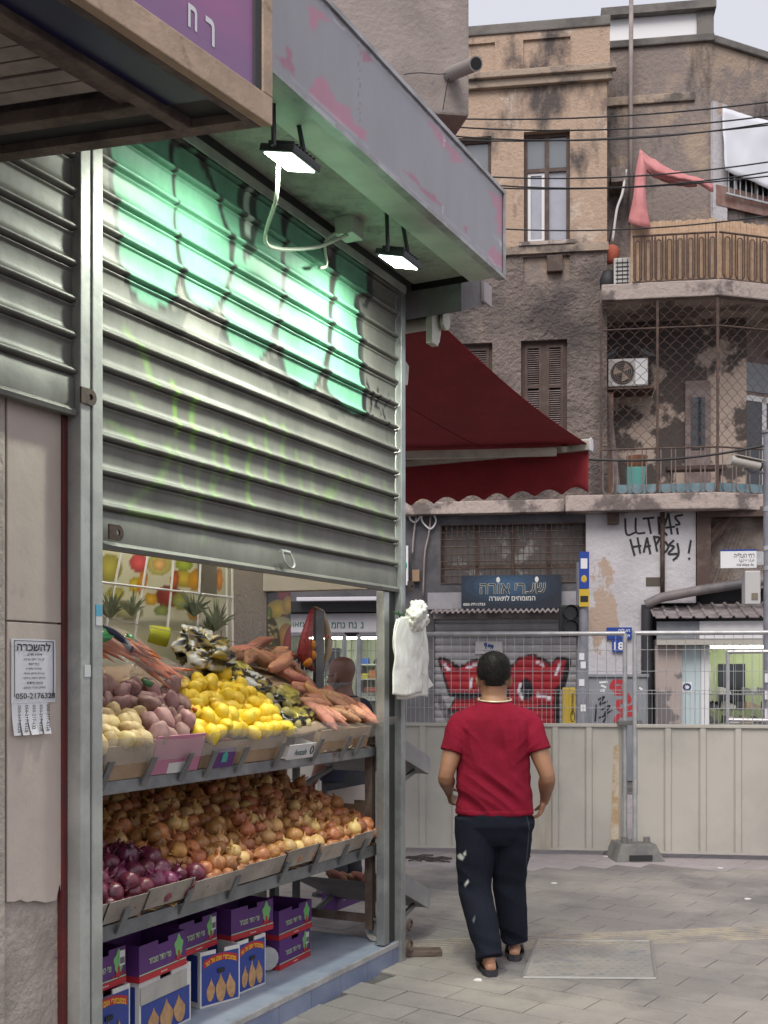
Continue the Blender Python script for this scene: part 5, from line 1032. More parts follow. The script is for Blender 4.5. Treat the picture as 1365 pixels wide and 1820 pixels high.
# --- red awning on the far side
m_awn = M('awning_red', (.27, .018, .026), .8, c2=(.22, .014, .02), ns=3, bump=.25, bs=120)
m_awa = M('awning_alu', (.55, .54, .46), .45, .3, c2=(.42, .41, .35), ns=7)
UW = .18; VN = -.12; ZR = 3.68; EX = 3.0; ZB = 3.50; VL = 3.2
aw = empty('red_awning', SH @ T(UW, .5, ZR), 'dark red folding-arm awning with scalloped valance projecting past the shop corner', 'awning')
pr_ = pf(SH, 1045, 790, VN); UE = pr_[0]; ZB = pr_[1]
pr0 = pf(SH, 780, 572, VN); UR = pr0[0]; ZR = pr0[1]
b = MB(); b.grid(lambda s, t: (UR + (UE - UR) * s, VN + (VL - VN) * t, ZR + (ZB - ZR) * s - .05 * math.sin(math.pi * s) - .004 * math.sin(t * 40)), 24, 40); o = b.build('canopy_cloth', m_awn, SH, aw, smooth=True); o.modifiers.new('s', 'SOLIDIFY').thickness = .003
for k in range(1, 4):
    vv = VN + k * .85; MB().tube([(UR + (UE - UR) * s, vv, ZR + (ZB - ZR) * s - .05 * math.sin(math.pi * s) - .004 * math.sin((vv - VN) / (VL - VN) * 40) - .003) for s in np.linspace(.02, .98, 16)], .004, 5).build('seam', m_awn, SH, aw)
hv_ = .40; sc_ = .235
b = MB(); nS = 160
def val(s, t):
    v = VN + (VL - VN) * s; ph = ((v - VN) / sc_) % 1; zb = ZB - hv_ + .055 * math.sin(math.pi * ph) ; return (UE + .02 + .012 * math.sin(v * 9) * (1 - t), v, zb + (ZB - .02 - zb) * t)
b.grid(val, nS, 8); o = b.build('valance', m_awn, SH, aw, smooth=True); o.modifiers.new('s', 'SOLIDIFY').thickness = .003
MB().prism([(UE - .03, ZB - .05), (UE + .035, ZB - .05), (UE + .05, ZB - .01), (UE + .04, ZB + .035), (UE, ZB + .05), (UE - .035, ZB + .03)], VN - .02, VL + .02, 'y').build('front_bar', m_awa, SH, aw, bevel=.006); MB().prism([(UE - .036, ZB - .056), (UE + .041, ZB - .056), (UE + .056, ZB - .01), (UE + .046, ZB + .041), (UE, ZB + .056), (UE - .041, ZB + .036)], VN - .032, VN - .0205, 'y').build('end_cap', m_pvc, SH, aw, bevel=.003)
MB().tube([(UR, VN - .03, ZR), (UR, VL, ZR)], .04, 12).build('roller', m_awa, SH, aw, smooth='auto')
MB().lathe([(.055, 0), (.055, .02), (.02, .022)], 18, T(UR, VN - .03, ZR) @ Rx(R(90))).build('roller_gear', m_awa, SH, aw, smooth='auto')
bq = [pf(SH, x, y, VN) for x, y in ((716, 530), (735, 532), (735, 615), (716, 618))]
MB().prism([(UW - .02, ZR - .16), (UW + .07, ZR - .16), (UW + .07, ZR + .14), (UW - .02, ZR + .14)], VN - .02, VN + .02, 'y').build('wall_bracket', m_awa, SH, aw, bevel=.004)
MB().prism([(UW + .07, ZR - .15), (UR - .02, ZR - .13), (UR + .03, ZR + .03), (UR - .02, ZR + .05), (UR - .06, ZR - .06), (UW + .07, ZR - .08)], VN - .015, VN + .03, 'y').build('roller_bracket', m_awa, SH, aw, bevel=.004)
# folding arm: upper arm from the wall, forearm lying along the front bar
el = pf(SH, 990, 822, VN + .12); ea = (UE - .16, VN + .22, ZB - .07)
MB().box(-.022, .022, -.03, .03, 0, 1).v
def beam(nm, p, q, w1, w2, mat, par): 
    p, q = Vector(p), Vector(q); d = (q - p); L = d.length; m_ = T(*p) @ d.to_track_quat('X', 'Z').to_matrix().to_4x4(); b = MB().box(0, L, -w1, w1, -w2, w2, m_); return b.build(nm, mat, SH, par, bevel=.006)
beam('forearm', ea, (UE - .9, VN + 2.6, ZB - .05), .022, .035, m_awa, aw); beam('arm_tip', (ea[0] - .0, ea[1] - .06, ea[2] + .015), (UE - .02, ea[1] - .05, ea[2] + .05), .02, .025, m_awa, aw)
beam('upper_arm', (UW + .1, VN + .3, ZR - .28), (UE - .95, VN + 2.6, ZB - .05), .022, .035, m_awa, aw)
MB().prism([(UW + .02, ZR - .36), (UW + .16, ZR - .34), (UW + .18, ZR - .22), (UW + .08, ZR - .18), (UW + .02, ZR - .2)], VN + .22, VN + .36, 'y').build('arm_bracket', m_awa, SH, aw, bevel=.006)
# --- floor platform and inner walls
m_plat = M('platform_top', (.25, .29, .37), .5, c2=(.33, .37, .44), ns=3, c3=(.18, .21, .28), ns3=5, lo3=.55, hi3=.75, bump=.1, bs=30)
m_plf = M('platform_tile', (.15, .18, .28), .4, c2=(.2, .23, .33), ns=4, bump=.06, rnd=.08)
pf_ = empty('shop_platform', SH @ T(-1.5, .6, 0), 'low blue-tiled platform step carrying the produce stand', 'platform')
box('top', m_plat, SH, -3.4, -.02, .0, 1.6, .05, .122, pf_, bevel=.004); box('edge_trim', m_edge, SH, -3.4, -.018, -.014, -.001, .095, .125, pf_, bevel=.003)
u = -3.4
while u < -.02: box('tile', m_plf, SH, u + .002, min(u + .3, -.016) - .002, -.012, -.0005, -.02, .094, pf_); u += .3
box('end_face', m_plf, SH, -.018, -.005, .0, 1.6, -.02, .121, pf_)
m_inw = M('inner_wall', (.46, .41, .38), .85, c2=(.40, .36, .33), ns=3, bump=.8, bs=45)
VB = .82
box('back_wall', m_inw, SH, -4, ux(474, VB), VB, VB + .12, .122, 3.5, label='pale textured back wall pier of the produce stand', cat='wall')
hdr = empty('opening_header', SH @ T(0, .4, 2.1), 'cream header panel over the open far side of the stand', 'header')
MB().prism([(-.02, 0.06), (-.14, .82), (.0, .82), (.04, .06)], 2.13, 3.4).build('panel', M('header_cream', (.5, .46, .4), .7), SH, hdr)
box('ceiling', m_strip, SH, -4, -.15, .05, .8, 3.3, 3.34, label='flat pale ceiling inside the produce stand', cat='ceiling')
box('side_wall', m_inw, SH, -3.2, -3.1, .1, .81, .123, 3.29, label='inner side wall at the near end of the produce stand', cat='wall')
# ================================================================== shop seen through the stand, across the street
sq = rect(FA, 480, 1090, 702, 1124, -.3)
m_swh = M('signboard_white', (.52, .51, .53), .6, c2=(.45, .44, .46), ns=2, bump=.1)
e = empty('white_shop_sign', FA @ T((sq[0] + sq[1]) / 2, -.3, sq[2]), 'long white shop sign with green Hebrew letters seen through the stand', 'sign')
box('board', m_swh, FA, sq[0], sq[1], -.3, -.021, sq[2], sq[3], e, bevel=.01)
m_grn = M('letter_green', (.01, .09, .06), .5)
a, c = rect(FA, 637, 1106, 647, 1117, -.3), rect(FA, 515, 1105, 544, 1117, -.3)
for s_, x0, x1 in (('נ', 641, 646), ('נח', 620, 634), ('נחמ', 589, 613), ('נחמן', 545, 580), ('מאומן', 505, 541)):
    r_ = rect(FA, x0, 1106, x1, 1117, -.3); letters(s_, m_grn, FA, r_[0], r_[1], r_[2], r_[3], -.3025, e, .015, True)
r_ = rect(FA, 528, 1061, 690, 1068, -.6); box('rolled_awning', M('awn_white', (.62, .60, .66), .6), FA, r_[0], r_[1], -.65, -.5, r_[2], r_[3], bevel=.01, label='slim white rolled awning cassette above the white shop sign', cat='awning')
r_ = rect(FA, 480, 1070, 702, 1089, -.2); box('dark_hood', m_black, FA, r_[0], r_[1], -.45, -.021, r_[2], r_[3], label='dark hood between the rolled awning and the white sign', cat='hood')
m_lit2 = M('tile_lit', (.62, .63, .52), .5); x0, x1, _, zt = LS
part('shop_room_back', m_lit2, x0 - .2, x1 + .2, 1.6, 1.7, 0, zt + .3); part('shop_room_ceiling', m_pvc, x0 - .2, x1 + .2, .29, 1.59, zt + .05, zt + .1); part('shop_room_side', m_lit2, x1 + .1, x1 + .19, .29, 1.59, 0, zt + .04)
box('tube_lamp', bpy.data.materials['tube_on'], FA, x0 + .3, x0 + 1.5, .7, .74, zt - .02, zt + .02, label='lit tube lamp inside the shop behind the bald man', cat='lamp')
e = empty('shop_shelves', FA @ T(x1 - .5, 1.4, 0), 'white shelves of goods in the lit shop behind the bald man', 'shelves')
for py in (1180, 1206, 1232): z = fz(660, py, 1.2); box('shelf', m_pvc, FA, x1 - .75, x1 + .05, 1.2, 1.55, z - .02, z, e)
box('shelf_upright', m_cab, FA, x1 - .80, x1 - .755, 1.2, 1.55, 0, zt, e)
goods = [('packet', (.05, .12, .45), 642, 655, 1170, 1180), ('cap', (.02, .022, .03), 662, 674, 1168, 1180), ('packet', (.65, .55, .05), 640, 655, 1197, 1206), ('packet', (.6, .22, .08), 656, 668, 1191, 1206), ('packet', (.55, .3, .08), 669, 680, 1190, 1206), ('packet', (.5, .15, .1), 648, 672, 1222, 1230), ('packet', (.6, .6, .55), 640, 676, 1236, 1246)]
lb = ['blue and white packet on the top shelf of the lit shop', 'dark cap on the top shelf of the lit shop', 'yellow packet on the middle shelf of the lit shop', 'orange packet on the middle shelf of the lit shop', 'amber packet on the middle shelf of the lit shop', 'red flat packet on the lower shelf of the lit shop', 'white stack below the shelves of the lit shop']
for (nm, col, a0, a1, y0, y1), l_ in zip(goods, lb):
    r_ = rect(FA, a0, y0, a1, y1, 1.22); mt = M('goods', col, .5)
    if nm == 'cap': MB().lathe([(.055, 0), (.055, .03), (.035, .075), (.005, .09)], 12, T((r_[0] + r_[1]) / 2, 1.3, r_[2])).build('cap', mt, FA, smooth=True, label=l_, cat='cap')
    else: box(nm, mt, FA, r_[0], r_[1], 1.21, 1.35, r_[2], r_[3], bevel=.006, label=l_, cat='packet')
for px in (508, 560): r_ = rect(FA, px, 1150, px + 26, 1190, .6); box('wall_panel_goods', m_glassd, FA, r_[0], r_[1], 1.5, 1.59, r_[2], r_[3], bld)
b = MB()
for k in range(18): x = x0 + .1 + k * .13; b.tube([(x, .1, 0), (x, .1, zt - .03)], .006, 4, False)
for z in (1.2, 1.6, 2.0): b.tube([(x0, .1, z), (x1, .1, z)], .006, 4, False)
b.build('shop_grille', m_galv, FA, label='thin vertical bar grille across the lit shop front', cat='grille', kind='stuff')
# ================================================================== produce stand
m_steel = M('rack_steel', (.17, .175, .18), .5, .5, c2=(.25, .25, .25), ns=6, c3=(.13, .09, .07), ns3=7, lo3=.6, hi3=.75, bump=.15)
m_rustb = M('rack_brown', (.10, .065, .05), .7, .2, c2=(.16, .12, .1), ns=9, bump=.2)
m_card = M('cardboard', (.36, .25, .155), .85, c2=(.30, .2, .12), ns=5, bump=.15)
m_pvcc = M('clear_strip', (.75, .74, .70), .15, alpha=.33, spec=.6, c2=(.6, .56, .5), ns=6)
m_wslat = M('wood_slat', (.40, .35, .29), .8, c2=(.28, .235, .2), ns=4, c3=(.2, .16, .14), ns3=8, lo3=.6, hi3=.75, bump=.2)
US, UEND = -2.60, -.09
rk = empty('produce_rack', SH @ T(-1.5, .4, .122), 'two-tier steel produce rack with tilted trays under the shutter', 'rack')
for nm, z0, z1 in (('upper_rail', 1.18, 1.232), ('lower_rail', .622, .682)): box(nm, m_steel, SH, US, UEND, .075, .10, z0, z1, rk, bevel=.003)
def ramp_board(nm, v0, z0, v1, z1, u0=US, u1=UEND, th=.012, mat=None): 
    return MB().prism([(v0, z0), (v1, z1), (v1, z1 + th), (v0, z0 + th)], u0, u1, 'x').build(nm, mat or m_card, SH, rk)
ramp_board('upper_tray', .101, 1.225, .78, 1.44); ramp_board('lower_tray', .101, .675, .78, .84)
box('back_panel', m_steel, SH, US, UEND, .781, .80, 1.25, 1.52, rk)
for u in (UEND - .045, US): box('leg', m_rustb, SH, u, u + .045, .10, .145, .2, 1.35, rk); box('leg', m_steel, SH, u, u + .045, .74, .78, .125, 1.5, rk)
box('foot_rail', m_rustb, SH, UEND - .040, UEND - .008, .146, .74, .235, .28, rk); box('side_rail', m_rustb, SH, UEND - .040, UEND - .008, .146, .74, .62, .67, rk)
beam('brace', (UEND - .025, .15, .62), (UEND - .025, .74, .75), .012, .025, m_steel, rk)
def caster(u, v, par):
    MB().lathe([(.03, -.014), (.056, -.014), (.06, -.008), (.06, .008), (.056, .014), (.03, .014)], 20, T(u, v, .183) @ Ry(R(90))).build('caster_wheel', M('wheel_white', (.55, .53, .48), .6, c2=(.35, .32, .28), ns=20), SH, par, smooth='auto')
    MB().box(u - .026, u - .017, v - .03, v + .03, .17, .25).box(u + .017, u + .026, v - .03, v + .03, .17, .25).box(u - .04, u + .04, v - .05, v + .05, .25, .262).build('caster_fork', m_steel, SH, par)
caster(UEND + .01, .105, rk); caster(US + .02, .105, rk)
# lip fingers, clear strip, wooden slats
def lip(v0, z0, v1, z1, us, nm):
    for u in us: MB().prism([(v0 - .004, z0), (v0 + .004, z0), (v1 + .004, z1), (v1 - .004, z1)], u - .017, u + .017, 'x').build('lip_finger', m_steel, SH, rk)
lip(.07, 1.20, .012, 1.315, [ux(p, .05) for p in (185, 262, 328, 372, 428, 494, 562, 612, 636)], 'u'); lip(.07, .64, .02, .745, [ux(p, .05) for p in (218, 330, 415, 505, 560, 610, 645)], 'l')
n = 60
def strip(s, t): return (US + (UEND + .05 - US) * s, .045 - .05 * t - .008 * math.sin(s * 33) * t, 1.295 + .095 * t + .012 * math.sin(s * 21) * t)
b = MB(); b.grid(strip, n, 4); o = b.build('clear_lip', m_pvcc, SH, rk, smooth=True)
us_ = [ux(p, .03) for p in (150, 258, 343, 430, 508, 568, 626, 664)]
for i, (a, c) in enumerate(zip(us_[:-1], us_[1:])):
    dz = .012 * math.sin(i * 2.1)
    MB().prism([(.055, .695 + dz), (.063, .695 + dz), (.018, .785 + dz), (.010, .785 + dz)], a + .004, c - .004, 'x').build('wood_slat', m_wslat, SH, rk, bevel=.002)
m_tie = M('tie_black', (.015, .015, .015), .6)
for p in (190, 262, 340, 508, 565): u = ux(p, .02); MB().tube([(u, .052, .69), (u - .002, .006, .79), (u, .02, .80)], .003, 4).build('cable_tie', m_tie, SH, rk)
# box fronts standing in the upper lip
m_purp = M('box_purple', (.10, .025, .16), .6, c2=(.085, .022, .135), ns=6); m_pinkb = M('box_pink', (.42, .16, .24), .6); m_redb = M('box_red', (.42, .02, .03), .55); m_wbox = M('box_white', (.66, .64, .62), .6, c2=(.58, .56, .54), ns=5); m_teal = M('ink_teal', (.05, .32, .26), .5); m_greenp = M('ink_green', (.16, .42, .14), .5); m_blueb = M('box_blue', (.025, .05, .25), .5); m_yelp = M('ink_yellow', (.75, .45, .03), .5); m_tanp = M('ink_onion', (.50, .30, .14), .5, c2=(.38, .2, .08), ns=30); m_ltext = M('ink_pale', (.42, .52, .32), .5)
def front(px0, px1, z0, z1, mat, tilt=.35, v=.07, lab=None, nm='tray_carton', **k):
    a, c = ux(px0, v), ux(px1, v); F = SH @ T((a + c) / 2, v, z0) @ Rx(tilt * .9); w_ = (c - a) / 2
    b = MB().box(-w_, w_, 0, .005, 0, z1 - z0); b.box(-w_, -w_ + .005, .005, .12, 0, (z1 - z0) * .9).box(w_ - .005, w_, .005, .12, 0, (z1 - z0) * .9)
    o = b.build(nm, mat, F, label=lab, cat='carton'); return o, F, w_
front(176, 262, 1.235, 1.375, m_card, lab='plain brown carton holding cream potatoes at the near end of the upper tray')
o, F, w_ = front(176, 248, 1.33, 1.412, m_purp, v=.085, lab='purple carton rim behind the cream potatoes'); MB().ell((w_ * .7, -.003, .035), (.03, .002, .012), 8, 5).build('leaf_print', m_teal, F, o)
o, F, w_ = front(264, 350, 1.235, 1.40, m_pinkb, lab='pinkish red carton holding the red potatoes'); box('white_patch', m_wbox, F, -.05, .06, -.002, -.0005, .0, .045, o)
o, F, w_ = front(376, 412, 1.232, 1.32, m_purp, v=.065, lab='small purple carton with teal shield under the lemons'); MB().prism([(-.02, .025), (.02, .025), (.02, .06), (0, .075), (-.02, .06)], -.003, -.001, 'y').build('shield', m_teal, F, o)
front(352, 500, 1.235, 1.35, m_card, v=.085, lab='brown carton holding the lemons')
o, F, w_ = front(508, 556, 1.225, 1.30, m_wbox, v=.062, lab='white avocado carton front on the upper tray'); letters('Avocado', M('ink_dgreen', (.02, .10, .10), .5), F, -w_ * .5, w_ * .4, .018, .052, -.0015, o, .012); MB().tube([(w_ * .75 + .014 * math.cos(t), -.002, .04 + .02 * math.sin(t)) for t in np.linspace(0, 6.283, 13)], .003, 4).build('oval_mark', m_ink, F, o)
front(560, 650, 1.235, 1.36, m_card, v=.085, lab='torn brown carton holding the sweet potatoes')
o, F, w_ = front(388, 432, 1.37, 1.43, m_pinkb, v=.10, lab='pink carton corner in front of the lemons')
lt = empty('stand_tube_lamp', SH @ T(-1.3, .45, 3.2), 'lit tube lamp under the ceiling inside the produce stand', 'lamp')
box('tube', M('tube_warm', (1, 1, .95), .5, emit=(1, .96, .86), es=60), SH, -2.1, -.7, .43, .47, 3.2, 3.235, lt); box('batten', m_pvc, SH, -2.15, -.65, .41, .49, 3.24, 3.299, lt)
# ---------------------------------------------------------------- vegetables
def lump(r, amp, seed, n=14, k=9, taper=0., bend=0., fr=1.6):
    b = MB(); rings = []
    for i in range(k + 1):
        t = i / k; a = -math.pi / 2 + math.pi * min(max(t, .03), .97); ring = []
        for j in range(n):
            ph = 2 * math.pi * j / n; d = Vector((math.cos(a) * math.cos(ph), math.cos(a) * math.sin(ph), math.sin(a)))
            s = 1 + amp * mnoise.noise(d * fr + Vector((seed * 7.3, seed * 3.1, 0))) + amp * .4 * mnoise.noise(d * fr * 2.6 + Vector((0, seed * 5.7, 2)))
            w_ = 1 - taper * (d.z * .5 + .5) ** 1.3
            ring.append((d.x * r[0] * s * w_ + bend * (1 - d.z * d.z) * r[2], d.y * r[1] * s * w_, d.z * r[2] * (1 + (s - 1) * .5)))
        rings.append(ring)
    return b.loft(rings)
def onion(seed):
    r = random.Random(seed); b = MB(); R_ = .037; fl = r.uniform(.86, 1.0)
    prof = [(.004, -.98), (.012, -1.0), (.5, -.84), (.84, -.5), (1, -.05), (.95, .3), (.72, .65), (.42, .88), (.2, 1.06), (.12, 1.25), (.14, 1.42), (.05, 1.5)]
    rings = []
    for k, (q, z) in enumerate(prof):
        bx = .22 * max(0, z - .9) * r.uniform(-1, 1); rings.append([(R_ * (q * math.cos(t) * (1 + .03 * math.sin(5 * t + seed)) + bx), R_ * (q * math.sin(t) * (1 + .03 * math.cos(4 * t + seed))), R_ * z * fl) for t in np.linspace(0, 2 * math.pi, 15)[:-1]])
    b.loft(rings)
    for _ in range(3):      # loose papery skin curls at the neck
        a = r.uniform(0, 6.28); q = .34; p = Vector((R_ * q * math.cos(a), R_ * q * math.sin(a), R_ * .9 * fl)); o_ = Vector((math.cos(a), math.sin(a), 1.2)) * R_ * r.uniform(.3, .6); s = Vector((-math.sin(a), math.cos(a), 0)) * R_ * .2
        b.add([p - s, p + s, p + o_ * .6 + s * .6, p + o_ * .6 - s * .8, p + o_], [(0, 1, 2, 3), (3, 2, 4)])
    return b
def skin(name, c, c2, c3, rough, rnd, streak=7., ns3=60, spec=.5, sub=0):
    return M(name, c, rough, c2=c2, ns=22, lo=.4, hi=.65, c3=c3, ns3=ns3, lo3=.5, hi3=.72, streak=streak, obj=True, rnd=rnd, bump=.12, bs=120, spec=spec, sub=sub)
m_on = skin('onion_skin', (.46, .19, .065), (.31, .11, .04), (.58, .32, .14), .38, .32)
m_onp = skin('onion_pale', (.66, .43, .17), (.56, .32, .10), (.68, .50, .26), .36, .22)
m_onr = skin('onion_red', (.12, .018, .045), (.19, .04, .07), (.06, .01, .03), .27, .35, spec=.6)
m_potc = M('potato_cream', (.56, .42, .20), .55, c2=(.48, .34, .15), ns=30, c3=(.25, .16, .07), ns3=75, lo3=.62, hi3=.72, obj=True, rnd=.14, bump=.12, bs=60)
m_potr = M('potato_red', (.27, .13, .12), .6, c2=(.33, .19, .165), ns=24, c3=(.15, .07, .06), ns3=60, lo3=.6, hi3=.74, obj=True, rnd=.22, bump=.15, bs=60)
m_lem = M('lemon', (.80, .55, .025), .38, c2=(.72, .50, .03), ns=15, obj=True, rnd=.1, bump=.25, bs=180, spec=.5)
m_swt = M('sweet_potato', (.42, .17, .115), .65, c2=(.50, .24, .14), ns=22, c3=(.22, .09, .07), ns3=50, lo3=.52, hi3=.72, obj=True, rnd=.3, bump=.35, bs=55)
m_swo = M('sweet_orange', (.52, .27, .10), .65, c2=(.45, .2, .09), ns=26, c3=(.25, .1, .06), ns3=70, lo3=.6, hi3=.75, obj=True, rnd=.12, bump=.3, bs=60)
m_car = M('carrot', (.62, .16, .035), .5, c2=(.52, .12, .03), ns=30, obj=True, rnd=.12, bump=.2, bs=90)
on_v = [onion(s).mesh('onion', m_on, smooth=True) for s in range(6)]; onp_v = [onion(s + 20).mesh('onion_pale', m_onp, smooth=True) for s in range(4)]; onr_v = [onion(s + 10).mesh('onion_red', m_onr, smooth=True) for s in range(5)]
pc_v = [lump((.029, .027, .038), .16, s).mesh('potato_cream', m_potc, smooth=True) for s in range(4)]; pr_v = [lump((.030, .027, .047), .3, s + 10, bend=.12).mesh('potato_red', m_potr, smooth=True) for s in range(6)]
def lemon(s):
    b = MB(); r = .029; prof = [(.05, -1.45), (.2, -1.35), (.34, -1.18), (.72, -.85), (.96, -.4), (1, 0), (.96, .4), (.74, .82), (.4, 1.12), (.22, 1.22), (.14, 1.3), (.03, 1.31)]
    return b.loft([[(r * q * math.cos(t) * (1 + .02 * math.sin(3 * t + s)), r * q * math.sin(t), r * z) for t in np.linspace(0, 6.2832, 15)[:-1]] for q, z in prof])
le_v = [lemon(s).mesh('lemon', m_lem, smooth=True) for s in range(3)]
sw_v = [lump((.030, .028, .085 + .01 * (s % 3)), .32, s + 40, 14, 12, .15, .16 * (-1) ** s, 1.3).mesh('sweet_potato', m_swt, smooth=True) for s in range(6)]; so_v = [lump((.027, .026, .105), .2, s + 60, 14, 14, .72, .08, 1.2).mesh('sweet_potato_o', m_swo, smooth=True) for s in range(2)]
ca_v = [lump((.013, .013, .08), .1, s + 80, 10, 10, .75, .04).mesh('carrot', m_car, smooth=True) for s in range(3)]
def rrot(): return Matrix.Rotation(random.uniform(0, 6.28), 4, Vector((random.gauss(0, 1), random.gauss(0, 1), random.gauss(0, 1))).normalized())
cnt = {}
def put(name, me, u, v, z, rot, s, **k):
    cnt[name] = cnt.get(name, 0) + 1
    return from_mesh(name, me, SH @ T(u, v, z) @ rot @ Matrix.Scale(s, 4), **k)
def heap(region, v0, v1, du, dv, surf, fn, jit=.35):
    j = 0; v = v0
    while v < v1:
        u = US + (du / 2 if j % 2 else 0)
        while u < UEND:
            uu = u + random.uniform(-jit, jit) * du; vv = v + random.uniform(-jit, jit) * dv
            if region(uu, vv): fn(uu, vv, surf(uu, vv))
            u += du
        v += dv; j += 1
# lower tray: red onions near end, brown onions beyond
zl = lambda u, v: .775 + .40 * (v - .05) + .022 * mnoise.noise((u * 5, v * 5, 3))
ub = lambda v: ux(372, .05) - .62 * (v - .05) * 1.25
deep = MB(); deepr = MB(); nx_ = [0]
def deepput(u, v, z):
    (deepr if u < ub(v) else deep).ell((u, v, z - .03), (.036, .036, .033), 8, 5)
heap(lambda u, v: u < UEND - .03, .07, .74, .066, .06, zl, deepput, .2)
deep.build('onions', m_on, SH, smooth=True, kind='stuff', label='brown onions lying deeper in the lower tray', cat='onions'); deepr.build('onions', m_onr, SH, smooth=True, kind='stuff', label='red onions lying deeper in the lower tray', cat='onions')
def put_on(u, v, z):
    if u < ub(v) + random.gauss(0, .03): put('red_onion', random.choice(onr_v), u, v, z + .006, rrot(), random.uniform(1.1, 1.5), label='glossy red onion in the front row of the lower tray' if v < .14 else 'glossy red onion heaped at the near end of the lower tray', cat='onion', group='red onions in the lower tray')
    else:
        pale = random.random() < (.5 if v < .16 else .14)
        put('brown_onion', random.choice(onp_v if pale else on_v), u, v, z + .004, rrot(), random.uniform(.92, 1.28), label=('pale golden onion in the front row against the wooden slats' if v < .14 else 'pale golden onion among the darker ones in the lower tray') if pale else ('brown-skinned onion in the front row against the wooden slats' if v < .14 else 'brown-skinned onion deep at the dark back of the lower tray' if v > .5 else 'brown-skinned onion in the middle of the lower tray heap'), cat='onion', group='brown onions in the lower tray')
heap(lambda u, v: u < UEND - .035, .095, .74, .086, .08, zl, put_on, .22)
def put_on2(u, v, z):
    if u > -2.56 and random.random() < .33: put_on(u, v, z + .042)
heap(lambda u, v: u < UEND - .05, .11, .72, .11, .10, zl, put_on2, .3)
# upper tray
zu = lambda u, v: 1.385 + .50 * (v - .05) + .02 * mnoise.noise((u * 4, v * 5, 9))
e_back = MB()
def secu(px): return ux(px, .1)
S1, S2, S3, S4 = secu(243), secu(338), secu(486), secu(575)
def bed(u0, u1, v0, v1, mat, nm):
    b = MB(); b.grid(lambda s, t: (u0 + (u1 - u0) * s, v0 + (v1 - v0) * t, zu(u0 + (u1 - u0) * s, v0 + (v1 - v0) * t) - .045), 12, 8); o = b.build(nm, mat, SH, rk, smooth=True); o.modifiers.new('s', 'SOLIDIFY').thickness = .02
bed(US, UEND, .08, .74, m_card, 'liner')
def mk(name, meshes, s0, s1, label, group, rotf=rrot, dz=0., lab_cat='potato'):
    def f(u, v, z): put(name, random.choice(meshes), u, v, z + dz + random.uniform(-.006, .01), rotf(), random.uniform(s0, s1), label=label, cat=lab_cat, group=group)
    return f
def pxo(u, v, z=None): return proj(SH, (u, v, zu(u, v) if z is None else z))[0]
heap(lambda u, v: pxo(u, v) < 262 - 60 * v, .055, .28, .066, .058, zu, mk('cream_potato', pc_v, 1.0, 1.4, 'cream washed potato at the near end of the upper tray', 'cream potatoes in the upper tray'), .2)
red_in = lambda u, v: (pxo(u, v) > 262 - 60 * v or v > .28) and pxo(u, v) < 352 - 90 * (v - .05)
heap(red_in, .055, .44, .082, .07, zu, mk('red_potato', pr_v, 1.05, 1.5, 'reddish-brown potato heaped beside the cream potatoes', 'red potatoes in the upper tray'), .2)
heap(lambda u, v: red_in(u - .03, v) and red_in(u + .04, v), .12, .42, .12, .11, lambda u, v: zu(u, v) + .045, mk('red_potato', pr_v, 1.0, 1.35, 'reddish-brown potato heaped beside the cream potatoes', 'red potatoes in the upper tray'), .3)
lem_in = lambda u, v: 352 - 90 * (v - .05) < pxo(u, v) < 512 - 190 * (v - .05) and v < .46
heap(lem_in, .05, .47, .064, .058, zu, mk('lemon', le_v, 1.0, 1.32, 'bright yellow lemon piled in the middle of the upper tray', 'lemons in the upper tray', lab_cat='lemon'), .2)
heap(lambda u, v: lem_in(u - .04, v) and lem_in(u + .04, v), .10, .45, .09, .085, lambda u, v: zu(u, v) + .038, mk('lemon', le_v, 1.0, 1.25, 'bright yellow lemon piled in the middle of the upper tray', 'lemons in the upper tray', lab_cat='lemon'), .3)
def sw_rot(): return Rz(random.gauss(.25, .55)) @ Rx(R(90) + .45 + random.gauss(0, .16))
heap(lambda u, v: pxo(u, v) > 585 - 130 * v and u < UEND - .02, .14, .74, .075, .13, lambda u, v: zu(u, v) - .004, mk('sweet_potato', sw_v + so_v[:1], 1.0, 1.35, 'pinkish-brown sweet potato heaped at the far end of the upper tray', 'sweet potatoes in the upper tray', sw_rot, lab_cat='sweet potato'), .25)
heap(lambda u, v: 405 < pxo(u, v, zu(u, v) + .05) < 560 and v > .56, .56, .78, .14, .08, lambda u, v: zu(u, v) + .05, mk('sweet_potato', sw_v, 1.1, 1.5, 'pinkish-brown sweet potato heaped at the far end of the upper tray', 'sweet potatoes in the upper tray', lambda: Rz(random.gauss(-.3, .5)) @ Ry(R(90) + random.gauss(0, .25)), lab_cat='sweet potato'), .25)
def at(px, py, v): a = pf(SH, px, py, v); return a[0], v, a[1]
for k, (p0, p1, v0, v1, s) in enumerate((((588, 1250), (655, 1298), .40, .10, 1.25), ((600, 1300), (560, 1255), .08, .3, .9))):
    a, c = Vector(at(*p0, v0)), Vector(at(*p1, v1)); d = (a - c); put('sweet_potato', so_v[k], *((a + c) / 2), d.to_track_quat('Z', 'Y').to_matrix().to_4x4(), s * 1.15, label=('long orange sweet potato lying on top at the far end of the tray', 'short orange sweet potato near the front lip of the tray')[k], cat='sweet potato')
for k, (px, py, v, a) in enumerate(((350, 1262, .16, .3), (363, 1272, .13, .5), (390, 1303, .08, .2), (398, 1312, .07, -.1), (380, 1296, .09, .6))): put('carrot', ca_v[k % 3], *at(px, py, v), Rz(a) @ Ry(R(100)), .9, label='loose carrot lying between the red potatoes and the lemons', cat='carrot', group='loose carrots by the lemons')
m_leafg = M('leaf_green', (.03, .12, .03), .4)
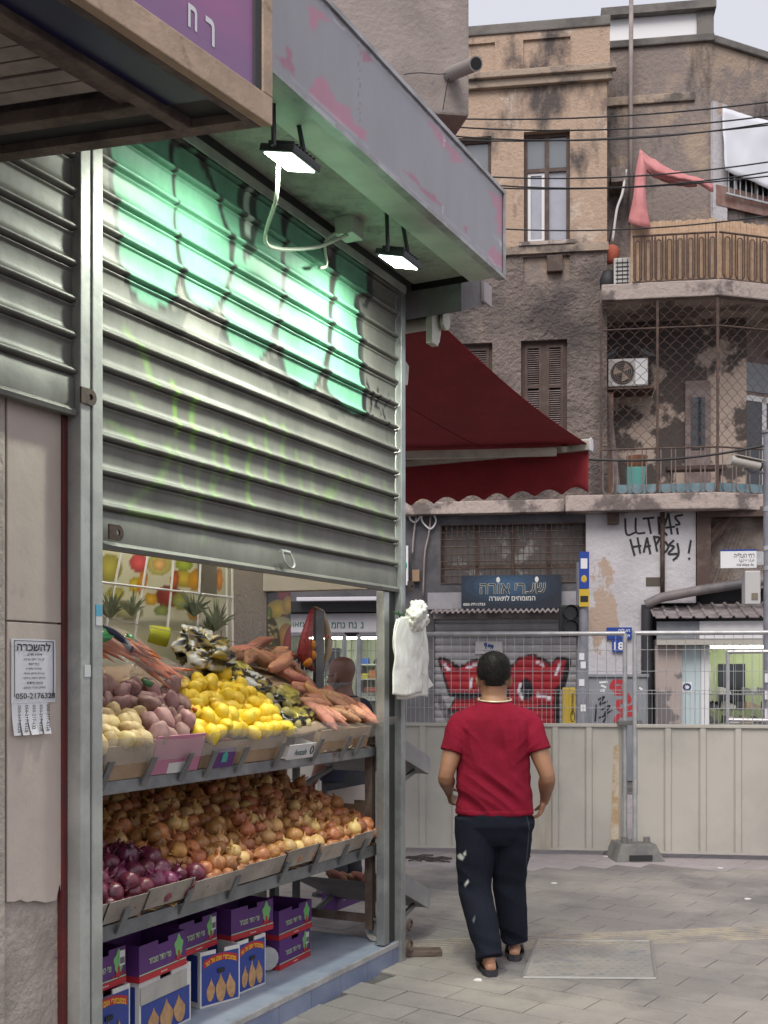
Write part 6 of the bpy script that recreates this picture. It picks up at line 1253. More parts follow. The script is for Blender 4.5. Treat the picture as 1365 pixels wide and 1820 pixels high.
# crumpled bags
def crumple(nm, label, px, py, v, size, rot, pal, mat, seed, amp=.35, cat='bag', n=44, k=30):
    c = Vector(at(px, py, v)); b = MB(); rings = []; off = Vector((seed * 3.7, seed * 1.9, seed))
    for i in range(k + 1):
        a = -math.pi / 2 + math.pi * min(max(i / k, .012), .988); ring = []
        for j in range(n):
            ph = 2 * math.pi * j / n; d = Vector((math.cos(a) * math.cos(ph), math.cos(a) * math.sin(ph), math.sin(a))); q = Vector([math.copysign(abs(x) ** .7, x) for x in d])
            s = 1 + amp * (mnoise.noise(d * 1.6 + off)) + amp * .55 * (abs(mnoise.noise(d * 3.6 + off)) * 2 - .5) * -1 + amp * .3 * (abs(mnoise.noise(d * 8 + off)) - .25)
            ring.append(Vector((q.x * size[0], q.y * size[1], q.z * size[2])) * s)
        rings.append(ring)
    b.loft(rings); W = SH @ T(*c) @ rot; me = b.mesh(nm, mat, smooth=True); o = from_mesh(nm, me, W, label=label, cat=cat)
    if pal:
        C = np.zeros((len(me.vertices), 4))
        for i_, vv in enumerate(me.vertices):
            d = Vector((vv.co.x / size[0], vv.co.y / size[1], vv.co.z / size[2])); C[i_] = (*pal(d, mnoise.noise(d * 1.2 + off * 1.3), mnoise.noise(d * 2.8 + off)), 1)
        paint(me, C)
    return o
m_foil = MP('bag_print', .16, spec=.7, bump=.25, bs=22); m_clear = M('bag_clear', (.85, .84, .82), .08, alpha=.14, spec=.8, bump=.25, bs=25)
def pal_bw(d, n1, n2):
    if n1 > .2: return sr(200, 202, 200)
    if n1 > .1: return sr(205, 178, 80) if n2 > -.05 else sr(130, 104, 50)
    if n1 < -.25: return sr(140, 124, 66)
    return sr(18, 18, 20) if n2 < .3 else sr(190, 190, 186)
def pal_pot(d, n1, n2):
    if d.z > .1 and abs(d.x) < .75 and n1 > -.25: return tuple(np.array(sr(160, 148, 72)) * (.65 + .9 * (n2 + .35)))
    if n1 > .18: return sr(210, 210, 208)
    return sr(20, 20, 22)
tl_ = Rx(.45)
crumple('potato_bag', 'crumpled black and yellow potato bag at the back of the upper tray', 355, 1148, .62, (.14, .10, .075), tl_ @ Rz(.3), pal_bw, m_foil, 1, .5)
crumple('potato_bag', 'white-topped crumpled potato bag behind the lemons', 372, 1175, .52, (.12, .09, .07), tl_ @ Rz(-.4), pal_bw, m_foil, 2, .5)
crumple('potato_bag', 'torn black and silver bag between the lemons and sweet potatoes', 445, 1220, .42, (.15, .10, .05), tl_ @ Rz(.5), pal_bw, m_foil, 3, .55)
crumple('potato_bag', 'black netted bag of olive-green potatoes in the middle of the upper tray', 500, 1246, .34, (.14, .09, .06), tl_ @ Rz(.25), pal_pot, m_foil, 4, .3)
crumple('potato_bag', 'front bag of green-yellow potatoes beside the lemons', 525, 1278, .20, (.14, .075, .055), tl_ @ Rz(.2), pal_pot, m_foil, 5, .3)
crumple('potato_bag', 'olive potato bag lying left of the sweet potatoes', 420, 1192, .56, (.10, .08, .05), tl_ @ Rz(-.2), pal_pot, m_foil, 6, .35)
m_oliv = M('potato_olive', (.36, .30, .10), .45, c2=(.42, .36, .14), ns=20, obj=True, rnd=.15); ol = [lump((.028, .026, .036), .12, s + 90).mesh('potato_olive', m_oliv, smooth=True) for s in range(3)]
for px, py, v in ((478, 1243, .28), (496, 1236, .30), (510, 1252, .26), (490, 1262, .23), (474, 1258, .25), (506, 1268, .2), (508, 1288, .14), (527, 1290, .14), (545, 1285, .14), (517, 1300, .12), (500, 1228, .36), (484, 1232, .33)): put('olive_potato', random.choice(ol), *at(px, py, v), rrot(), 1.0, label='olive-yellow potato showing through a torn bag beside the lemons', cat='potato', group='olive potatoes in torn bags')
# carrot bags
def carrot_bag(px, py, v, nrows, label, seed, size):
    c = Vector(at(px, py, v)); F = SH @ T(*c) @ Rx(.5)
    e = crumple('carrot_bag', label, px, py, v, size, Rx(.5), None, m_clear, seed, .22)
    r = random.Random(seed)
    for k in range(nrows):
        put('carrot', r.choice(ca_v), c.x + r.uniform(-.7, .7) * size[0], c.y + r.uniform(-.6, .6) * size[1] * .9, c.z + r.uniform(-.3, .7) * size[2] * .7 + .0, Rz(r.gauss(.6, .35)) @ Rx(R(90) + .5 + r.gauss(0, .2)), r.uniform(1.0, 1.3), label='orange carrot packed inside a clear plastic carrot bag', cat='carrot', group='carrots in clear bags')
    return e
carrot_bag(205, 1160, .50, 22, 'large clear bag of carrots at the near end of the upper tray', 3, (.17, .15, .08)); carrot_bag(285, 1195, .42, 14, 'torn clear carrot bag spread behind the red potatoes', 8, (.15, .10, .05))
m_navyb = M('bag_navy', (.02, .02, .06), .25); m_grb = M('bag_green', (.02, .22, .06), .2)
def flap(nm, pts, mat, label, cat='bag strip'):
    b = MB(); P = [Vector(at(*p)) for p in pts]; h = len(P) // 2; top = catmull(P[:h], 4); bot = catmull(P[h:][::-1], 4)
    mid = [(a + c) / 2 + Vector((0, -.012, .008)) for a, c in zip(top, bot)]
    b.loft([top, mid, bot], cap=False, closed=False); o = b.build(nm, mat, SH, smooth=True, label=label, cat=cat); o.modifiers.new('s', 'SOLIDIFY').thickness = .002; return o
flap('navy_bag_strip', [(173, 1107, .5), (200, 1116, .47), (225, 1135, .42), (236, 1150, .38), (233, 1160, .36), (215, 1142, .42), (195, 1127, .46), (173, 1117, .5)], m_navyb, 'navy printed strip of the large carrot bag')
flap('green_plastic_wrap', [(172, 1112, .44), (185, 1116, .43), (196, 1128, .42), (200, 1130, .42), (198, 1136, .4), (190, 1140, .4), (182, 1144, .4), (172, 1150, .41)], m_grb, 'shiny green top of the carrot bag at the guide post')
flap('green_bag_edge', [(224, 1126, .5), (232, 1130, .49), (240, 1138, .47), (243, 1141, .46), (241, 1144, .46), (236, 1141, .46), (230, 1136, .47), (224, 1131, .49)], m_grb, 'thin green edge strip of the clear carrot bag')
flap('green_leaf', [(249, 1207, .3), (256, 1206, .29), (266, 1209, .28), (273, 1214, .27), (268, 1222, .26), (262, 1220, .26), (255, 1214, .27), (250, 1209, .29)], m_leafg, 'dark green leaf lying on the red potatoes', 'leaf')
flap('price_card', [(266, 1112, .72), (278, 1112, .72), (290, 1114, .72), (304, 1116, .72), (296, 1150, .71), (285, 1148, .71), (275, 1145, .71), (262, 1141, .71)], M('card_lime', (.38, .40, .02), .5), 'bright lime price card standing behind the carrot bags', 'card')
flap('price_card', [(342, 1122, .72), (352, 1122, .72), (364, 1124, .72), (380, 1126, .72), (380, 1134, .72), (364, 1132, .72), (352, 1130, .72), (342, 1130, .72)], M('card_gold', (.45, .32, .03), .5), 'gold price card behind the black potato bag', 'card')
front(560, 645, 1.38, 1.50, m_card, tilt=-.2, v=.42, lab='brown carton side standing behind the sweet potatoes at the far end')
# lower tray far-end carton
front(585, 652, .80, .93, M('carton_pale', (.55, .47, .42), .8), tilt=-.1, v=.55, lab='pale open carton at the far end of the lower tray'); front(636, 662, .79, .9, m_card, tilt=0, v=.25, lab='torn tan carton corner at the far end of the lower tray')
# string with pins
pts = [Vector(at(172, 1094, .25)), Vector(at(300, 1122, .5)), Vector(at(393, 1136, .6)), Vector(at(560, 1172, .62))]
MB().tube(pts, .0022, 5).build('string_line', M('string', (.3, .27, .24), .7), SH, label='thin string stretched across the back of the stand', cat='string')
MB().tube([Vector(at(393, 1154, .6)), Vector(at(393, 1120, .6))], .004, 6).build('string_pin', m_rustb, SH, label='small rusty pin holding the string', cat='pin')
m_flake = M('onion_flake', (.48, .27, .13), .6, rnd=.3, obj=True); m_scrap = M('paper_scrap', (.62, .58, .52), .8, bump=.3, bs=30, rnd=.1, obj=True)
def scrap(nm, u, v, z, sz, mat, label, cat, group, seed):
    r = random.Random(seed); b = MB(); n_ = 7; P = [Vector((math.cos(t) * sz * r.uniform(.6, 1.2), math.sin(t) * sz * r.uniform(.5, 1), r.uniform(0, .35) * sz)) for t in np.linspace(0, 6.283, n_ + 1)[:-1]]
    b.add([Vector((0, 0, .12 * sz))] + P, [(0, i + 1, (i + 1) % n_ + 1) for i in range(n_)]); b.build(nm, mat, SH @ T(u, v, z) @ Rz(r.uniform(0, 6)) @ Rx(r.uniform(-.5, .5)), label=label, cat=cat, group=group)
for k in range(46): scrap('onion_skin', random.uniform(-2.5, UEND - .05), random.uniform(.078, .1), .686, random.uniform(.012, .03), m_flake, 'dry onion skin flake lying along the lower rail', 'onion skin', 'onion skin flakes on the lower rail', k)
for k in range(16): scrap('paper_scrap', random.uniform(-1.3, UEND - .03), random.uniform(.078, .1), 1.238, random.uniform(.02, .045), m_scrap, 'torn paper scrap stuck along the upper rail', 'paper scrap', 'paper scraps on the upper rail', 100 + k)
# ---------------------------------------------------------------- back of the stand: fruit posters, grid, pineapples
PX0 = [(247, 1000, 17, 17, 0, sr(214, 90, 90)), (283, 1003, 22, 20, 0, sr(206, 196, 110)), (283, 1003, 13, 11, 0, sr(222, 176, 110)), (195, 1010, 22, 26, 0, sr(180, 170, 80)), (325, 1028, 20, 16, .3, sr(205, 175, 60)), (327, 1003, 16, 12, 0, sr(160, 175, 60)), (348, 1030, 14, 20, .3, sr(222, 160, 40)), (240, 1040, 12, 14, 0, sr(215, 190, 60)), (253, 1035, 8, 22, .2, sr(225, 150, 50)), (300, 1060, 24, 20, 0, sr(150, 60, 50)), (268, 1065, 12, 12, .4, sr(220, 170, 40)), (322, 1068, 16, 16, 0, sr(170, 170, 70)), (288, 1085, 14, 10, 0, sr(150, 160, 90)), (345, 1090, 12, 14, 0, sr(200, 150, 50)), (390, 1030, 6, 20, 0, sr(230, 150, 60)), (225, 1085, 30, 16, .2, sr(170, 165, 110)), (205, 1055, 16, 12, 0, sr(200, 190, 90)), (310, 1030, 8, 16, .2, sr(200, 100, 50))]
ly = [('ell', (x, y, rx, ry, a), c, 1, 1) for x, y, rx, ry, a, c in PX0] + [('poly', [(350, 985), (386, 990), (386, 1062), (352, 1058)], sr(92, 86, 80), .9)]
a, c, z0, z1 = ux(100, VB), ux(414, VB), 1.55, 2.6
m_post = MP('poster', .35, coat=.2)
sheet('fruit_poster', m_post, SH, a, c, z0, z1, VB - .006, ly, None, .012, (*sr(205, 200, 172), 1), .005, True, label='large faded fruit poster behind the white grid', cat='poster')
PX1 = [(485, 1045, 16, 20, 0, sr(56, 34, 40)), (505, 1048, 16, 20, .2, sr(170, 40, 50)), (508, 1045, 5, 6, 0, sr(110, 20, 35)), (490, 1030, 12, 6, 0, sr(235, 200, 50)), (494, 1083, 20, 17, 0, sr(226, 190, 30)), (512, 1075, 10, 16, 0, sr(220, 170, 50)), (478, 1090, 6, 12, 0, sr(120, 140, 50)), (505, 1096, 6, 5, 0, sr(130, 60, 50)), (500, 1128, 26, 32, .1, sr(232, 222, 150)), (508, 1130, 14, 22, .1, sr(230, 160, 30)), (512, 1138, 8, 26, .2, sr(190, 60, 40)), (485, 1160, 14, 60, 0, sr(96, 86, 40)), (494, 1170, 13, 14, 0, sr(232, 160, 30)), (510, 1182, 12, 22, .2, sr(225, 190, 160)), (513, 1184, 9, 18, .2, sr(190, 70, 50)), (515, 1030, 6, 30, 0, sr(160, 40, 40))]
ly = [('ell', (x, y, rx, ry, a_), c_, 1, 1) for x, y, rx, ry, a_, c_ in PX1]
r_ = random.Random(2)
ly += [('ell', (r_.uniform(472, 492), r_.uniform(1095, 1215), 3, 2.5, .5), sr(190, 175, 120), .8) for _ in range(40)] + [('ell', (r_.uniform(474, 494), r_.uniform(1032, 1064), 3.5, 3.5, 0), sr(44, 30, 40), 1, 1) for _ in range(16)]
a, c = ux(475, VB), ux(517, VB)
sheet('fruit_poster', m_post, SH, a, c, 1.3, 2.35, VB + .0, ly, None, .006, (*sr(70, 48, 34), 1), .12, True, label='tall narrow printed fruit panel on the pier end behind the sweet potatoes', cat='poster')
gr = empty('white_grid', SH @ T(-1.8, .76, 1.6), 'white wire grid rack in front of the fruit poster', 'grid')
for (p0, p1) in (((220, 960), (188, 1120)), ((267, 960), (238, 1140)), ((312, 960), (296, 1140)), ((358, 960), (350, 1150)), ((402, 960), (404, 1160)), ((412, 960), (414, 1160)), ((172, 1034), (412, 1062))):
    MB().tube([Vector(at(*p0, .765)), Vector(at(*p1, .765))], .0065, 6).build('wire', m_pvc, SH, gr)
m_pl = M('pineapple_leaf', (.16, .20, .12), .55, c2=(.24, .27, .17), ns=10, rnd=.1)
for k, (px, py, v, s) in enumerate(((196, 1100, .70, 1.0), (235, 1095, .72, .9), (345, 1095, .72, 1.0), (385, 1120, .70, 1.15), (372, 1130, .72, .9))):
    c = Vector(at(px, py, v)); b = MB(); r = random.Random(k)
    for i in range(26):
        a_ = r.uniform(0, 6.28); t_ = r.uniform(.15, 1.1); L = s * r.uniform(.10, .19); d = Vector((math.cos(a_) * math.sin(t_), math.sin(a_) * math.sin(t_) * .35, math.cos(t_))); sd = d.cross(Vector((0, 1, .1))).normalized() * .009
        p1 = c + d * L * .55; p2 = c + d * L + Vector((d.x * .02, 0, -.02 * t_)); b.add([c - sd * .7, c + sd * .7, p1 + sd, p1 - sd, p2], [(0, 1, 2, 3), (3, 2, 4)])
    b.build('pineapple_crown', m_pl, SH, label=('grey-green pineapple crown nearest the guide post', 'second pineapple crown behind the carrot bags', 'third pineapple crown behind the black bags', 'tall pineapple crown at the grid end', 'low pineapple crown in front of the grid end')[k], cat='pineapple', group='pineapple crowns behind the grid')
# ---------------------------------------------------------------- steel post with net bag of oranges
pu, pv_ = ux(566, .60), .60
e = empty('steel_upright', SH @ T(pu, pv_, 1.4), 'grey perforated steel upright behind the sweet potatoes', 'upright'); zt = uz(566, 1085, .6)
MB().prism([(pu - .03, .60), (pu + .024, .575), (pu + .03, .60), (pu - .022, .625)], 1.25, zt).build('angle', m_steel, SH, e)
for k in range(6): MB().tube([(pu + .036 + .004 * (k % 2), .57, uz(575, 1172, .6) - .03 * k), (pu + .036 - .004 * (k % 2), .57, uz(575, 1172, .6) - .03 * k - .028)], .005, 5).build('chain_link', m_galv, SH, e)
m_net = M('net_red', (.25, .012, .02), .6, alpha=.72, c2=(.35, .03, .03), ns=60); m_orn = M('orange', (.70, .24, .02), .45, bump=.2, bs=150, obj=True)
nb = empty('orange_net_bag', SH @ T(pu - .06, .58, 1.6), 'red net bag of oranges hooked over the steel upright', 'net bag')
P = [(555, 1082, .016), (551, 1100, .03), (545, 1130, .05), (541, 1160, .06), (546, 1180, .052), (556, 1193, .02)]
b = MB(); b.loft([[Vector(at(px, py, .58)) + Vector((math.cos(t) * r0, math.sin(t) * r0 * .6, 0)) for t in np.linspace(0, 6.283, 17)[:-1]] for px, py, r0 in P]); b.build('net', m_net, SH, nb, smooth=True)
for px, py in ((552, 1146), (553, 1164), (545, 1176)): MB().ell(at(px, py, .57), (.033, .033, .033), 12, 8).build('orange', m_orn, SH, nb, smooth=True)
m_papr = M('net_paper', (.48, .40, .32), .7, c2=(.55, .33, .12), ns=14, lo=.5, hi=.6, bump=.6, bs=30)
P = [(560, 1078, .02), (572, 1084, .03), (582, 1110, .03), (587, 1140, .034), (586, 1160, .03), (578, 1190, .012)]
b = MB(); b.loft([[Vector(at(px, py, .62)) + Vector((math.cos(t) * r0, math.sin(t) * r0 * .6 + .01, 0)) for t in np.linspace(0, 6.283, 15)[:-1]] for px, py, r0 in P]); pb = b.build('paper_label', m_papr, SH, nb, smooth=True); letters('גא', m_redb, SH, *[rect(SH, 577, 1128, 586, 1135, .57)[i] for i in (0, 1, 2, 3)], .575, nb, .02, True)
# white carrier bags on the corner post
m_bagw = M('bag_white', (.80, .79, .74), .3, bump=.12, bs=22,  c2=(.70, .69, .62), ns=5)
bag = empty('carrier_bags', SH @ T(ux(722), -.07, uz(722, 1240)), 'bundle of thin white carrier bags hanging on the corner post', 'bags')
c = Vector((ux(712), -.085, uz(712, 1094, -.08)))
for k in range(16):      # bunched ends: a rosette of crumpled lobes
    r = random.Random(k); a_ = r.uniform(0, 6.283); q = r.uniform(.2, 1) ** .5; cc = c + Vector((math.cos(a_) * .062 * q, -.02 + r.uniform(-.02, .02), math.sin(a_) * .05 * q)); sz = r.uniform(.032, .05); b = MB(); rings = []
    for i_ in range(17):
        t = -math.pi / 2 + math.pi * min(max(i_ / 16, .02), .98); ring_ = []
        for j_ in range(26):
            ph = 2 * math.pi * j_ / 26; d = Vector((math.cos(t) * math.cos(ph), math.cos(t) * math.sin(ph), math.sin(t))); s_ = 1 + .35 * mnoise.noise(d * 1.8 + Vector((k, 0, 0))) - .55 * (abs(mnoise.noise(d * 3.2 + Vector((0, k, 0)))) - .2)
            ring_.append(cc + Vector((d.x * sz, d.y * sz * .8, d.z * sz)) * s_)
        rings.append(ring_)
    b.loft(rings); b.build('gathered_end', m_bagw, SH, bag, smooth=True)
def hang(s, t, x0, x1, y0, y1, v, k):
    pinch = 1 - .28 * max(0, (t - .72) / .28) ** 1.5; cxp = (x0 + x1) / 2; px = cxp + (x0 + (x1 - x0) * s - cxp) * pinch + 5 * (1 - t) * (k - 1); py = y1 + (y0 - y1) * t + 3 * math.sin(s * 5 + k) * (1 - t); q = at(px, py, v)
    w_ = .010 * mnoise.noise((s * 2.2, t * 3, k)) + .006 * (abs(mnoise.noise((s * 5 + t * 3, t * 5 - s * 2, k + 5))) - .2) + .012 * math.sin(math.pi * s) * (1 - t)
    return (q[0], v - w_ - .01 * math.sin(math.pi * s), q[2])
for k, (x0, x1, y0, y1, v) in enumerate(((703, 755, 1096, 1234, -.085), (706, 761, 1098, 1240, -.068), (697, 757, 1100, 1232, -.05))):
    b = MB(); b.grid(lambda s, t: hang(s, t, x0, x1, y0, y1, v, k), 26, 36); o = b.build('bag_sheet', m_bagw, SH, bag, smooth=True); o.modifiers.new('s', 'SOLIDIFY').thickness = .004
b = MB(); P = [at(744, 1178, -.05), at(752, 1190, -.05), at(770, 1218, -.052), at(757, 1226, -.05), at(744, 1232, -.05)]; b.add([Vector(p) for p in P], [(0, 1, 2), (0, 2, 3), (0, 3, 4)]); o = b.build('loose_corner', m_bagw, SH, bag); o.modifiers.new('s', 'SOLIDIFY').thickness = .003
b = MB()
for a0, a1 in (((700, 1088), (712, 1094)), ((705, 1091), (716, 1092)), ((708, 1087), (711, 1098))): b.tube([Vector(at(*a0, -.155)), Vector(at(*a1, -.155))], .004, 5)
b.build('tie', m_leafg, SH, bag)
# ---------------------------------------------------------------- crates on the platform
def crate_parts(F, w_, d_, h_, par, mat, band=True, th=.006):
    b = MB(); n_ = w_ * .22
    b.box(-w_, w_, 0, th, 0, h_ - .02).box(-w_, -n_, 0, th, h_ - .0199, h_).box(n_, w_, 0, th, h_ - .0199, h_)
    b.box(-w_, w_, d_ - th, d_, 0, h_).box(-w_, -w_ + th, th, d_ - th, 0, h_).box(w_ - th, w_, th, d_ - th, 0, h_).box(-w_ + th, w_ - th, th, d_ - th, 0, th)
    return b.build('body', mat, F, par)
P_tree = [(math.cos(t) * (.030 + .006 * math.sin(5 * t)), .0 + math.sin(t) * (.045 + .008 * math.cos(4 * t))) for t in np.linspace(0, 6.283, 22)[:-1]]
CN = [0]
def purple(u, v, z, w_, d_, h_, rot, label, text=True, sticker=False):
    F = SH @ T(u, v, z) @ Rz(rot); e = empty('purple_crate', F, label, 'crate', 'purple fruit crates on the platform'); hw = w_ / 2
    crate_parts(F, hw, d_, h_, e, m_purp)
    box('red_band', m_redb, F, -hw - .001, hw + .001, -.0022, -.0004, 0, h_ * .17, e); box('side_band', m_redb, F, -hw - .0022, -hw - .0004, .001, d_, 0, h_ * .17, e); box('green_line', m_ltext, F, -hw, hw, -.002, -.0004, h_ * .185, h_ * .215, e)
    if text:
        letters('פרי הדר מובחר', m_ltext, F, -hw * .62, hw * .32, h_ * .42, h_ * .58, -.002, e, .02, True)
        cx_ = hw * .66; MB().prism([(cx_ + x, h_ * .62 + zz * h_ / .15) for x, zz in P_tree], -.0022, -.0006, 'y').build('tree_crown', m_greenp, F, e)
        MB().box(cx_ - .006, cx_ + .006, -.0034, -.0023, h_ * .2, h_ * .5).box(cx_ - .018, cx_ - .01, -.0034, -.0023, h_ * .24, h_ * .36).box(cx_ + .01, cx_ + .018, -.0034, -.0023, h_ * .24, h_ * .36).build('tree_trunk', m_redb, F, e); letters('פרי שלום', m_redb, F, cx_ - .045, cx_ + .045, h_ * .23, h_ * .31, -.0036, e, .02, True)
        b = MB(); [b.box(-.004, .004, -.003, -.0023, -.006, .006, T(cx_ - .05 - .0, 0, 0)) for _ in range(0)]
    if sticker:
        box('barcode_label', m_wbox, F, cx_ + .002, cx_ + .036, -.0045, -.0036, h_ * .5, h_ * .9, e); b = MB()
        for k in range(7): b.box(cx_ + .006 + k * .004, cx_ + .008 + k * .004, -.0052, -.0046, h_ * .55, h_ * .72)
        b.build('barcode', m_ink, F, e)
    b = MB()
    for k in range(4): b.box(-.02 + hw * 0 + k * .012, -.012 + k * .012, -.0032, -.0022, h_ * .07, h_ * .1)
    b.build('small_print', m_wbox, F, e)
    return e, F
def onion_box(u, v, z, w_, d_, h_, rot, label, torn=False):
    F = SH @ T(u, v, z) @ Rz(rot); e = empty('onion_carton', F, label, 'carton', 'white and blue onion cartons on the platform'); hw = w_ / 2
    crate_parts(F, hw, d_, h_, e, m_wbox); k = 1
    def panel(Fp, hw, side=False):
        zt_ = h_ * (.93 if not torn else .62)
        box('blue_print', m_blueb, Fp, -hw * .93, hw * .93, -.0018, -.0006, h_ * .04, zt_, e)
        if not torn:
            b = MB(); b.grid(lambda s, t: (-hw * .85 + 1.7 * hw * s, -.003, h_ * (.70 + .13 * t) + .09 * h_ * (1 - (2 * s - 1) ** 2)), 14, 1); b.build('red_banner', m_redb, Fp, e); letters('ממובחרי אום אל נור', m_yelp, Fp, -hw * .78, hw * .78, h_ * .715, h_ * .815, -.0042, e, .03, True, arc=.085 * h_)
        for i, (x, s, tilt) in enumerate(((-.5, .8, .12), (0, 1, 0), (.5, .9, -.2))):
            pts = [(math.sin(t) * (.17 if math.cos(t) > -.2 else .17) * (1 - .75 * max(0, -math.cos(t)) ** .7), -math.cos(t)) for t in np.linspace(0, 6.283, 20)[:-1]]
            q = []
            for t in np.linspace(0, 6.283, 24)[:-1]:
                zz = -math.cos(t); wd = math.sin(t) * (1 if zz < .1 else max(.12, 1 - (zz - .1) * 1.15)); q.append((x * hw + wd * hw * .25 * s + tilt * zz * .03, h_ * (.3 + .26 * zz * s)))
            MB().prism(q, -.0042 - .0006 * i, -.0022, 'y').build('onion_picture', m_tanp, Fp, e)
        if not torn: box('hand_hole', m_black, Fp, -hw * .16, hw * .16, -.0085, -.0043, h_ * .58, h_ * .65, e)
    panel(F, hw)
    Fs = F @ T(-hw, d_ / 2, 0) @ Rz(R(-90)); box('side_print', m_blueb, Fs, -d_ * .45, d_ * .42, -.0018, -.0006, h_ * .1, h_ * .93, e)
    if torn:
        box('grey_tape', M('tape_grey', (.42, .40, .36), .7, c2=(.36, .33, .3), ns=8), F, -hw * .98, hw * .8, -.006, -.0025, h_ * .63, h_ * .92, e, bevel=.002)
    return e
ZP = .1235
def row(p0, p1, v): a, c = ux(p0, v), ux(p1, v); return (a + c) / 2, c - a
u, w_ = row(150, 231, .16); onion_box(u, .16, ZP, w_, .22, .27, .0, 'white and blue onion carton cut off by the guide post'); uA_, wA = u, w_
u, w_ = row(243, 343, .17); onion_box(u, .17, ZP, w_, .24, .255, .06, 'onion carton with a torn grey taped top', True); uB_ = u
u, w_ = row(372, 419, .2); onion_box(u - .02, .2, ZP, w_ + .02, .22, .255, -.28, 'onion carton turned outward beside the torn one'); uC_ = u
u, w_ = row(423, 470, .2); onion_box(u, .2, ZP, w_, .22, .25, -.05, 'onion carton at the far end of the carton row'); uD_ = u
purple(uA_, .18, ZP + .272, .27, .22, .15, .02, 'purple fruit crate beside the guide post on the nearest onion carton', True, True)
purple(uB_ - .03, .16, ZP + .257, .34, .24, .15, .05, 'purple fruit crate on the torn onion carton')
purple(uC_ - .12, .25, ZP + .258, .30, .22, .15, .03, 'purple fruit crate with a barcode label in the middle of the row', True, True)
purple(uD_ + .04, .22, ZP + .252, .32, .22, .15, -.1, 'purple fruit crate with a flower-printed side on the farthest carton')
u, w_ = row(487, 560, .27); purple(u, .27, ZP, .34, .24, .15, .05, 'purple fruit crate with a barcode at the foot of the far stack', True, True); purple(u + .005, .27, ZP + .152, .35, .24, .15, .03, 'purple fruit crate on top of the far stack')
# crate lying deep under the rack
u = ux(618, .72); F = SH @ T(u, .70, ZP); e = empty('purple_crate', F, 'dark purple crate with white script far back under the rack', 'crate', 'purple fruit crates on the platform'); crate_parts(F, .2, .1, .16, e, m_purp); letters('כל עינב זהב', m_wbox, F, -.1, .16, .05, .09, -.002, e, .0, True)
MB().tube([(ux(470, .32), .3, .19), (ux(474, .32), .33, .19)], .06, 16).build('tape_roll', m_galv, SH, smooth='auto', label='grey round roll leaning beside the far crate stack', cat='roll')
# onions inside the cartons
for k, (uu, vv, zz) in enumerate([(uA_ + random.uniform(-.08, .1), .2 + random.uniform(0, .1), ZP + .26) for _ in range(6)] + [(uB_ + .12 + random.uniform(-.05, .05), .2 + random.uniform(0, .1), ZP + .25) for _ in range(6)]):
    put('red_onion' if k < 6 else 'brown_onion', random.choice(onr_v if k < 6 else on_v), uu, vv, zz, rrot(), 1.0, label='red onion in the nearest onion carton' if k < 6 else 'brown onion in the torn onion carton', cat='onion', group='onions in the floor cartons')
# ---------------------------------------------------------------- side stand around the corner
m_tray = M('tray_grey', (.30, .30, .30), .55, .4, c2=(.38, .37, .36), ns=5, bump=.1)
sd = empty('side_stand', SH @ T(.15, .4, 0), 'grey steel side stand with two tilted trays around the corner', 'stand')
def chute(z0, z1, u0, u1, h, nm):
    b = MB(); V = .07; 
    prof = [(u0, z0), (u1 - .02, z1), (u1, z1 + .03), (u1, z1 + h * .8), (u1 - .04, z1 + h), (u0, z0 + h)]
    b.prism(prof, V, V + .006, 'y'); b.prism([(u0, z0), (u1, z1), (u1, z1 + .006), (u0, z0 + .006)], V + .006, .75, 'y'); b.prism([(u1 - .006, z1), (u1, z1), (u1, z1 + h * .8), (u1 - .006, z1 + h * .8)], V + .006, .75, 'y'); b.build(nm, m_tray, SH, sd)
chute(.43, .19, .02, .60, .13, 'lower_tray'); chute(1.20, 1.02, .04, .60, .12, 'upper_tray')
for v in (.12, .7): box('leg', m_steel, SH, .05, .085, v, v + .035, 0, 1.2, sd); beam('arm', (.08, v + .017, .95), (.5, v + .017, 1.04), .012, .015, m_steel, sd); beam('arm', (.08, v + .017, .12), (.5, v + .017, .22), .012, .015, m_steel, sd)
for k in range(12):
    put('sweet_potato', random.choice(so_v + sw_v), random.uniform(.06, .5), random.uniform(.12, .6), 0, sw_rot(), .9, label='sweet potato in the lower tray of the side stand', cat='sweet potato', group='sweet potatoes in the side stand').matrix_basis
    o = list(WM)[-1]; l = SH.inverted() @ WM[o].translation; W = WM[o].copy(); W.translation = SH @ Vector((l.x, l.y, .49 - .41 * l.x)); place(o, W)
# metal threshold pieces at the post foot
box('metal_threshold', m_rustb, T(*gp(745, 1699)[:2], 0) @ Rz(R(4)), -.12, .13, -.05, .05, .006, .04, bevel=.006, label='rusty metal drain frame on the ground beside the corner post', cat='threshold')
for z in (.2, .08): 
    c = Vector((ux(716), -.035, z)); MB().tube([c + Vector((.028 * math.cos(t) + .02, 0, .028 * math.sin(t))) for t in np.linspace(0, 6.283, 17)], .009, 6).build('lock_ring', m_rustb, SH, label=('rusty lock ring at the foot of the corner post, upper one' if z > .1 else 'rusty lock ring at the foot of the corner post, lower one'), cat='ring')
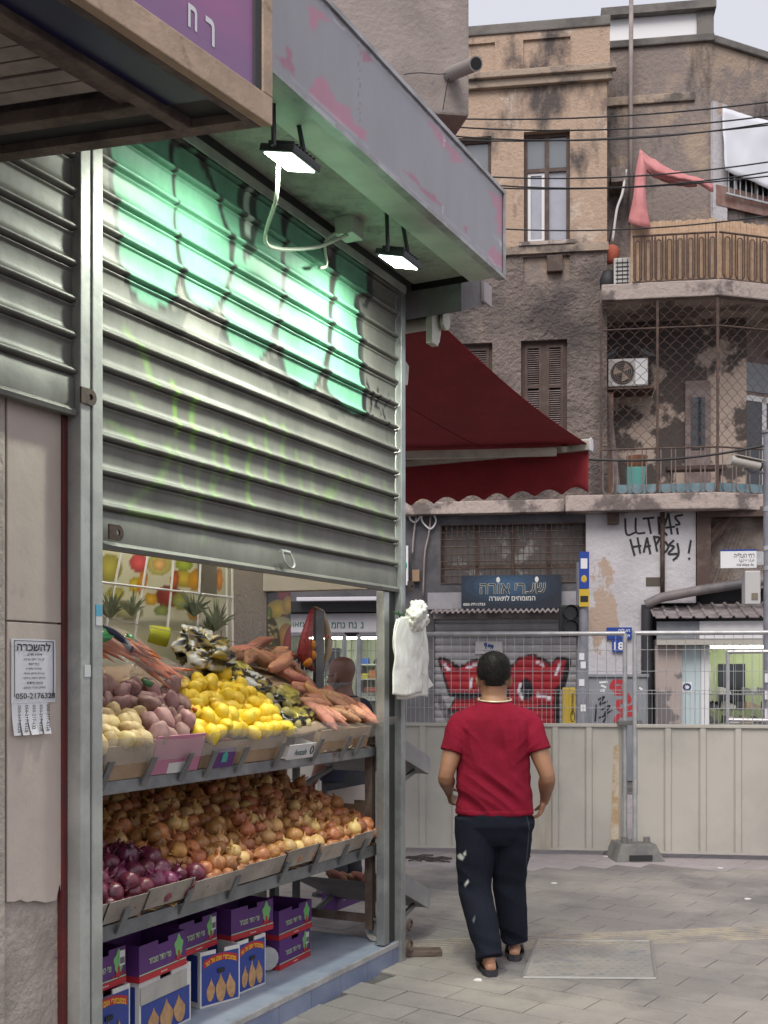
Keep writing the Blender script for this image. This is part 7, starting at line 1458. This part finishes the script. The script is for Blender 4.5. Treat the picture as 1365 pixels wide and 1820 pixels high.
# ================================================================== people
def ring(cx, cy, z, rx, ry, n=24, p=2.3):
    o = []
    for t in np.linspace(0, 2 * math.pi, n + 1)[:-1]:
        c, s = math.cos(t), math.sin(t); o.append((cx + rx * math.copysign(abs(c) ** (2 / p), c), cy + ry * math.copysign(abs(s) ** (2 / p), s), z))
    return o
def limb(b, pts, n=16):      # pts: (x,y,z,r)
    P = catmull([Vector(p[:3]) for p in pts], 4); rr = []
    for i in range(len(pts) - 1):
        for k in range(4): t = k / 4; t = t * t * (3 - 2 * t); rr.append(pts[i][3] * (1 - t) + pts[i + 1][3] * t)
    rr.append(pts[-1][3]); return b.tube(P, rr, n)
def head(b, c, tilt=I4, s=1.0, beard=0):
    H = T(*c) @ tilt @ Matrix.Scale(s, 4)      # origin at the base of the skull, +y is the face
    prof = [(-.055, .062, .068, .012), (-.03, .066, .080, .018), (.0, .070, .088, .016), (.03, .074, .092, .008), (.06, .077, .097, .0), (.09, .078, .099, -.003), (.12, .075, .096, -.004), (.145, .066, .086, -.005), (.163, .050, .066, -.006), (.174, .028, .038, -.006), (.178, .008, .01, -.006)]
    b.loft([[H @ Vector(p) for p in ring(0, cy, z, rx, ry, 24, 2.1)] for z, rx, ry, cy in prof])
    b.loft([[H @ Vector(p) for p in ring(0, cy, z, rx, ry, 16, 2.2)] for z, rx, ry, cy in ((-.088, .022, .018, .072), (-.078, .036, .036, .056), (-.05, .052, .06, .04), (-.02, .06, .075, .026))])      # jaw and chin
    b.tube([H @ Vector(p) for p in ((0, .09, .055), (0, .106, .03), (0, .118, .008), (0, .098, -.004))], [.008, .011, .016, .008], 8)     # nose
    b.tube([H @ Vector(p) for p in ((-.03, .088, .062), (0, .096, .064), (.03, .088, .062))], .010, 8); b.tube([H @ Vector(p) for p in ((-.022, .086, -.034), (0, .096, -.034), (.022, .086, -.034))], .008, 8)
    for sd in (-1, 1):
        m = Matrix.Rotation(sd * .35, 4, 'Z'); b.ell(H @ Vector((sd * .083, -.004, .028)), (.010, .019, .033), 10, 8, (tilt @ m).to_3x3().to_4x4())
        b.ell(H @ Vector((sd * .088, -.012, .036)), (.008, .012, .022), 8, 6)
    return H
def hand(b, w_, d, palm_n, curl=.5, side=1, s=1.0):
    """palm and five fingers; w_ wrist, d pointing direction, palm_n towards which fingers curl, side=thumb direction sign"""
    w_ = Vector(w_); d = Vector(d).normalized(); n = Vector(palm_n); n = (n - d * n.dot(d)).normalized(); x = d.cross(n) * side
    limb(b, [(*(w_ - d * .02), .024 * s), (*(w_ + d * .03 * s), .026 * s)], 10)
    for k, (off, L) in enumerate(((-.030, .060), (-.010, .070), (.010, .066), (.028, .052))):
        p0 = w_ + d * .035 * s + x * off * .6 * s; p1 = w_ + d * .09 * s + x * off * s; c1 = curl * (.8 + .12 * k)
        q1 = p1 + (d * math.cos(c1) + n * math.sin(c1)) * L * .45 * s; q2 = q1 + (d * math.cos(c1 * 2.1) + n * math.sin(c1 * 2.1)) * L * .35 * s; q3 = q2 + (d * math.cos(c1 * 2.9) + n * math.sin(c1 * 2.9)) * L * .25 * s
        b.tube([p0, p1, q1, q2, q3], [.016 * s, .0125 * s, .0098 * s, .0088 * s, .006 * s], 8)
    p0 = w_ + d * .02 * s - x * .02 * s; p1 = w_ + d * .055 * s - x * .042 * s + n * .012; p2 = p1 + (d * .8 - x * .25 + n * .45).normalized() * .034 * s; p3 = p2 + (d * .85 + n * .6).normalized() * .026 * s
    b.tube([p0, p1, p2, p3], [.017 * s, .0125 * s, .0108 * s, .007 * s], 8)
def skin_mat(nm, c): return M(nm, c, .5, c2=tuple(x * .85 for x in c), ns=9, obj=True, bump=.06, bs=60)
def hair_shell(name, H, mat, parent, F, zlow, seed=1, top=1.0, blades=4500, ln=.017):
    """short hair: a cap over the skull plus thousands of short blades"""
    b = MB(); prof = [(.0, .073, .088, .0), (.03, .080, .098, -.002), (.06, .084, .104, -.004), (.09, .086, .107, -.006), (.12, .083, .104, -.007), (.147, .073, .093, -.008), (.167, .055, .072, -.008), (.180, .031, .042, -.008), (.185, .008, .01, -.008)]
    rs = []
    for z, rx, ry, cy in prof:
        r_ = []
        for x, y, zz in ring(0, cy, z, rx, ry, 30, 2.1):
            k = 1.0
            front = (y > .045 and z < .10)
            if front: k = .80
            low = zlow + (.035 if abs(x) > .05 else 0)
            if z < low: k = min(k, .86)
            r_.append(H @ Vector((x * k, y * k, zz)))
        rs.append(r_)
    b.loft(rs); o = b.build(name, mat, F, parent, smooth=True)
    r = random.Random(seed); bb = MB(); Hi = H
    for _ in range(blades):
        z = r.uniform(max(zlow, -.02), .185); i = max(j for j in range(len(prof)) if prof[j][0] <= z or j == 0); j = min(i + 1, len(prof) - 1); t = 0 if prof[j][0] == prof[i][0] else (z - prof[i][0]) / (prof[j][0] - prof[i][0]); t = min(max(t, 0), 1)
        rx, ry, cy = [prof[i][q] * (1 - t) + prof[j][q] * t for q in (1, 2, 3)]; a = r.uniform(0, 6.283); x, y = rx * math.cos(a), cy + ry * math.sin(a)
        if y > .045 and z < .1: continue
        if abs(x) > .06 and z < zlow + .03: continue
        d = Vector((x / rx, (y - cy) / ry, (z - .06) * 4 - .3)).normalized(); d = (d + Vector((r.gauss(0, .35), r.gauss(0, .35), r.gauss(0, .35) - .35))).normalized(); s = Vector((-math.sin(a), math.cos(a), 0)) * .0011; p = Vector((x * .985, y * .985, z))
        bb.add([Hi @ (p - s), Hi @ (p + s), Hi @ (p + d * ln * r.uniform(.5, 1.2))], [(0, 1, 2)])
    bb.build('hair_strands', mat, F, o, kind='stuff'); return o
def person(F, label, J, skin, shirt, trousers, shoe, hair=None, zlow=.0, beard=None, shirt_disp=None, trouser_px=None, vox=.0065):
    e = empty('person', F, label, 'person'); b = MB(); hs_ = J.get('hs', 1.0)
    nk = J['neck']; hd_ = J['head']; nw = J.get('nw', 1.0)
    H = head(b, hd_, J.get('tilt', I4), hs_)
    b.loft([ring(nk[0], nk[1] - .005, nk[2] - .06, .085 * nw, .07 * nw), ring(nk[0] * .6 + hd_[0] * .4, nk[1] * .6 + hd_[1] * .4 - .008, nk[2] - .005, .066 * nw, .064 * nw), ring(hd_[0], hd_[1] - .012, hd_[2] - .045, .060 * nw, .062 * nw), ring(hd_[0], hd_[1] - .012, hd_[2] + .02, .056 * nw, .064 * nw)])
    tor = J['torso']; b.loft([ring(x, y, z, rx * .8, ry * .72) for z, rx, ry, x, y in tor])
    for sd in ('L', 'R'):
        a = J['arm' + sd]; limb(b, [(*a[0], .054), (*[(p + q) / 2 for p, q in zip(a[0], a[1])], .056), (*a[1], .043), (*[(p * .65 + q * .35) for p, q in zip(a[1], a[2])], .047), (*a[2], .029)])
        dd = Vector(a[2]) - Vector(a[1]); hand(b, a[2], a[3] if len(a) > 3 else dd, a[4] if len(a) > 4 else (-a[0][0], .3, 0), J.get('curl', .55), 1 if sd == 'L' else -1)
        l = J['leg' + sd]; limb(b, [(*l[0], .085), (*[(p + q) / 2 for p, q in zip(l[0], l[1])], .075), (*l[1], .055), (*[(p * .6 + q * .4) for p, q in zip(l[1], l[2])], .055), (*l[2], .036)])
        fd = Vector((J['foot' + sd][0], J['foot' + sd][1], 0)).normalized(); an = Vector(l[2]); ft = Vector((0, 0, J['foot' + sd][2]))
        g = Vector((an.x, an.y, 0)); b.loft([[Vector((g.x, g.y, 0)) + fd * dy + Vector((fd.y, -fd.x, 0)) * (w_ * math.cos(t)) + Vector((0, 0, h0 + h_ * math.sin(t))) for t in np.linspace(0, 6.283, 13)[:-1]] for dy, w_, h0, h_ in ((-.055, .018, .04, .018), (-.045, .031, .045, .028), (0, .034, .06, .045), (.07, .038, .05, .032), (.13, .045, .038, .018), (.175, .04, .034, .012), (.195, .015, .032, .006))])
    body = from_mesh('body', remesh(b, vox, 2), F, e); body.data.materials.append(skin)
    # shirt
    b = MB(); b.loft([ring(x, y, z, rx, ry) for z, rx, ry, x, y in tor])
    for sd in ('L', 'R'):
        a = J['arm' + sd]; s0, s1 = Vector(a[0]), Vector(a[1]); mid = s0.lerp(s1, J.get('sleeve', .62)); inn = Vector((nk[0] * .55 + s0.x * .45, s0.y, nk[2] - .075))
        limb(b, [(*inn, .052), (*s0, .066), (*s0.lerp(mid, .5), .070), (*mid, .072)], 18)
    sm = remesh(b, vox, 3, shirt_disp); s_ = from_mesh('shirt', sm, F, e); sm.materials.append(shirt)
    # trousers
    b = MB(); pv = J['pelvis']; b.loft([ring(x, y, z, rx, ry) for z, rx, ry, x, y in pv])
    for sd in ('L', 'R'):
        l = [Vector(p) for p in J['leg' + sd]]; k_ = J.get('loose', 1.0); an = l[2] + Vector((0, 0, .02))
        limb(b, [(*l[0], .112 * k_), (*l[0].lerp(l[1], .5), .102 * k_), (*l[1], .088 * k_), (*l[1].lerp(an, .5), .080 * k_), (*an.lerp(l[1], .12), .071 * k_), (*an, .069 * k_)], 18)
    def td(co, n):
        zz = co.z; f = math.sin(38 * zz + 9 * co.x + 3 * mnoise.noise(co * 5)); g_ = math.exp(-((zz - .12) / .1) ** 2) + .8 * math.exp(-((zz - .5) / .09) ** 2) + .6 * math.exp(-((zz - .78) / .08) ** 2); return .004 * f * g_ + .016 * (g_ * .7 + .15) * (.3 - abs(mnoise.noise((co.z * 11 + co.x * 6, co.x * 5, co.y * 5)))) + .005 * mnoise.noise(co * 8)
    tm_ = remesh(b, vox, 8, td); t_ = from_mesh('trousers', tm_, F, e); tm_.materials.append(trousers)
    if trouser_px:
        q = [F @ v.co for v in tm_.vertices]; X = np.array([CX + p.x / p.y * FPX for p in q]); Z = np.array([HY - (p.z - EYE) / p.y * FPX for p in q]); C = draw(X, Z, trouser_px, (.011, .013, .022, 0)); Rm = F.to_3x3()
        for i, v in enumerate(tm_.vertices):
            if (Rm @ v.normal).y > .1: C[i, 3] = 0
        paint(tm_, C)
    for sd in ('L', 'R'):
        an = Vector(J['leg' + sd][2]); fd = Vector((J['foot' + sd][0], J['foot' + sd][1], 0)).normalized(); sv = Vector((fd.y, -fd.x, 0)); g = Vector((an.x, an.y, 0)); lift = 0
        out_ = [g + fd * dy + sv * wx for dy, wx in ((-.075, 0), (-.065, .03), (-.02, .043), (.06, .045), (.13, .055), (.19, .046), (.215, .0), (.19, -.046), (.13, -.055), (.06, -.045), (-.02, -.043), (-.065, -.03))]
        b = MB(); b.prism([(p.x, p.y) for p in out_], .003, .028); sl_ = b.build('shoe', shoe, F, e, bevel=.006)
        bb = MB(); bb.loft([[g + fd * dy + sv * (.056 * math.cos(t)) + Vector((0, 0, .024 + .062 * math.sin(t))) for t in np.linspace(-.05, math.pi + .05, 13)] for dy in (.06, .1, .15)], cap=False, closed=False); so = bb.build('strap', shoe, F, sl_, smooth=True); so.modifiers.new('s', 'SOLIDIFY').thickness = .006
        if J.get('rim'): MB().loft([[g + fd * (-.072 + .0 * k) + Vector((0, 0, .02))] * 1 + [g + fd * dy + sv * wx + Vector((0, 0, zz)) for dy, wx in ((.06, .047), (-.02, .045), (-.062, .033), (-.076, 0), (-.062, -.033), (-.02, -.045), (.06, -.047))] for k, zz in ((0, .026), (1, .045))], cap=False, closed=False).build('heel_rim', shoe, F, sl_)
    if hair: hair_shell('hair', H, hair, e, F, zlow)
    for sd in (-1, 1): MB().ell(H @ Vector((sd * .03, .083, .047)), (.011, .008, .008), 10, 6).build('eye', m_wht, F, e, smooth=True)
    return e, H
# ---- the man walking away
K = 1 / 317.
def wx(px): return (px - 880) * K
def wz(py): return EYE + (HY - py) * K
MF = T((880 - CX) / FPX * 6.3, 6.3)
torso = [(.862, .212, .135, wx(879), .0), (.90, .212, .140, wx(879), .0), (1.0, .205, .142, wx(878), .0), (1.10, .200, .140, wx(877), -.002), (1.2, .200, .138, wx(878), -.005), (1.28, .203, .136, wx(879), -.008), (1.34, .203, .128, wx(879), -.012), (1.39, .185, .114, wx(879), -.016), (1.43, .150, .098, wx(879), -.018), (1.465, .115, .084, wx(879), -.018), (1.49, .085, .072, wx(879), -.014)]
J = dict(neck=(wx(879), -.012, 1.50), head=(wx(878), .012, 1.566), hs=1.10, nw=1.14, tilt=Rx(-.06), torso=torso, sleeve=.55,
         armL=[(wx(818), -.01, 1.365), (wx(792), -.05, 1.075), (wx(800), .15, .975), (.12, .6, -.45), (.9, .2, -.2)], armR=[(wx(940), -.01, 1.37), (wx(969), -.07, 1.08), (wx(972), .07, .935), (-.26, .2, -.9), (-.9, .3, 0)],
         pelvis=[(.62, .0, .0, 0, 0), (.74, .185, .115, wx(879), .0), (.80, .203, .135, wx(878), -.008), (.86, .203, .135, wx(878), -.004), (.93, .185, .12, wx(878), 0)],
         legL=[(-.105, .0, .84), (-.115, .005, .46), (-.046, -.165, .075)], legR=[(.10, .0, .84), (.088, .10, .47), (.128, .165, .085)], footL=(-.05, 1, 0), footR=(.12, 1, 0), rim=True, curl=.5, loose=1.09)
J['pelvis'][0] = (.69, .15, .085, wx(879), 0)
m_skin = skin_mat('skin_tan', (.33, .165, .095)); m_shirt = M('shirt_red', (.235, .008, .028), .88, c2=(.195, .007, .023), ns=5, bump=.35, bs=160, obj=True, spec=.2)
m_trou = MP('trousers', .9, 0, (.011, .013, .022), bump=.3, bs=150, spec=.15); m_slip = M('slipper', (.025, .024, .03), .6)
m_hair = M('hair_black', (.010, .009, .009), .6, c2=(.02, .017, .015), ns=60, obj=True, spec=.2)
def ridge(x, y, s): return (.32 - abs(mnoise.noise((x, y, s)))) * 2
def folds(co, n):
    x, y, z = co; f = 0
    if n.y < .35:
        a, c = z * .8 + x * .6, x * .8 - z * .6          # diagonal pull folds across the back
        lowm = math.exp(-((z - 1.0) / .13) ** 2)
        f += .017 * lowm * ridge(a * 13, c * 3.2, 2.1) * (1 if abs(x) < .25 else 0)
        f += .012 * math.exp(-((z - 1.28) / .12) ** 2) * ridge(x * 14 + z * 3, z * 2.5, 5.5) * math.exp(-(x / .17) ** 2)
        f += .013 * math.exp(-((z - 1.25) / .10) ** 2) * ridge(z * 13 - abs(x) * 12, x * 3, 8.2) * math.exp(-((abs(x) - .17) / .07) ** 2)
        f -= .012 * math.exp(-((x + .01 * math.sin(9 * z)) / .025) ** 2) * math.exp(-((z - 1.24) / .14) ** 2)
    f += .004 * mnoise.noise(co * 14); f += .005 * (1 if z < .885 else 0); return f
SILV = sr(190, 195, 190)
tp = [('poly', [(812, 1520), (818, 1516), (826, 1524), (822, 1530), (814, 1526)], SILV), ('poly', [(822, 1517), (828, 1511), (829, 1520), (825, 1522)], SILV), ('poly', [(824, 1572), (832, 1562), (834, 1568), (827, 1577)], SILV), ('poly', [(839, 1636), (844, 1626), (845, 1632), (842, 1642)], sr(110, 115, 115)), ('line', [(936, 1450), (941, 1470), (936, 1530), (940, 1640)], 2, sr(60, 66, 74))]
man, Hm = person(MF, 'man in a crimson T-shirt and navy track trousers walking away', J, m_skin, m_shirt, m_trou, m_slip, m_hair, .012, None, folds, tp, .006)
MB().tube([(wx(879) + .092 * math.cos(t), -.012 + .084 * math.sin(t), 1.499 + .012 * math.sin(t)) for t in np.linspace(0, 6.283, 33)], .0055, 6).build('neck_band', M('gold_band', (.65, .55, .38), .4, .3), MF, man, smooth=True)
# ---- standing figures beyond the stand
def standing(hs=1.0, w_=1.0):
    tr = [(.86, .20 * w_, .14, 0, .01), (1.0, .20 * w_, .15, 0, .015), (1.15, .195 * w_, .145, 0, .01), (1.28, .205 * w_, .138, 0, 0), (1.36, .21 * w_, .125, 0, -.008), (1.42, .19 * w_, .10, 0, -.012), (1.455, .14 * w_, .085, 0, -.014), (1.48, .09, .074, 0, -.012)]
    return dict(neck=(0, -.01, 1.49), head=(0, .02, 1.575), hs=hs, tilt=Rx(-.04), torso=tr, sleeve=.6, armL=[(-.225 * w_, -.01, 1.385), (-.27 * w_, -.04, 1.09), (-.24 * w_, .1, .86)], armR=[(.225 * w_, -.01, 1.385), (.27 * w_, -.04, 1.09), (.24 * w_, .1, .86)],
                pelvis=[(.66, .12, .10, 0, 0), (.70, .19, .13, 0, 0), (.78, .2, .14, 0, 0), (.88, .195, .14, 0, 0), (.96, .19, .13, 0, 0)], legL=[(-.1, 0, .84), (-.1, .02, .46), (-.1, -.01, .08)], legR=[(.1, 0, .84), (.1, .02, .46), (.11, .0, .08)], footL=(-.1, 1, 0), footR=(.1, 1, 0), curl=.5)
m_skin2 = skin_mat('skin_brown', (.18, .085, .06)); m_shirt2 = M('shirt_navy', (.012, .014, .032), .85, c2=(.016, .018, .04), ns=5, bump=.3, bs=150, obj=True); m_tr2 = M('trousers_dark', (.03, .03, .035), .9)
J2 = standing(1.06, 1.06); bp = pix(612, HY, 8.3); BF = T(bp.x, bp.y) @ Rz(R(58)) @ Matrix.Scale(1.015, 4); BF = T(bp.x, bp.y) @ Rz(R(58))
bald, Hb = person(BF, 'bald bearded man in a navy T-shirt standing behind the sweet potatoes', J2, m_skin2, m_shirt2, m_tr2, m_slip, None, .0, None, lambda co, n: .004 * mnoise.noise(co * 9), None, .007)
m_beard = M('beard_grey', (.13, .12, .115), .9, c2=(.25, .24, .23), ns=60, obj=True, bump=.6, bs=120)
b = MB(); b.loft([[Hb @ Vector(p) for p in ring(0, cy, z, rx, ry, 22, 2.2)] for z, rx, ry, cy in ((-.1, .02, .018, .075), (-.088, .042, .042, .06), (-.06, .06, .066, .042), (-.025, .071, .088, .024), (.0, .075, .085, .010))]); b.build('beard', m_beard, BF, bald, smooth=True)
b = MB()
for sd in (-1, 1): b.tube([Hb @ Vector((sd * .032 + .022 * math.cos(t), .108, .046 + .017 * math.sin(t))) for t in np.linspace(0, 6.283, 13)], .002, 4); b.tube([Hb @ Vector((sd * .055, .106, .05)), Hb @ Vector((sd * .084, .0, .05))], .002, 4)
b.build('glasses', m_black, BF, bald)
m_shirt3 = M('shirt_stripe', (.22, .25, .26), .85, c2=(.16, .19, .2), ns=5)
t3 = m_shirt3.node_tree; wv = t3.nodes.new('ShaderNodeTexWave'); wv.bands_direction = 'Z'; wv.inputs['Scale'].default_value = 14; g3 = t3.nodes.new('ShaderNodeTexCoord'); t3.links.new(g3.outputs['Object'], wv.inputs['Vector']); cr3 = t3.nodes.new('ShaderNodeMix'); cr3.data_type = 'RGBA'; cr3.inputs[6].default_value = (.13, .16, .17, 1); cr3.inputs[7].default_value = (.34, .37, .38, 1); t3.links.new(wv.outputs['Fac'], cr3.inputs[0]); t3.links.new(cr3.outputs[2], t3.nodes['Principled BSDF'].inputs['Base Color'])
J3 = standing(.98, .95); cp = pix(690, HY, 13.0); PF3 = T(cp.x, cp.y) @ Rz(R(75)) @ Matrix.Scale(.955, 4)
PF3 = T(cp.x, cp.y) @ Rz(R(75))
person(PF3, 'grey-haired man in a striped grey shirt standing beyond the fence', J3, m_skin, m_shirt3, m_tr2, m_slip, M('hair_grey', (.2, .2, .2), .7), .02, None, lambda co, n: .004 * mnoise.noise(co * 9), None, .009)
